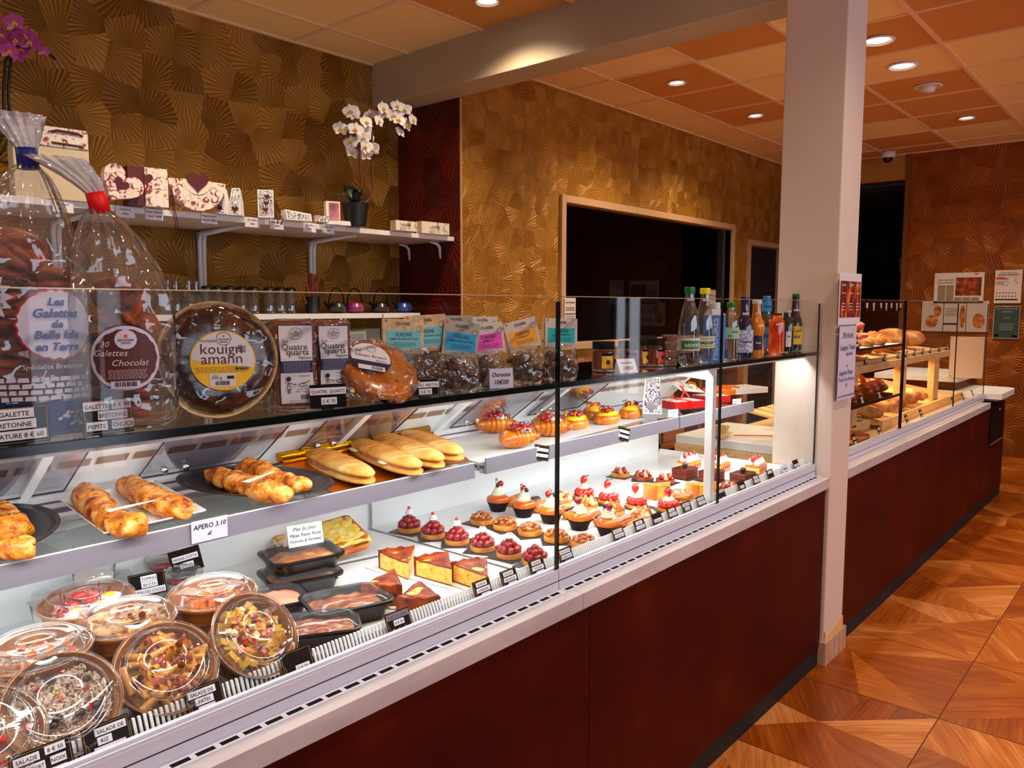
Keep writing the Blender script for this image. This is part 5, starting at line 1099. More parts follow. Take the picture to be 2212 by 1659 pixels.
def panini(label, a, b_, z, fills, seed, W_=.047):
    p0, p1 = onZ(*a, z+.02), onZ(*b_, z+.02); p0.z = p1.z = z; d = p1-p0; L_ = d.length
    t = thing('panini', label, 'sandwich', (p0+p1)/2, math.atan2(d.y, d.x), 'grilled paninis on the gold tray')
    def half(nm, z0, hh, wk, top):
        g = MB(); g.ball((0, 0, z0), L_/2, W_*wk, hh, 30, 12, None, lambda d_: .05*noise.noise(d_*4+Vector((seed, 0, 0))))
        g.v = [((abs(x)/(L_/2))**.75*(L_/2)*(1 if x > 0 else -1), y, z_) for x, y, z_ in g.v]
        return obj(nm, g, panini_m, t, smooth=True)
    half('bread_bottom', .013, .0135, 1, 0); th = half('bread_top', .031, .0145, .95, 1)
    g = MB(); k = 0
    for i in range(9):
        x = -L_*.34+i*L_*.085; pts_ = [(x, y, .0312+.0147*math.sqrt(max(0, 1-(y/(W_*.95))**2-(x/(L_/2))**2))) for y in [-.032+.008*j for j in range(9)]]; g.tube(pts_, .0016, 5)
    obj('grill_stripe', g, grill_m, th)
    rr = random.Random(seed)
    for j, (m_, nm) in enumerate(fills):
        g = MB()
        for s_ in (-1, 1):
            blob(g, (rr.uniform(-.02, .02), -s_*0, .022), L_*.43, W_*.97, .005, seed+j, .12, 5, 30, 7)
            break
        if j: g = MB(); [blob(g, (rr.uniform(-L_*.3, L_*.3), -W_*.80, .023), .024, .012, .005, seed+k, .2, 4) for k in range(3)]
        obj(nm, g, m_, t, smooth=True)
    return t
HAM, TOM, CHE = (ham, 'ham_filling'), (tomato, 'tomato_filling'), (cheese_w, 'cheese_filling')
panini('grilled panini lying apart from the others, nearest the oval platter', (660, 975), (800, 1038), ZT-.012, [HAM], 1)
panini('grilled panini showing pink ham along its side', (765, 958), (905, 1018), ZT-.004, [HAM, CHE], 2)
panini('grilled panini with white cheese and tomato, third in line', (812, 945), (952, 1003), ZT+.004, [CHE, TOM], 3)
panini('grilled panini at the divider end with strongest ridges', (875, 940), (992, 988), ZT+.002, [TOM, CHE], 4)
note_card('lilac card handwritten apero 3.10 taped to the grey shelf front', (onY(453, 1155, 1.384).x, 1.3835, 1.030), [('APERO 3.10', .025, .013), ('€', .008, .013)], .072, .042, -.0, 0.02, paper_g, shear=.15, ts=.013)
# ---- parchment, garnished croissants, fruit pastries, gift boxes
q = [onZ(*p_, 1.052) for p_ in ((905, 965), (1035, 1000), (1395, 905), (1330, 868))]; g = MB(); g.add([tuple(p_) for p_ in q]+[(p_.x, p_.y, p_.z+.0008) for p_ in q], [(3, 2, 1, 0), (4, 5, 6, 7), (0, 1, 5, 4), (1, 2, 6, 5), (2, 3, 7, 6), (3, 0, 4, 7)])
o = obj('parchment_sheet', g, M('baking_paper', C(226, 228, 230), .5, bump=.4, bscale=6)); tag(o, 'sheet of white baking paper under the garnished croissants', 'paper')
def croissant(mb, L_, r, n=70, seg=14, curl=.5):
    P = []; rad = []
    for i in range(n):
        t = i/(n-1)-.5; a = t*curl*PI; Rr = L_/(curl*PI); P.append((Rr*math.sin(a), -Rr*(1-math.cos(a)), r*.8)); k = 1-abs(2*t)**1.7; st = abs(math.sin((t+.5)*PI*6.5))**.6; rad.append(r*(.24+.76*k)*(.80+.20*st)*(1+.012*math.sin(i*9)))
    return mb.tube(P, rad, seg, flat=.85)
def piece_topping(t, name, m_, n, rr, ex, ey, z, s0, s1, seed, amp=.3, box=False):
    g = MB()
    for k in range(n):
        x, y = rr.uniform(-ex, ex), rr.uniform(-ey, ey); s_ = rr.uniform(s0, s1); zz = z*(1-.45*(x/(ex*1.8))**2-.4*(y/(ey*1.6))**2)+rr.uniform(0, .004); blob(g, (x, y, zz), s_, s_*rr.uniform(.6, 1), s_*.6, seed+k, amp, 3, 8, 6)
    o = obj(name, g, m_, t, smooth=True); o['kind'] = 'stuff'; return o
def garnished(label, u, v, z, rz, L_, r, seed):
    rz -= 1.0
    p = onZ(u, v, z+.03); t = thing('garnished_croissant', label, 'croissant', (p.x, p.y, z), rz, 'croissants topped with red praline'); rr = random.Random(seed)
    g = MB(); croissant(g, L_, r); 
    v0 = [Vector(v_) for v_ in g.v]; g.v = [(x, y+.022, max(z_, .001)) for x, y, z_ in g.v]; obj('croissant_body', g, croi_m, t, smooth=True)
    piece_topping(t, 'red_praline', red_bits, 24, rr, L_*.26, r*.55, r*1.72, .006, .011, seed)
    g = MB(); blob(g, (L_*.1, -.002, r*1.42), L_*.13, r*.5, .010, seed, .3, 3); obj('icing', g, cream_m, t, smooth=True)
    g = MB()
    for k in range(6): x = -L_*.25+k*L_*.1; g.tube([(x, -r*.8, r*1.2), (x+.006, 0, r*1.95), (x+.012, r*.8, r*1.3)], .0011, 5)
    obj('chocolate_drizzle', g, choc_m, t)
garnished('garnished croissant nearest the empty end of the baking paper', 1072, 918, 1.053, .35, .152, .040, 11)
garnished('garnished croissant at the back of the cluster, highest', 1142, 892, 1.057, .1, .155, .041, 12)
garnished('garnished croissant in front with its pointed end towards the shelf edge', 1125, 948, 1.053, .8, .150, .040, 13)
garnished('garnished croissant straddling the glass joint', 1190, 925, 1.053, .25, .150, .041, 14)
orange_f = M('apricot_slice', C(250, 150, 30), .25, coat=.5)
def fruit_pastry(label, u, v, rz, seed):
    p = onZ(u, v, 1.053+.02); t = thing('fruit_pastry', label, 'pastry', (p.x, p.y, 1.053), rz, 'custard pastries topped with fruit'); rr = random.Random(seed)
    g = MB(); g.lathe([(.040, 0), (.048, .006), (.050, .018), (.046, .030), (.03, .034), (.001, .035)], 40, sx=1.25, sy=.85, twist=lambda a, h: .035*math.sin(a*26)); obj('pastry_base', g, croi_m, t, smooth=True)
    g = MB(); blob(g, (0, 0, .034), .052, .034, .014, seed, .25, 3, 20, 10); obj('custard', g, custard, t, smooth=True)
    g = MB(); [blob(g, (rr.uniform(-.035, .035), rr.uniform(-.02, .015), .048+rr.uniform(0, .004)), .012, .009, .008, seed+k, .3) for k in range(5)]; obj('cherry_halves', g, rasp_m, t, smooth=True)
    g = MB(); [g.tube([(x0-.014, y0, .046), (x0, y0+.002, .056), (x0+.012, y0, .048)], [.003, .007, .003], 8, flat=.5) for x0, y0 in [(rr.uniform(-.03, .03), rr.uniform(-.02, .02)) for k in range(3)]]; obj('apricot_slices', g, orange_f, t, smooth=True)
    g = MB(); [g.tube([(x0, y0, .048), (x0+rr.uniform(-.02, .02), y0+.01, .062), (x0+rr.uniform(-.03, .03), y0+.02, .058)], .0018, 6) for x0, y0 in [(rr.uniform(-.03, .03), rr.uniform(-.02, .02)) for k in range(4)]]; obj('chocolate_curls', g, choc_m, t)
fruit_pastry('fruit and custard pastry beside the croissant at the glass joint', 1243, 912, .2, 21)
fruit_pastry('fruit and custard pastry behind and between its two neighbours', 1282, 892, .5, 22)
fruit_pastry('fruit and custard pastry above the small shelf tag', 1312, 902, .1, 23)
fruit_pastry('fruit and custard pastry closest to the white house-shaped box', 1362, 890, .3, 24)
patt = M('scroll_pattern_white', C(236, 232, 238), .5, stops=[(.47, C(60, 50, 60)), (.50, C(238, 234, 240))], nscale=70, ndetail=1, ndist=3)
patt_r = M('scroll_pattern_red', C(240, 230, 224), .5, stops=[(.44, C(170, 60, 76)), (.49, C(242, 232, 226))], nscale=60, ndetail=2, ndist=2.5)
box_w = M('white_box_card', C(240, 236, 236), .5)
def heart(s_, cx=0, cz=0, n=28):
    return [(cx+s_*.0625*16*math.sin(a)**3, cz+s_*.0625*(13*math.cos(a)-5*math.cos(2*a)-2*math.cos(3*a)-math.cos(4*a))) for a in [2*PI*i/n for i in range(n)]]
def house_box(name, label, cat, loc, rz, wd, ht, dp, roof, face, hole, group=None, hs=.33):
    t = thing(name, label, cat, loc, rz, group); h1 = ht*(1-roof)
    g = MB(); prof = [(-wd/2, 0), (wd/2, 0), (wd*.5, h1*.75), (wd*.38, ht*.97), (wd*.30, ht), (-wd*.30, ht), (-wd*.38, ht*.97), (-wd*.5, h1*.75)]
    v = [(x*.9 if False else x, -dp/2*(1-.75*max(0, (z-h1*.5)/(ht-h1*.5))), z) for x, z in prof]+[(x, dp/2*(1-.75*max(0, (z-h1*.5)/(ht-h1*.5))), z) for x, z in prof]
    n = len(prof); g.add(v, [tuple(range(n)), tuple(range(2*n-1, n-1, -1))]+[(i, n+i, n+(i+1) % n, (i+1) % n) for i in range(n)]); obj('box_body', g, box_w, t)
    g = MB(); k = .86
    def fy(z): return -dp/2*(1-.75*max(0, (z-h1*.5)/(ht-h1*.5)))-.0006
    pr = [(x*k, z*.93+ht*.03) for x, z in prof]; g.add([(x, fy(z), z) for x, z in pr], [tuple(range(n))]); 
    fp = obj('printed_front', g, face, t)
    g = MB(); hp = heart(wd*hs, 0, ht*.22); g.add([(x, fy(z)-.0006, z) for x, z in hp], [tuple(range(len(hp)))]); obj('heart_window', g, hole, t)
    return t
p = onZ(1415, 903, 1.053); house_box('gift_box', 'white house-shaped gift box with heart window and black scrollwork', 'gift box', (p.x+.01, p.y+.02, 1.0725), -1.0, .070, .135, .10, .45, patt, M('grey_window', C(150, 140, 150), .3))
red_card = M('red_box_card', C(170, 14, 24), .4)
def flat_box(name, label, loc, rz, sx, sy, h_, side, top, lid=None, group='chocolate boxes at the end of the pastry tier'):
    t = thing(name, label, 'gift box', loc, rz, group)
    g = MB(); g.box(-sx/2, sx/2, -sy/2, sy/2, 0, h_); obj('box_tray', g, side, t, bevel=.001)
    g = MB(); g.box(-sx*.46, sx*.46, -sy*.46, sy*.46, h_, h_+.001); obj('printed_lid', g, top, t)
    return t
p = onZ(1480, 888, 1.06); rb = flat_box('chocolate_box', 'dark red chocolate box with patterned lid and red ribbon bow', (p.x, p.y+.02, 1.0725), -.35, .150, .105, .030, red_card, patt_r)
ribbon = M('red_ribbon', C(200, 16, 30), .3)
g = MB(); g.box(-.008, .008, -.0535, .0535, .001, .0325); g.tube([(0, 0, .034), (-.03, .012, .050), (-.05, 0, .040), (-.01, 0, .034)], .0035, 6, flat=.4); g.tube([(0, 0, .034), (.025, .012, .058), (.012, .02, .085), (.045, 0, .036)], .0035, 6, flat=.4); obj('ribbon', g, ribbon, rb)
p = onZ(1545, 875, 1.06); rb2 = flat_box('chocolate_box', 'second dark red chocolate box, passing behind the white post', (p.x, p.y+.02, 1.0725), -.35, .120, .105, .028, red_card, patt_r)
p = onZ(1570, 850, 1.07); ob = flat_box('chocolate_box', 'open orange-lined chocolate box with divider, behind the glass joint', (p.x-.02, p.y+.0, 1.0725), -.35, .150, .13, .022, M('orange_box', C(236, 130, 20), .4), M('orange_lining', C(240, 150, 40), .35))
g = MB(); g.box(-.07, .07, -.004, -.002, .022, .034); g.box(-.07, .07, .028, .030, .022, .034); g.box(-.02, -.018, -.06, .06, .022, .034); g.box(.03, .032, -.06, .06, .022, .034); obj('divider_ribs', g, M('orange_box', C(236, 130, 20), .4), ob)
p = onZ(1610, 850, 1.07); flat_box('chocolate_box', 'white chocolate box with black scrollwork lid at the tier end', (p.x+.02, p.y+.03, 1.0725), -.35, .20, .14, .026, box_w, patt)
p = onZ(1490, 850, 1.09); lid = thing('box_lid', 'white card lid leaning open with orange ribbon handles', 'box lid', (p.x+.03, p.y+.03, 1.112), rot=(.35, .12, -.35))
g = MB(); g.box(-.07, .07, -.045, .045, 0, .002); obj('lid_board', g, box_w, lid)
g = MB(); [g.tube([(-.05+.08*k, .03, .0), (-.06+.08*k, .02, .02), (-.045+.08*k, .0, .024), (-.035+.08*k, -.02, .004)], .004, 6, flat=.4) for k in (0, 1)]; obj('orange_ribbon', g, M('orange_ribbon', C(236, 150, 30), .3), lid)
g = MB(); g.add([(x*1+.02, z-.1*0, .0026) for x, z in heart(.014)], [tuple(range(28))]); obj('heart_window', g, M('grey_window', C(150, 140, 150), .3), lid)
note_card('small white price card leaning on the front of the red chocolate box', (onY(1452, 893, 1.40).x, 1.397, 1.0745), [('Coffret Amour', .016), ('€ 12.00', .006)], .048, .028, -.3, .05, ts=.0055)
note_card('small white price card by the open orange chocolate box', (onY(1590, 868, 1.40).x, 1.397, 1.0745), [('Coffret 15€', .008)], .05, .020, -.3, .05, ts=.008)
price_tag('small tag reading croissant garni clipped to the shelf lip before the glass joint', (onY(1170, 948, 1.38).x, 1.383, 1.034), [('CROISSANT', .002, .028, .042), ('GARNI 3 € 50', 0, .012, .046)], .054, .044, -.25, -.12, .22, group='tags clipped to the tier lip', ts=.006)
price_tag('small tag on the shelf lip below the fruit and custard pastries', (onY(1347, 912, 1.38).x, 1.383, 1.036), [('CHOCOLATINE', .002, .028, .042), ('GARNI 3 € 50', 0, .012, .046)], .054, .044, -.25, -.12, .30, group='tags clipped to the tier lip', ts=.006)

# ================================================================ deck: pastries
ZD = .8020
def lay(u, v, z=.818): p = onZ(u, v, z); return Vector((p.x, p.y, ZD))
RASP = MB(); RASP.ball((0, 0, 0), .0098, .0098, .011, 20, 12, None, lambda d: .13*math.sin(7*math.atan2(d.y, d.x))*math.sin(9*math.asin(max(-1, min(1, d.z)))))
def tart_shell(t, r, h_, m_=shell_m):
    g = MB(); g.lathe([(r*.93, 0), (r, .003), (r*1.02, h_), (r*.95, h_), (r*.92, h_*.7), (.001, h_*.7)], 36); obj('tart_shell', g, m_, t, smooth=True, smooth_angle=.6)
def slate_at(t, s_=.044):
    g = MB(); g.box(-s_, s_, -s_, s_, -.0001, .0019); obj('slate_card', g, slate, t)
def swirl(mb, r, h_, turns, z0, tr=.0055, n=90):
    P = [((r*(1-q)**.8)*math.cos(q*turns*2*PI), (r*(1-q)**.8)*math.sin(q*turns*2*PI), z0+h_*q) for q in [i/(n-1) for i in range(n)]]
    return mb.tube(P, [tr*(1-.55*i/(n-1)) for i in range(n)], 8).lathe([(r*.8, z0-.002), (r*.75, z0+h_*.4), (r*.3, z0+h_*.85), (.001, z0+h_)], 14)
def rasp_tart(loc, label, top=True):
    t = thing('raspberry_tart', label, 'tart', loc, R.random()*.6, 'raspberry tartlets'); slate_at(t); tart_shell(t, .034, .016); f = None; rr = random.Random(int(loc.y*1000))
    spots = [(.024*math.cos(a), .024*math.sin(a), .024) for a in [i*2*PI/8 for i in range(8)]]+[(.012*math.cos(a), .012*math.sin(a), .036) for a in [.4+i*2*PI/4 for i in range(4)]]+[(0, 0, .045)]
    for s_ in spots:
        if f is None: f = obj('raspberry', RASP, rasp_m, t, smooth=True); f.location = s_
        else: child(t, f, s_, (rr.uniform(-.8, .8)+1.2*s_[1]/-.024 if False else rr.uniform(-1.2, 1.2), rr.uniform(-1.2, 1.2), rr.random()*6))
    if top:
        g = MB(); g.ball((0, 0, .060), .0105, .0105, .0085, 14, 8); g.ball((0, 0, .0555), .013, .013, .005, 14, 6); obj('cream_drop', g, white_c, t, smooth=True)
        g = MB(); g.ball((0, 0, .071), .0052, .0052, .0052, 10, 8); obj('redcurrant', g, straw_m, t, smooth=True)
    return t
names = ['farthest', 'second', 'third', 'fourth', 'fifth']
X1 = 1.532
ys = [1.735, 1.635, 1.54, 1.443, 1.349]
rt = None
for k, y in enumerate(ys):
    lb_ = 'raspberry tartlet with cream drop, %s from the back panel in the row by the divider' % ('first', 'second', 'third', 'fourth', 'fifth')[k]
    rt = rasp_tart(Vector((X1, y, ZD)), lb_) if rt is None else dup(rt, Vector((X1+.003*k, y, ZD)), R.random()*6, lb_)
rasp_tart(Vector((X1+.01, 1.258, ZD)), 'raspberry tartlet without any cream, at the front of its row', False)
def nut_tart(loc, label, seed):
    t = thing('walnut_tart', label, 'tart', loc, 0, 'caramelised nut tartlets'); slate_at(t); tart_shell(t, .036, .017); rr = random.Random(seed); g = MB()
    for k in range(34):
        a = rr.random()*2*PI; q = math.sqrt(rr.random())*.029; blob(g, (q*math.cos(a), q*math.sin(a), .022+.012*(1-(q/.03)**2)), rr.uniform(.006, .009), rr.uniform(.004, .007), .005, seed+k, .35, 3, 9, 6)
    o = obj('nut_topping', g, nut_m, t, smooth=True); o['kind'] = 'stuff'; return t
nt_ = None
for k, (x, y) in enumerate(((1.735, 1.63), (1.738, 1.535), (1.742, 1.44), (1.742, 1.342), (1.748, 1.252))):
    lb_ = 'caramelised nut tartlet on slate, %s counting from the back of its row' % ('first', 'second', 'third', 'fourth', 'fifth')[k]
    nt_ = nut_tart(Vector((x, y, ZD)), lb_, 31) if nt_ is None else dup(nt_, Vector((x, y, ZD)), k*1.3, lb_)
def baba(loc, label):
    t = thing('rum_baba', label, 'cake', loc, 0, 'rum babas in black cups')
    g = MB(); g.lathe([(.024, 0), (.036, .030), (.0375, .0305), (.0375, .032), (.035, .031), (.024, .002)], 32); obj('paper_cup', g, black_m, t, smooth=True, smooth_angle=.6)
    g = MB(); g.lathe([(.026, .012), (.033, .026), (.038, .036), (.036, .046), (.026, .052), (.001, .053)], 32, twist=lambda a, h: .02*math.sin(a*3)); obj('cake_dome', g, baba_m, t, smooth=True)
    g = MB(); swirl(g, .0185, .036, 5, .052, .0062); obj('cream_swirl', g, cream_m, t, smooth=True)
    g = MB(); g.ball((-.009, -.006, .086), .0068, n=12); obj('blueberry', g, blueb, t, smooth=True)
    f = obj('raspberry', RASP, rasp_m, t, smooth=True); f.location = (.008, -.003, .088); f.rotation_euler = (.5, .4, 0)
    g = MB(); g.tube([(.001, .006, .078), (.001, .008, .104)], .0042, 10); g.ball((.001, .008, .104), .0046, .0046, .005, 10, 6); obj('syrup_pipette', g, film('amber_pipette', (1, .72, .35, 1), 2.5), t, smooth=True)
    return t
bb = None
for k, (x, y) in enumerate(((1.885, 1.695), (1.885, 1.585), (1.885, 1.475), (1.885, 1.365), (1.885, 1.262))):
    lb_ = 'cream-topped rum baba with berries, %s counting from the back of its row' % ('first', 'second', 'third', 'fourth', 'fifth')[k]
    bb = baba(Vector((x, y, ZD)), lb_) if bb is None else dup(bb, Vector((x, y, ZD)), k*1.1, lb_)
def eclair(loc, label, icing, seed):
    t = thing('eclair', label, 'eclair', loc, .08, 'eclairs between the babas and meringue tarts')
    g = MB(); loaf_tube(g, [(-.055, 0, .014), (-.02, 0, .016), (.02, 0, .016), (.055, 0, .014)], .019, 20, 14, .8, .2, .06, seed); obj('choux', g, shell_m, t, smooth=True)
    g = MB(); loaf_tube(g, [(-.05, 0, .022), (0, 0, .0235), (.05, 0, .022)], .0165, 18, 12, .62, .2, .03, seed+3); g.v = [(x, y, max(z, .019)) for x, y, z in g.v]; obj('icing', g, icing, t, smooth=True); return t
for k, (y, m_, w_) in enumerate(((1.70, shell_m, 'plain'), (1.64, choc_m, 'dark chocolate'), (1.58, icing_b, 'coffee'), (1.52, nut_m, 'nut-coated'), (1.46, choc_m, 'dark chocolate'), (1.40, icing_b, 'coffee'), (1.34, choc_m, 'dark chocolate'), (1.28, nut_m, 'nut-coated'), (1.225, icing_b, 'coffee'))):
    eclair(Vector((1.985, y, ZD)), '%s eclair, %s in line from the back panel' % (w_, ('first', 'second', 'third', 'fourth', 'fifth', 'sixth', 'seventh', 'eighth', 'ninth')[k]), m_, 40+k)
def mer_tart(loc, label):
    t = thing('meringue_tart', label, 'tart', loc, 0, 'torched meringue tartlets'); tart_shell(t, .036, .014); g = MB()
    for k in range(9):
        a = k*2*PI/7 if k < 7 else k; q = .023 if k < 7 else .006; x, y = q*math.cos(a), q*math.sin(a)
        g.lathe([(.011, .012), (.0125, .018), (.009, .027), (.004, .035), (.001, .040)], 14, cx=x, cy=y, twist=lambda a_, h: .12*math.sin(a_*5+h*300))
    obj('meringue', g, mering, t, smooth=True); return t
mt = None
for k, (x, y) in enumerate(((2.10, 1.595), (2.10, 1.49), (2.10, 1.385), (2.10, 1.282))):
    lb_ = 'torched meringue tartlet, %s counting from the back of its row' % ('first', 'second', 'third', 'fourth')[k]
    mt = mer_tart(Vector((x, y, ZD)), lb_) if mt is None else dup(mt, Vector((x, y, ZD)), k*.9, lb_)
STRAW = MB(); STRAW.lathe([(.001, 0), (.008, .002), (.0125, .009), (.0125, .015), (.008, .024), (.002, .031), (.001, .0315)], 14)
def straw_tart(loc, label):
    t = thing('strawberry_tart', label, 'tart', loc, 0, 'strawberry tartlets'); slate_at(t); tart_shell(t, .036, .014); f = None
    for k in range(8):
        a = k*2*PI/8; s_ = (.032*math.cos(a), .032*math.sin(a), .017); ro = Euler((0, 0, 0)); 
        if f is None: f = obj('strawberry', STRAW, straw_m, t, smooth=True); c_ = f
        else: c_ = child(t, f, (0, 0, 0))
        c_.location = s_; c_.rotation_euler = (0, -.85, a); c_.rotation_mode = 'XYZ'
    g = MB(); swirl(g, .0175, .020, 3, .036, .0055); obj('cream_swirl', g, cream_m, t, smooth=True)
    c_ = child(t, f, (.006, -.002, .078), (PI+.5, .2, 0))
    g = MB()
    for k in range(6): a = k*PI/3; g.add([(.006, -.002, .079), (.006+.010*math.cos(a-.3), -.002+.010*math.sin(a-.3), .080), (.006+.014*math.cos(a), -.002+.014*math.sin(a), .083)], [(0, 1, 2)])
    obj('strawberry_leaves', g, leaf_g, t, solid=.0006); return t
st_ = None
for k, (x, y) in enumerate(((2.20, 1.575), (2.205, 1.475), (2.215, 1.37), (2.245, 1.268))):
    lb_ = 'strawberry tartlet with cream and a whole berry, %s counting from the back of its row' % ('first', 'second', 'third', 'fourth')[k]
    st_ = straw_tart(Vector((x, y, ZD)), lb_) if st_ is None else dup(st_, Vector((x, y, ZD)), k*.8, lb_)
# paris-brest
t = thing('paris_brest', 'choux ring pastry with piped praline cream and chopped nuts near the grille', 'pastry', (2.345, 1.285, ZD), .1)
g = MB(); g.lathe([(.045, 0), (.052, .008), (.046, .016), (.02, .016), (.02, 0)], 32, sx=1.35); obj('choux_base', g, shell_m, t, smooth=True)
g = MB(); g.lathe([(.044, .014), (.052, .022), (.046, .030), (.02, .028)], 60, sx=1.35, twist=lambda a, h: .06*math.sin(a*22)); obj('praline_cream', g, M('praline_cream', C(232, 186, 120), .5), t, smooth=True)
g = MB(); g.lathe([(.050, .029), (.046, .040), (.034, .045), (.020, .038)], 32, sx=1.35); obj('choux_lid', g, croi_m, t, smooth=True); rr = random.Random(9); piece_topping(t, 'chopped_nuts', nut_m, 26, rr, .05, .03, .048, .003, .005, 50)
# flan slices
def wedge(t, r, h_, a0, side, top, crust, crust_h=None, thick=.004, n=8, rough=0, seed=0):
    """cake slice, tip at origin, opening towards +X"""
    def pt(q, k): a = -a0/2+a0*q/n; return (r*k*math.cos(a), r*k*math.sin(a))
    g = MB(); poly = [(0, 0)]+[pt(q, 1) for q in range(n+1)]; g.prism(poly, thick*.5, h_-.003)
    obj('filling', g, side, t, bevel=.001)
    g = MB(); m_ = 7; vs = []; 
    for i in range(m_+1):
        for q in range(n+1): x, y = pt(q, i/m_); vs.append((x, y, h_-.003+.0022*nz((x, y, 0), 28, seed)*rough+(.002 if i == m_ else 0)*rough))
    fs = [(i*(n+1)+q, i*(n+1)+q+1, (i+1)*(n+1)+q+1, (i+1)*(n+1)+q) for i in range(m_) for q in range(n)]; g.add(vs, fs); obj('browned_top', g, top, t, smooth=True, solid=.003)
    g = MB(); ch = crust_h or h_+.003; P = []
    for q in range(n+1): x, y = pt(q, 1.0); x2, y2 = pt(q, 1.06); P.append((x, y, x2, y2, ch+.0012*rough*math.sin(q*2.3+seed)))
    vs = []; 
    for x, y, x2, y2, c_ in P: vs += [(x, y, 0), (x2, y2, 0), (x2*1.01, y2*1.01, c_), (x, y, c_)]
    fs = [(4*q+k, 4*q+(k+1) % 4, 4*(q+1)+(k+1) % 4, 4*(q+1)+k) for q in range(n) for k in range(4)]+[(0, 3, 2, 1), (4*n, 4*n+1, 4*n+2, 4*n+3)]; g.add(vs, fs); obj('crust', g, crust, t, smooth=False)
    g = MB(); g.prism(poly, 0, thick*.5); obj('crust_base', g, crust, t)
def slice_(name, label, cat, loc, rz, r, h_, a0, side, top, crust, group, rough=0, seed=0, fr=False):
    t = thing(name, label, cat, loc, rz, group); wedge(t, r, h_, a0, side, top, crust, rough=rough, seed=seed); return t
s1 = slice_('flan_slice', 'tall yellow flan slice topped with meringue bits, behind the other flan', 'flan', Vector((2.445, 1.375, ZD)), 2.9, .10, .050, .62, flan_in, flan_top, croi_m, 'custard flan slices', seed=1)
slice_('flan_slice', 'yellow flan slice with glossy top next to the white post', 'flan', Vector((2.58, 1.265, ZD)), 2.75, .11, .044, .62, flan_in, flan_top, croi_m, 'custard flan slices', seed=2)
# small meringue and berry tartlets on slate
def mini(loc, label, sm):
    t = thing('meringue_berry_tart', label, 'tart', loc, R.random(), 'berry and meringue tartlets on slate'); slate_at(t, .042); tart_shell(t, .035, .018, sm); f = None
    for k in range(4): a = .6+k*PI/2; g = MB(); g.lathe([(.011, .016), (.0115, .020), (.006, .031), (.001, .041)], 14, cx=.017*math.cos(a), cy=.017*math.sin(a)); obj('meringue_kiss', g, mering, t, smooth=True)
    for k in range(4):
        a = -.2+k*PI/2; s_ = (.019*math.cos(a), .019*math.sin(a), .025)
        if f is None: f = obj('raspberry', RASP, rasp_m, t, smooth=True); f.location = s_
        else: child(t, f, s_, (1.2, 0, a))
    return t
mini(Vector((2.585, 1.675, ZD)), 'berry and meringue tartlet in pale shell, farthest back on its slate', shell_m)
mini(Vector((2.592, 1.578, ZD)), 'berry and meringue tartlet in dark shell, middle of three slates', shell_d)
mini(Vector((2.60, 1.483, ZD)), 'berry and meringue tartlet in dark shell beside the chocolate squares', shell_d)
t = mini(Vector((2.62, 1.235, ZD)), 'white-peaked berry tartlet half behind the white post', shell_d)
def choc_sq(loc, label, seed):
    t = thing('chocolate_square', label, 'cake', loc, -.05, 'glazed chocolate squares'); slate_at(t, .048)
    g = MB(); g.box(-.045, .045, -.032, .032, .002, .020); g.box(-.045, .045, -.032, .032, .0215, .036); obj('cake_layers', g, M('red_brown_sponge', C(104, 34, 20), .5), t, bevel=.001)
    g = MB(); g.box(-.046, .046, -.033, .033, .036, .041); obj('glaze', g, choc_s, t, bevel=.002)
    g = MB(); blob(g, (.0, .0, .050), .012, .010, .010, seed, .35, 3); obj('chocolate_rosette', g, choc_m, t, smooth=True); return t
choc_sq(Vector((2.735, 1.475, ZD)), 'layered chocolate square with a black rosette, farthest back', 1)
choc_sq(Vector((2.755, 1.372, ZD)), 'layered chocolate square cut by the white post', 2)
choc_sq(Vector((2.80, 1.265, ZD)), 'layered chocolate square nearest the ribbed grille', 3)
def fraisier(loc, label, seed, rz=0):
    t = thing('strawberry_cream_slice', label, 'cake', loc, rz, 'strawberry cream slices')
    g = MB(); g.box(-.048, .048, -.030, .030, 0, .007); g.box(-.048, .048, -.030, .030, .028, .034); obj('sponge', g, shell_m, t)
    g = MB(); g.box(-.047, .047, -.029, .029, .007, .028); obj('custard_layer', g, M('vanilla_mousse', C(250, 214, 130), .45), t)
    g = MB(); rr = random.Random(seed); [g.ball((-.038+.019*k, -.0295, .017), .007, .0025, .009, 10, 6) for k in range(5)]; obj('strawberry_halves', g, straw_m, t, smooth=True)
    g = MB(); [g.lathe([(.011, .033), (.0125, .040), (.008, .050), (.001, .062)], 14, cx=-.034+.0225*(k % 4), cy=-.014+.028*(k//4)) for k in range(8)]; obj('cream_kisses', g, white_c, t, smooth=True)
    g = MB(); [g.lathe([(.001, .046), (.008, .050), (.007, .058), (.001, .074)], 10, cx=-.03+.02*k, cy=.006*(-1)**k) for k in range(4)]; obj('strawberry_wedges', g, straw_m, t, smooth=True); return t
fraisier(Vector((2.90, 1.545, ZD)), 'strawberry cream slice standing behind the white post', 1)
fraisier(Vector((2.945, 1.435, ZD)), 'strawberry cream slice with red wedges in the middle of the trio', 2, .05)
fraisier(Vector((3.01, 1.305, ZD)), 'strawberry cream slice closest to the end glass', 3, .1)
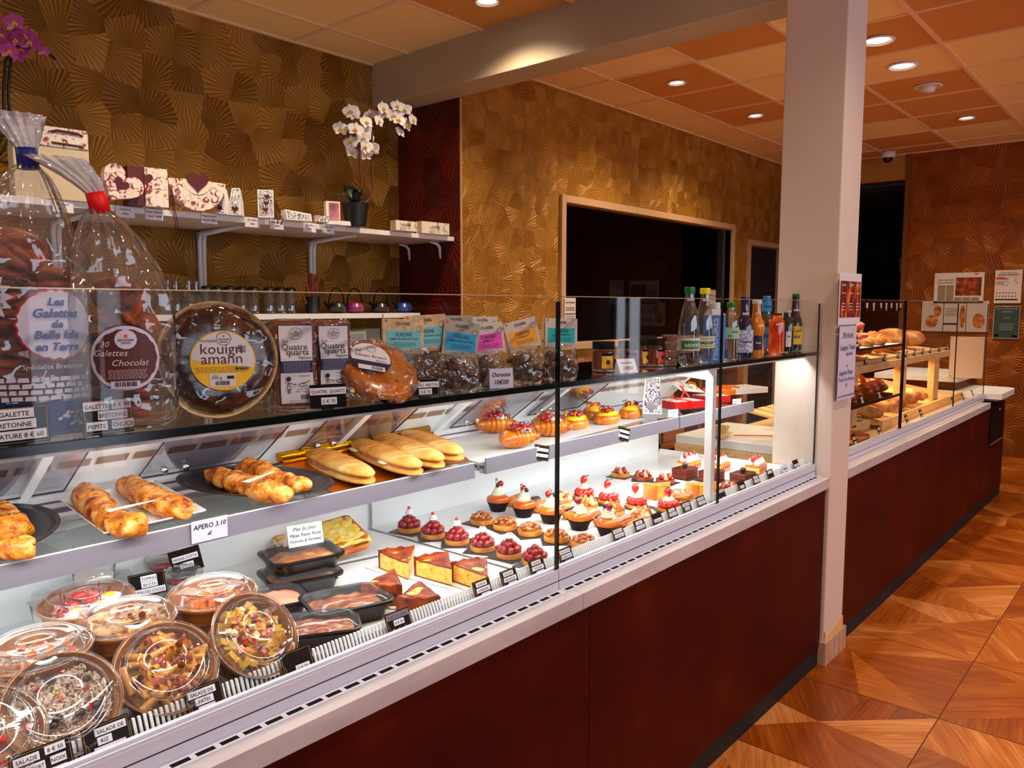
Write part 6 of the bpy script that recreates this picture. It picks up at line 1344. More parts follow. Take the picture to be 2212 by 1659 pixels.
# ================================================================ deck: salads, trays, quiches
kraft_b = M('kraft_bowl', C(150, 90, 40), .38, coat=.25, stops=[(.4, C(142, 84, 36)), (.6, C(164, 102, 48))], nscale=30)
lid_f = film('salad_lid', (.97, .97, .97, 1), 1.1, .03, .015)
def salad_bowl(label, loc, rot, r=.078, h_=.066, lid=True):
    t = thing('salad_bowl', label, 'salad bowl', loc, rot=rot, group='kraft salad bowls')
    g = MB(); g.lathe([(r*.74, 0), (r*.78, .004), (r*.97, h_-.006), (r*1.01, h_-.004), (r*1.02, h_), (r*.985, h_+.001), (r*.95, h_-.004), (r*.76, .008), (.001, .008)], 48); obj('kraft_bowl', g, kraft_b, t, smooth=True, smooth_angle=.7)
    if lid:
        g = MB(); g.lathe([(r*1.035, h_-.004), (r*1.045, h_+.001), (r*1.02, h_+.006), (r*.93, h_+.006), (r*.90, h_+.001), (r*.86, h_+.001), (r*.80, h_+.016), (r*.74, h_+.017), (r*.70, h_+.014), (r*.36, h_+.013), (r*.34, h_+.015), (r*.31, h_+.013), (.001, h_+.013)], 56); obj('clear_lid', g, lid_f, t, smooth=True)
        g = MB(); [g.tube([(q*r*math.cos(a), q*r*math.sin(a), h_+z) for a in [2*PI*i/48 for i in range(48)]], .0007, 5, closed=True) for q, z in ((1.035, .003), (.80, .0165), (.345, .0155))]; obj('lid_highlight_rim', g, film('lid_rim', (.9, .9, .9, 1), 3, .1, .10), t)
    return t
def fill(t, name, m_, n, seed, r=.066, z=.046, kind='cube', s0=.006, s1=.010, dome=.012, stuff=True):
    g = MB(); rr = random.Random(seed)
    for k in range(n):
        a = rr.random()*2*PI; q = math.sqrt(rr.random())*r; c = Vector((q*math.cos(a), q*math.sin(a), z+dome*(1-(q/r)**2)+rr.uniform(-.003, .004)))
        s_ = rr.uniform(s0, s1); rm = Euler((rr.random()*6, rr.random()*6, rr.random()*6)).to_matrix()
        if kind == 'rice':
            d = Vector((math.cos(a*7+k), math.sin(a*7+k), rr.uniform(-.5, .5))).normalized()*s_*.5; g.tube([c-d, c-d*.4, c+d*.4, c+d], [s_*.07, s_*.2, s_*.2, s_*.06], 5, cap=False)
        elif kind == 'penne':
            d = (rm @ Vector((1, 0, 0))); d.z *= .3; d = d.normalized()*s_; g.tube([c-d, c, c+d], s_*.28, 10, cap=False)
        elif kind == 'fold':
            v0 = len(g.v); grid_poly(g, lambda x, y: (c.x+(x-.5)*s_*2, c.y+(y-.5)*s_*2, c.z+.006*math.sin(x*7+k)+.005*math.sin(y*6+k*2)), 6, 6)
        elif kind == 'ring':
            g.tube([c+rm @ Vector((s_*math.cos(b_), s_*math.sin(b_), 0))*1.0 for b_ in [i*.42 for i in range(rr.randint(6, 12))]], .0011, 5)
        elif kind == 'blob': blob(g, c, s_, s_*.8, s_*.6, seed+k, .35, 3, 9, 6)
        else:
            v0 = len(g.v); g.cbox(0, 0, 0, s_, s_*.8, s_*.6); g.v[v0:] = [tuple(c+rm @ Vector(v_)) for v_ in g.v[v0:]]
    o = obj(name, g, m_, t, smooth=kind in ('rice', 'penne', 'fold', 'blob', 'ring'), solid=.0008 if kind == 'fold' else 0)
    if stuff: o['kind'] = 'stuff'
    return o
rice_m = M('rice_grain', C(214, 186, 166), .45, stops=[(.35, C(170, 132, 108)), (.6, C(230, 206, 186))], nscale=60)
red_p = M('red_pepper', C(206, 30, 16), .25, coat=.5); yel_p = M('sweetcorn_yellow', C(240, 180, 50), .35); olive_m = M('black_olive', C(36, 20, 22), .25); onion_m = M('purple_onion', C(96, 24, 50), .3)
penne_m = M('penne_pasta', C(216, 150, 66), .35, coat=.3, stops=[(.35, C(190, 116, 40)), (.65, C(232, 178, 96))], nscale=30); raw_ham = M('cured_ham', C(160, 66, 46), .35, coat=.3, stops=[(.35, C(120, 36, 26)), (.6, C(190, 100, 80)), (.75, C(232, 180, 160))], nscale=40)
potato_m = M('golden_potato', C(214, 160, 60), .4, stops=[(.35, C(176, 112, 34)), (.65, C(232, 188, 96))], nscale=40); chick = M('roast_chicken', C(180, 130, 84), .5, stops=[(.35, C(110, 66, 36)), (.6, C(206, 160, 116))], nscale=40); carrot = M('carrot_orange', C(236, 110, 30), .35)
base_fill = M('salad_bed', C(150, 90, 46), .6, stops=[(.3, C(100, 50, 24)), (.7, C(196, 140, 90))], nscale=80)
def bed(t, m_=base_fill):
    g = MB(); g.lathe([(.072, .036), (.055, .046), (.02, .050), (.001, .0505)], 28, twist=lambda a, h: .03*math.sin(a*7)); o = obj('salad_bed', g, m_, t, smooth=True); o['kind'] = 'stuff'
def place_bowl(label, u, v, z, rx, ry, lid=True, rz=0):
    """rim centre seen at (u, v) at height z"""
    c = onZ(u, v, z); e = Euler((rx, ry, rz)); c = c-e.to_matrix() @ Vector((0, 0, .066)); return salad_bowl(label, c, tuple(e), lid=lid)
t = place_bowl('kraft bowl of rice salad tilted to the aisle, lid facing the customer', 135, 1520, .890, .78, -.22); bed(t, rice_m); fill(t, 'rice', rice_m, 900, 1, .066, .045, 'rice', .008, .012); fill(t, 'pepper_dice', red_p, 9, 2, .055, .052, 'cube', .005, .009); fill(t, 'olive_slices', olive_m, 9, 3, .055, .054, 'blob', .006, .008); fill(t, 'corn', yel_p, 12, 4, .06, .050, 'cube', .005, .007)
t = place_bowl('kraft bowl of penne with cured ham tilted to the aisle', 360, 1440, .890, .72, -.18); bed(t); fill(t, 'penne', penne_m, 46, 5, .060, .053, 'penne', .018, .024); fill(t, 'ham_folds', raw_ham, 13, 6, .046, .058, 'fold', .012, .018); fill(t, 'cheese_cubes', cheese_w, 8, 7, .055, .056, 'cube', .009, .013)
t = place_bowl('kraft bowl of golden potato and ham salad leaning beside the black trays', 552, 1370, .895, .85, .12); bed(t); fill(t, 'potato_chunks', potato_m, 64, 8, .060, .052, 'cube', .012, .020); fill(t, 'ham_cubes', ham, 22, 9, .057, .055, 'cube', .009, .013); fill(t, 'pepper_dice', red_p, 4, 10, .04, .058, 'cube', .009, .012); fill(t, 'cheese_cubes', cheese_w, 10, 11, .05, .056, 'cube', .009, .012)
t = place_bowl('kraft bowl with only its rim showing in the lower corner of the case', -42, 1590, .885, .6, 0); bed(t); fill(t, 'pepper_dice', red_p, 20, 12, .06, .052, 'cube', .010, .014)
for k, (l_, u, v, z) in enumerate((('kraft bowl of egg, tomato and onion salad in the back row', 187, 1297, .935), ('kraft bowl of chicken and mushroom pasta, middle of the bowls', 275, 1337, .935), ('kraft bowl of grated orange salad below the panna cotta tag', 460, 1282, .935), ('kraft bowl of pink rice and carrot salad with fogged lid', 78, 1405, .935))):
    t = place_bowl(l_, u, v, z, .05, -.04); bed(t, rice_m if k == 3 else base_fill); L0 = t.location
    c_ = thing('salad_bowl', 'closed kraft bowl underneath the ' + ('egg', 'chicken pasta', 'grated orange', 'pink rice')[k] + ' salad bowl', 'salad bowl', (L0.x, L0.y, ZD), rz=.3*k, group='kraft salad bowls')
    g = MB(); g.lathe([(.058, 0), (.061, .004), (.074, .052), (.077, .054), (.077, .058), (.074, .0585), (.001, .0585)], 40); obj('kraft_bowl', g, kraft_b, c_, smooth=True, smooth_angle=.6)
    if k == 0:
        for q, (x, y) in enumerate(((.018, -.022), (-.028, -.03), (.04, .0))):
            g = MB(); blob(g, (x, y, .060), .022, .016, .006, q, .1, 2); e = obj('egg_white', g, white_c, t, smooth=True); g = MB(); blob(g, (x, y, .0655), .011, .009, .003, q, .1, 2); obj('egg_yolk', g, M('egg_yolk', C(250, 190, 30), .4), e, smooth=True)
        fill(t, 'ham_folds', ham, 9, 13, .05, .052, 'fold', .010, .014); fill(t, 'onion_rings', onion_m, 9, 14, .05, .062, 'ring', .010, .016); fill(t, 'tomato_wedges', red_p, 7, 15, .05, .056, 'blob', .010, .014)
    if k == 1: fill(t, 'penne', penne_m, 30, 16, .060, .053, 'penne', .016, .022); fill(t, 'chicken_strips', chick, 40, 17, .058, .055, 'blob', .010, .017); fill(t, 'pepper_strips', red_p, 7, 18, .055, .054, 'cube', .010, .016)
    if k == 2: fill(t, 'grated_carrot', carrot, 60, 19, .056, .048, 'rice', .018, .026); fill(t, 'potato_chunks', potato_m, 12, 20, .05, .052, 'cube', .010, .016)
    if k == 3: fill(t, 'rice', rice_m, 260, 21, .062, .046, 'rice', .007, .010); fill(t, 'carrot_dice', carrot, 10, 22, .05, .055, 'cube', .009, .012)
# dessert cups
cup_f = film('dessert_cup', (.97, .97, .97, 1), 2.2, .04, .06); milk = M('milk_white', C(244, 236, 226), .4, sss=.1); coulis = M('red_coulis', C(170, 10, 40), .2, coat=.6)
def cup(label, u, v, z, r, h_, fill_m, top=None, lid=True):
    p = onZ(u, v, z); t = thing('dessert_cup', label, 'dessert cup', (p.x, p.y, z), group='clear dessert cups at the back')
    g = MB(); g.lathe([(r*.7, 0), (r, h_)], 32); obj('cup_wall', g, cup_f, t, smooth=True)
    g = MB(); g.lathe([(r*.68, .003), (r*.68+(r*.27)*.62, h_*.7), (.001, h_*.7)], 28); obj('dessert', g, fill_m, t, smooth=True, smooth_angle=.6)
    if top: g = MB(); g.lathe([(r*.87, h_*.7+.0005), (r*.93, h_*.88), (.001, h_*.9)], 28); obj('coulis_layer', g, top, t, smooth=True)
    if lid: g = MB(); g.lathe([(r*1.06, h_-.003), (r*1.08, h_+.002), (r*.95, h_+.003), (r*.85, h_+.012), (r*.5, h_+.016), (.001, h_+.016)], 36); obj('cup_lid', g, cup_f, t, smooth=True)
cup('lidded clear cup of white cream behind the egg salad bowl', 118, 1378, ZD, .042, .085, milk)
cup('tall clear cup of white cream under the grey tier front', 208, 1330, ZD, .045, .13, milk, lid=False)
cup('small lidded cup behind the egg salad bowl, beside the tall white cup', 255, 1300, ZD, .030, .06, milk)
cup('small round pot of red coulis below the toping tag', 322, 1312, ZD, .034, .030, coulis, coulis)
cup('panna cotta cup with red coulis under the panna cotta tag', 400, 1300, ZD, .040, .070, milk, coulis)
cup('panna cotta cup with red coulis, farther back against the panel', 358, 1270, ZD, .038, .075, milk, coulis)
p = onY(314, 1290, 1.68); price_tag('black tag reading toping 30 cts muesli ou coulis above the red pot', (p.x, 1.66, .852), [('TOPING', .004, .034, .032), ('30 CTS', .004, .021, .032), ('MUESLI OU COULIS', 0, .007, .068)], .072, .050, -.5, -.15, -.12, clip=True)
p = onY(391, 1250, 1.74); price_tag('black tag reading panna cotta 3 € 00 behind the dessert cups', (p.x, 1.70, .868), [('PANNA COTTA', 0, .030, .056), ('3 € 00', 0, .013, .030)], .068, .054, -.55, -.12, -.22, clip=True, gold=False)
# black meal trays
tray_b = M('black_tray_plastic', C(12, 11, 13), .3, spec=.4); dome = film('fogged_dome', (.95, .94, .94, 1), .9, .06, .03, crumple=.15, cscale=14)
gratin = baked('gratin', C(130, 60, 20), C(206, 132, 66), C(238, 196, 140), 16, .5, .4, .4); sauce = baked('creamy_stew', C(96, 40, 24), C(160, 90, 56), C(206, 150, 108), 22, .4, .5, .3)
def rrect(sx, sy, r, n=6):
    out = []
    for cx, cy, a0 in ((sx-r, sy-r, 0), (-sx+r, sy-r, PI/2), (-sx+r, -sy+r, PI), (sx-r, -sy+r, 1.5*PI)): out += [(cx+r*math.cos(a0+PI/2*i/n), cy+r*math.sin(a0+PI/2*i/n)) for i in range(n+1)]
    return out
def stackpoly(g, rings):
    n = len(rings[0][0]); v = [(x, y, z) for P, z in rings for x, y in P]; return g.add(v, [tuple(range(n-1, -1, -1))]+[(j*n+i, j*n+(i+1) % n, (j+1)*n+(i+1) % n, (j+1)*n+i) for j in range(len(rings)-1) for i in range(n)])
def meal(label, loc, rz, food, sx=.088, sy=.068, h_=.040, lidh=.022, rot=None):
    t = thing('meal_tray', label, 'meal tray', loc, rz, 'black lidded meal trays', rot=rot)
    g = MB(); stackpoly(g, [(rrect(sx*.80, sy*.76, .02), 0), (rrect(sx*.92, sy*.90, .025), h_*.8), (rrect(sx*.93, sy*.92, .025), h_-.006), (rrect(sx*1.03, sy*1.05, .03), h_-.005), (rrect(sx*1.03, sy*1.05, .03), h_), (rrect(sx*.97, sy*.97, .028), h_+.002), (rrect(sx*.93, sy*.92, .025), h_), (rrect(sx*.88, sy*.85, .022), h_*.6)]); obj('tray_shell', g, tray_b, t, smooth=True, smooth_angle=.9)
    g = MB(); grid_poly(g, lambda a, b_: ((a-.5)*sx*1.76, (b_-.5)*sy*1.7, h_*.62+.012*(1-abs(2*a-1)**3)*(1-abs(2*b_-1)**3)+.006*nz((a, b_, 0), 6, loc[0]*9)), 24, 20); f = obj('hot_dish', g, food, t, smooth=True); f['kind'] = 'stuff'
    g = MB(); stackpoly(g, [(rrect(sx*.96, sy*.96, .028), h_+.003), (rrect(sx*.88, sy*.86, .025), h_+.005), (rrect(sx*.80, sy*.76, .03), h_+lidh*.8), (rrect(sx*.70, sy*.64, .03), h_+lidh), (rrect(sx*.2, sy*.2, .01), h_+lidh+.002)]); g.f.append(tuple(range(len(g.v)-28, len(g.v)))); g.m.append(0); g.f.pop(0); g.m.pop(0); obj('clear_dome', g, dome, t, smooth=True); return t
pA = (1.05, 1.575)
meal('lower black meal tray of gratin, beneath the one carrying the handwritten card', (pA[0]-.005, pA[1], ZD), -.28, gratin, h_=.040)
meal('upper black meal tray of gratin with a handwritten card on its lid', (pA[0], pA[1], ZD+.044), -.24, gratin, h_=.042)
meal('oval-cornered black meal tray of stew under clear film near the quiches', (1.005, 1.345, ZD), -.30, sauce, h_=.044, lidh=.012)
meal('black meal tray of stew in the front, between the potato bowl and the stew tray', (.895, 1.290, ZD), -.55, sauce, h_=.038, lidh=.012, sx=.080, sy=.060)
meal('black meal tray of pink fish behind the potato salad bowl', (.905, 1.50, ZD), -.3, M('pink_fish', C(226, 150, 120), .4, coat=.4), h_=.034, lidh=.012)
note_card('white tent card handwritten plat du jour standing on the upper meal tray', (1.045, 1.545, ZD+.110), [('Plat du Jour', .036, .012), ('Pâtes Pesto Rose', .022, .011), ('Poivrons & Parmesan', .009, .010)], .085, .050, -.22, -.25, tent=True)
# croque-monsieur
t = thing('square_plate', 'white oblong plate under the two croque-monsieur', 'plate', (1.235, 1.725, ZD), -.2)
g = MB(); stackpoly(g, [(rrect(.10, .08, .01), 0), (rrect(.11, .09, .01), .002), (rrect(.125, .10, .012), .010), (rrect(.125, .10, .012), .012), (rrect(.10, .08, .01), .005)]); g.f.append(tuple(range(len(g.v)-28, len(g.v)))); g.m.append(0); obj('plate_dish', g, white_m, t, smooth=True, smooth_angle=.5)
ched = M('melted_cheese', C(250, 210, 100), .5, stops=[(.25, C(226, 150, 44)), (.42, C(252, 212, 104)), (.7, C(254, 238, 170))], nscale=60, ndetail=4, bump=.7, bscale=160); toast = baked('toast_crust', C(150, 70, 26), C(196, 110, 50), C(226, 154, 84), 30, .3, .1, .5)
def croque(label, loc, rot):
    t = thing('croque_monsieur', label, 'sandwich', loc, rot=rot, scale=(1.32, 1.25, 1.1), group='croque-monsieur on the white plate')
    for z in (0, .021): g = MB(); stackpoly(g, [(rrect(.054, .054, .008), z), (rrect(.056, .056, .010), z+.006), (rrect(.055, .055, .010), z+.015)]); g.f.append(tuple(range(len(g.v)-28, len(g.v)))); g.m.append(0); obj('toast_slice', g, toast, t, smooth=True, smooth_angle=.6)
    g = MB(); blob(g, (0, 0, .018), .058, .057, .004, 2, .12, 4, 24, 6); obj('ham_slice', g, ham, t, smooth=True)
    g = MB(); grid_poly(g, lambda a, b_: ((a-.5)*.116*(1+.03*nz((a, b_, 1), 8)), (b_-.5)*.116*(1+.03*nz((a, b_, 2), 8)), .037+.004*nz((a, b_, 0), 9)-.010*(abs(2*a-1)**9+abs(2*b_-1)**9)), 24, 24); obj('grated_cheese', g, ched, t, smooth=True, solid=.003)
croque('croque-monsieur with grated cheese lying on top of the other one', (1.235, 1.70, ZD+.034), (.20, -.12, -.25))
croque('croque-monsieur mostly hidden beneath and behind its twin', (1.19, 1.76, ZD+.010), (0, 0, -.35))
# quiche slices on papers
qz = ZD+.0012
for l_, u, v, rz, s_ in (('quiche slice at the back with dark crust pointing away', 868, 1218, 1.10, 1), ('quiche slice in the centre of the five, dark curled crust', 952, 1232, 1.25, 2), ('quiche slice closest to the grille, crust away from the aisle', 1032, 1246, 1.15, 3), ('quiche slice lying crust-first towards the meal trays', 838, 1268, 3.75, 4), ('quiche slice crust-first, touching the stew tray', 905, 1295, 3.95, 5)):
    p = onZ(u, v, .825); d = Vector((math.cos(rz), math.sin(rz), 0)); c = Vector((p.x, p.y, 0))-d*.062
    slice_('quiche_slice', l_, 'quiche', (c.x, c.y, qz+.0007*s_), rz, .118, .043, .78, quiche_in, quiche_top, quiche_top, 'quiche slices on paper', 2.2, s_)
    g = MB(); g.add([(c.x-d.x*.01-.01, c.y-.012, qz-.0008+.0003*s_), (c.x+d.x*.13+d.y*.07, c.y+d.y*.13-d.x*.07, qz-.0008+.0003*s_), (c.x+d.x*.14-d.y*.08, c.y+d.y*.14+d.x*.08, qz-.0008+.0003*s_)], [(0, 1, 2)]); o = obj('paper_liner', g, M('greaseproof_paper', C(232, 228, 222), .6), solid=.0003); tag(o, 'white paper triangle under the ' + ('back', 'central', 'grille-side', 'tray-side', 'stew-tray')[s_-1] + ' quiche slice', 'paper', 'paper liners of the quiches')
# ---- price tags leaning on the ribbed grille
def gt(x, label, strips, wd=.060, ht=.048, ts=.0075, gold=True):
    return price_tag(label, (x, 1.1533, .820), strips, wd, ht, 0, -.385, 0, gold, 'price tags leaning on the ribbed grille', ts=ts)
gt(.352, 'grille tag reading salade 8 € 50 roquefort noix, cut by the picture corner', [('SALADE', -.018, .034, .032), ('8 € 50', .018, .036, .026), ('ROQUEFORT', -.016, .020, .038), ('NOIX', .020, .021, .020), ('VERTE', .012, .006, .034)], .078)
gt(.438, 'grille tag reading salade de riz 4 € 50', [('SALADE DE', .006, .034, .044), ('RIZ', -.004, .021, .020), ('4 € 50', .002, .008, .044)], .066)
gt(.589, 'grille tag reading salade de pates 6 € 00', [('SALADE DE', -.004, .034, .046), ('PATES', -.002, .021, .030), ('6 € 00', .0, .008, .028)], .062)
gt(.761, 'nearly blank grille tag showing only 5 € 50', [('5 € 50', .008, .012, .028)], .062)
gt(.996, 'grille tag reading plat du jour 8 € 00 with chalked tagliatelle', [('PLAT DU JOUR', 0, .036, .056, True), ('8 € 00', 0, .023, .026)], .062)
g = MB(); g.text('Tagliatelle', .010, (0, 0, 0), maxw=.05, shear=.3, bold=.01); o = obj('chalk_lettering', g, M('white_ink', C(240, 240, 240), .5), [o_ for o_ in COL.objects if o_.get('label', '').startswith('grille tag reading plat')][0]); o.location = (0, -.0012, .008)
for x, l_, a, b_, c in ((1.241, 'quiche lorraine 5 € 00', 'QUICHE', 'LORRAINE', '5 € 00'), (1.332, 'croque monsieur 4 € 90', 'CROQUE', 'MONSIEUR', '4 € 90'), (1.434, 'quiche du jour 5 € 00', 'QUICHE', 'DU JOUR', '5 € 00'), (1.549, 'tartelette framboises 4 € 90', 'TARTELETTE', 'FRAMBOISES', '4 € 90'), (1.790, 'tartelette aux noix 4 € 50', 'TARTELETTE', 'AUX NOIX', '4 € 50'), (1.900, 'baba au rhum 3 € 90', 'BABA', 'AU RHUM', '3 € 90'), (1.997, 'eclair cafe 3 € 00', '', 'ECLAIR CAFE', '3 € 00'), (2.085, 'eclair chocolat 3 € 00', 'ECLAIR', 'CHOCOLAT', '3 € 00'), (2.175, 'tartelette citron meringuee', 'TARTELETTE', 'CITRON', 'MERINGUEE'), (2.270, 'tartelette fraises', 'TARTELETTE', 'FRAISES', '4 € 90'), (2.412, 'paris brest beneath the glass joint', 'PARIS BREST', '', '4 € 50'), (2.568, 'flan', '', 'FLAN', '2 € 50'), (2.690, 'framboisier chocolat', 'CARRE', 'CHOCOLAT', '4 € 50'), (2.815, 'opera', 'OPERA', '', '4 € 50'), (3.065, 'fraisier by the end glass', '', 'FRAISIER', '4 € 50')):
    st = []
    if a: st.append((a, -.001, .034, .034 if len(a) < 8 else .042))
    if b_: st.append((b_, .001, .0215, .030 if len(b_) < 7 else .042))
    if c: st.append((c, .006, .009, .028 if len(c) < 7 else .040, x > 1.5 and x < 2.9))
    gt(x, 'grille tag reading ' + l_, st, .055, .046, .0068)
note_card('lilac handwritten card among the grille tags near the end glass', (2.960, 1.1533, .820), [('Fraisier', .024, .012), ('4.50 €', .009, .011)], .060, .042, 0, -.5, paper_g)
# ================================================================ wall shelf, behind the counter
shelf_w = M('white_shelf_board', C(232, 228, 230), .4)
def bracket(t, x, y_wall, z, dep, dr, side=False):
    g = MB()
    if not side:
        g.tube([(x-.011, y_wall-.006, z-dr), (x-.011, y_wall-.010, z-.06), (x-.011, y_wall-.03, z-.018), (x-.011, y_wall-dep, z-.006)], [.008, .011, .012, .004], 8); g.tube([(x+.013, y_wall-.006, z-dr), (x+.013, y_wall-.010, z-.06), (x+.013, y_wall-.03, z-.018), (x+.013, y_wall-dep, z-.006)], [.008, .011, .012, .004], 8); g.box(x-.02, x+.022, y_wall-.006, y_wall-.001, z-dr-.02, z-.01)
    else: g.tube([(x-.004, y_wall, z-dr), (x-.01, y_wall, z-.03), (x-.03, y_wall, z-.012), (x-.09, y_wall, z-.005)], [.006, .010, .010, .004], 8)
    return obj('shelf_bracket', g, white_paint, t, smooth=True)
ts = thing('wall_shelf', 'long white wall shelf on brackets carrying the gift boxes', 'shelf', (0, 0, 0))
g = MB(); g.box(-.9, 3.385, 3.394, 3.895, 1.860, 1.886); obj('shelf_board', g, shelf_w, ts, bevel=.001)
for x in (1.36, 2.045, 2.716): bracket(ts, x, 3.895, 1.860, .40, .42)
for y in (3.79, 3.51): bracket(ts, 3.384, y, 1.860, .1, .10, True)
ZW = 1.8865
def onshelf(u, v): p = onZ(u, v, ZW); return Vector((p.x, p.y, ZW))
wine = M('wine_red_card', C(84, 12, 16), .5); beige_c = M('beige_card', C(214, 198, 170), .6)
toile = M('toile_pattern', C(236, 226, 212), .55, stops=[(.40, C(140, 40, 56)), (.47, C(232, 214, 204)), (.6, C(240, 232, 222))], nscale=34, ndetail=4, ndist=1.5)
def plates(t, name, poly, y0, y1, m_): g = MB(); g.plate(poly, y0, y1); return obj(name, g, m_, t)
p = onshelf(140, 430)
t = thing('gift_bag', 'large beige gift bag with patterned red top flap, biggest on the wall shelf', 'gift bag', p+Vector((-.02, .08, 0)), -.12)
g = MB(); g.box(-.13, .13, -.05, .05, 0, .20); obj('bag_body', g, beige_c, t); g = MB(); g.box(-.128, .128, -.054, .052, .201, .275); fl = obj('patterned_flap', g, toile, t)
g = MB(); g.tube([(.0, -.056, .255), (.02, -.058, .262), (.09, -.058, .260), (.11, -.056, .252)], .005, 8); g.tube([(.0, -.056, .215), (.11, -.056, .212)], .004, 8); obj('cord_handle', g, wine, fl)
p = onshelf(268, 438); t = thing('heart_box', 'patterned heart-shaped box with small dark heart centre', 'gift box', p+Vector((0, .03, .075)), -.15)
hp = [(x*math.cos(-.6)-z*math.sin(-.6), x*math.sin(-.6)+z*math.cos(-.6)) for x, z in heart(.082)]; zm = min(z for x, z in hp); t.location.z = ZW-zm
plates(t, 'box_body', hp, -.02, .03, toile); plates(t, 'heart_centre', [(x*.36, z*.36) for x, z in hp], -.0215, -.0203, wine); plates(t, 'box_edge', [(x*1.02, z*1.02) for x, z in hp], -.0185, -.017, wine)
t.location.z = ZW-min(z for x, z in hp)*1.02
p = onshelf(328, 446); t = thing('gift_box', 'upright rectangular patterned box with half a dark heart at its spine', 'gift box', p+Vector((0, .04, 0)), -.12)
g = MB(); g.box(-.085, -.020, -.04, .04, 0, .158); obj('dark_side', g, wine, t); g = MB(); g.box(-.020, .072, -.045, .04, 0, .158); obj('box_body', g, toile, t); plates(t, 'heart_cutout', [(max(x, -.020)+.0, z) for x, z in heart(.026, -.014, .112)], -.0475, -.0453, wine)
g = MB(); [g.tube([(.085+.006*k, -.03, .10), (.088+.006*k, -.05, .0), (.090+.010*k, -.06, -.06), (.093+.006*k, -.058, -.11)], .0035, 5, flat=.4) for k in range(2)]; obj('ribbon', g, wine, t)
p = onshelf(433, 456); t = thing('fan_box', 'fan-shaped patterned box segments around a big dark heart', 'gift box', p+Vector((0, .04, .0)), -.10)
Rf = .125; g = MB()
for k in range(10):
    a0 = PI+.02+k*(PI-.04)/10+.004; a1 = a0+(PI-.04)/10-.008; P_ = [(Rf*math.cos(a0), Rf*math.sin(a0)), (Rf*math.cos((a0+a1)/2)*1.005, Rf*math.sin((a0+a1)/2)*1.005), (Rf*math.cos(a1), Rf*math.sin(a1)), (.064*math.cos(a1), .064*math.sin(a1)), (.064*math.cos(a0), .064*math.sin(a0))]
    g.plate([(x, z*1.05+.133) for x, z in P_], -.03, .03)
obj('fan_segments', g, toile, t); plates(t, 'inner_ring', [(.063*math.cos(a), .063*math.sin(a)+.133) for a in [PI+i*PI/16 for i in range(17)]], -.028, .02, M('ivory_card', C(232, 220, 200), .5)); plates(t, 'centre_heart', heart(.048, 0, .128), -.033, -.029, wine); t.location.z = ZW+.001
house_box('gift_box', 'slim house-shaped gold-patterned box, rear one of the pair', 'gift box', onshelf(500, 461)+Vector((0, .07, 0)), -.9, .040, .115, .07, .4, patt, wine, 'small house boxes', .3)
house_box('gift_box', 'slim house-shaped box with heart window, front one of the pair', 'gift box', onshelf(522, 465)+Vector((0, .04, 0)), -.75, .048, .125, .075, .4, patt, wine, 'small house boxes', .3)
t = thing('gift_box', 'tall white box with three dark hearts down its printed front', 'gift box', onshelf(585, 470)+Vector((0, .04, 0)), -.55)
g = MB(); g.box(-.036, .036, -.03, .03, 0, .128); obj('box_body', g, box_w, t); g = MB(); g.box(-.031, .031, -.0312, -.0302, .008, .122); obj('printed_front', g, patt, t)
for k in range(3): plates(t, 'heart_window', heart(.0125, -.002+.004*k, .036+.03*k), -.0325, -.0314, wine)
g = MB(); g.tube([(.05, -.03, .03), (.055, -.05, 0), (.050, -.058, -.03)], .004, 5, flat=.4); g.tube([(.06, -.03, .02), (.075, -.05, -.005), (.065, -.058, -.035)], .004, 5, flat=.4); obj('ribbon', g, wine, t)
t = thing('gift_box', 'long low triangular patterned box lying on the shelf', 'gift box', onshelf(650, 476)+Vector((0, .03, 0)), -.1)
g = MB(); g.add([(-.065, -.02, 0), (.07, -.02, 0), (.07, .04, 0), (-.065, .04, 0), (-.07, -.015, .048), (.065, -.018, .036), (.065, .035, .036), (-.07, .03, .048)], [(0, 3, 2, 1), (4, 5, 6, 7), (0, 1, 5, 4), (1, 2, 6, 5), (2, 3, 7, 6), (3, 0, 4, 7)]); obj('box_body', g, box_w, t); g = MB(); g.add([(-.060, -.0207, .006), (.064, -.0207, .004), (.060, -.0192, .030), (-.064, -.0168, .042)], [(0, 1, 2, 3)]); obj('printed_front', g, patt, t)
t = thing('gift_box', 'tiny patterned cube box beside the open orange one', 'gift box', onshelf(702, 480)+Vector((0, .03, 0)), -.4); g = MB(); g.box(-.034, .034, -.022, .022, 0, .032); obj('box_body', g, patt, t)
t = thing('gift_box', 'upright open box with glossy orange-red lining next to the orchid', 'gift box', onshelf(737, 484)+Vector((-.01, .06, 0)), -.35); g = MB(); g.box(-.036, .036, -.02, .02, 0, .115); obj('box_body', g, box_w, t); g = MB(); g.box(-.022, .030, -.0212, -.0202, .02, .108); obj('orange_lining', g, M('orange_gloss', C(210, 84, 20), .15, coat=1, stops=[(.4, C(120, 20, 10)), (.6, C(236, 110, 30))], nscale=8), t)
t = thing('box_lid', 'small white box lid lying in front of the orange-lined box', 'box lid', onshelf(745, 487)+Vector((.0, .02, 0)), -.2); g = MB(); g.box(-.045, .04, -.02, .02, 0, .022); obj('lid_shell', g, box_w, t, bevel=.001)
mapm = M('map_print', C(222, 206, 186), .55, stops=[(.50, C(226, 212, 194)), (.53, C(60, 46, 40)), (.56, C(228, 214, 196))], nscale=13, ndetail=6, ndist=1)
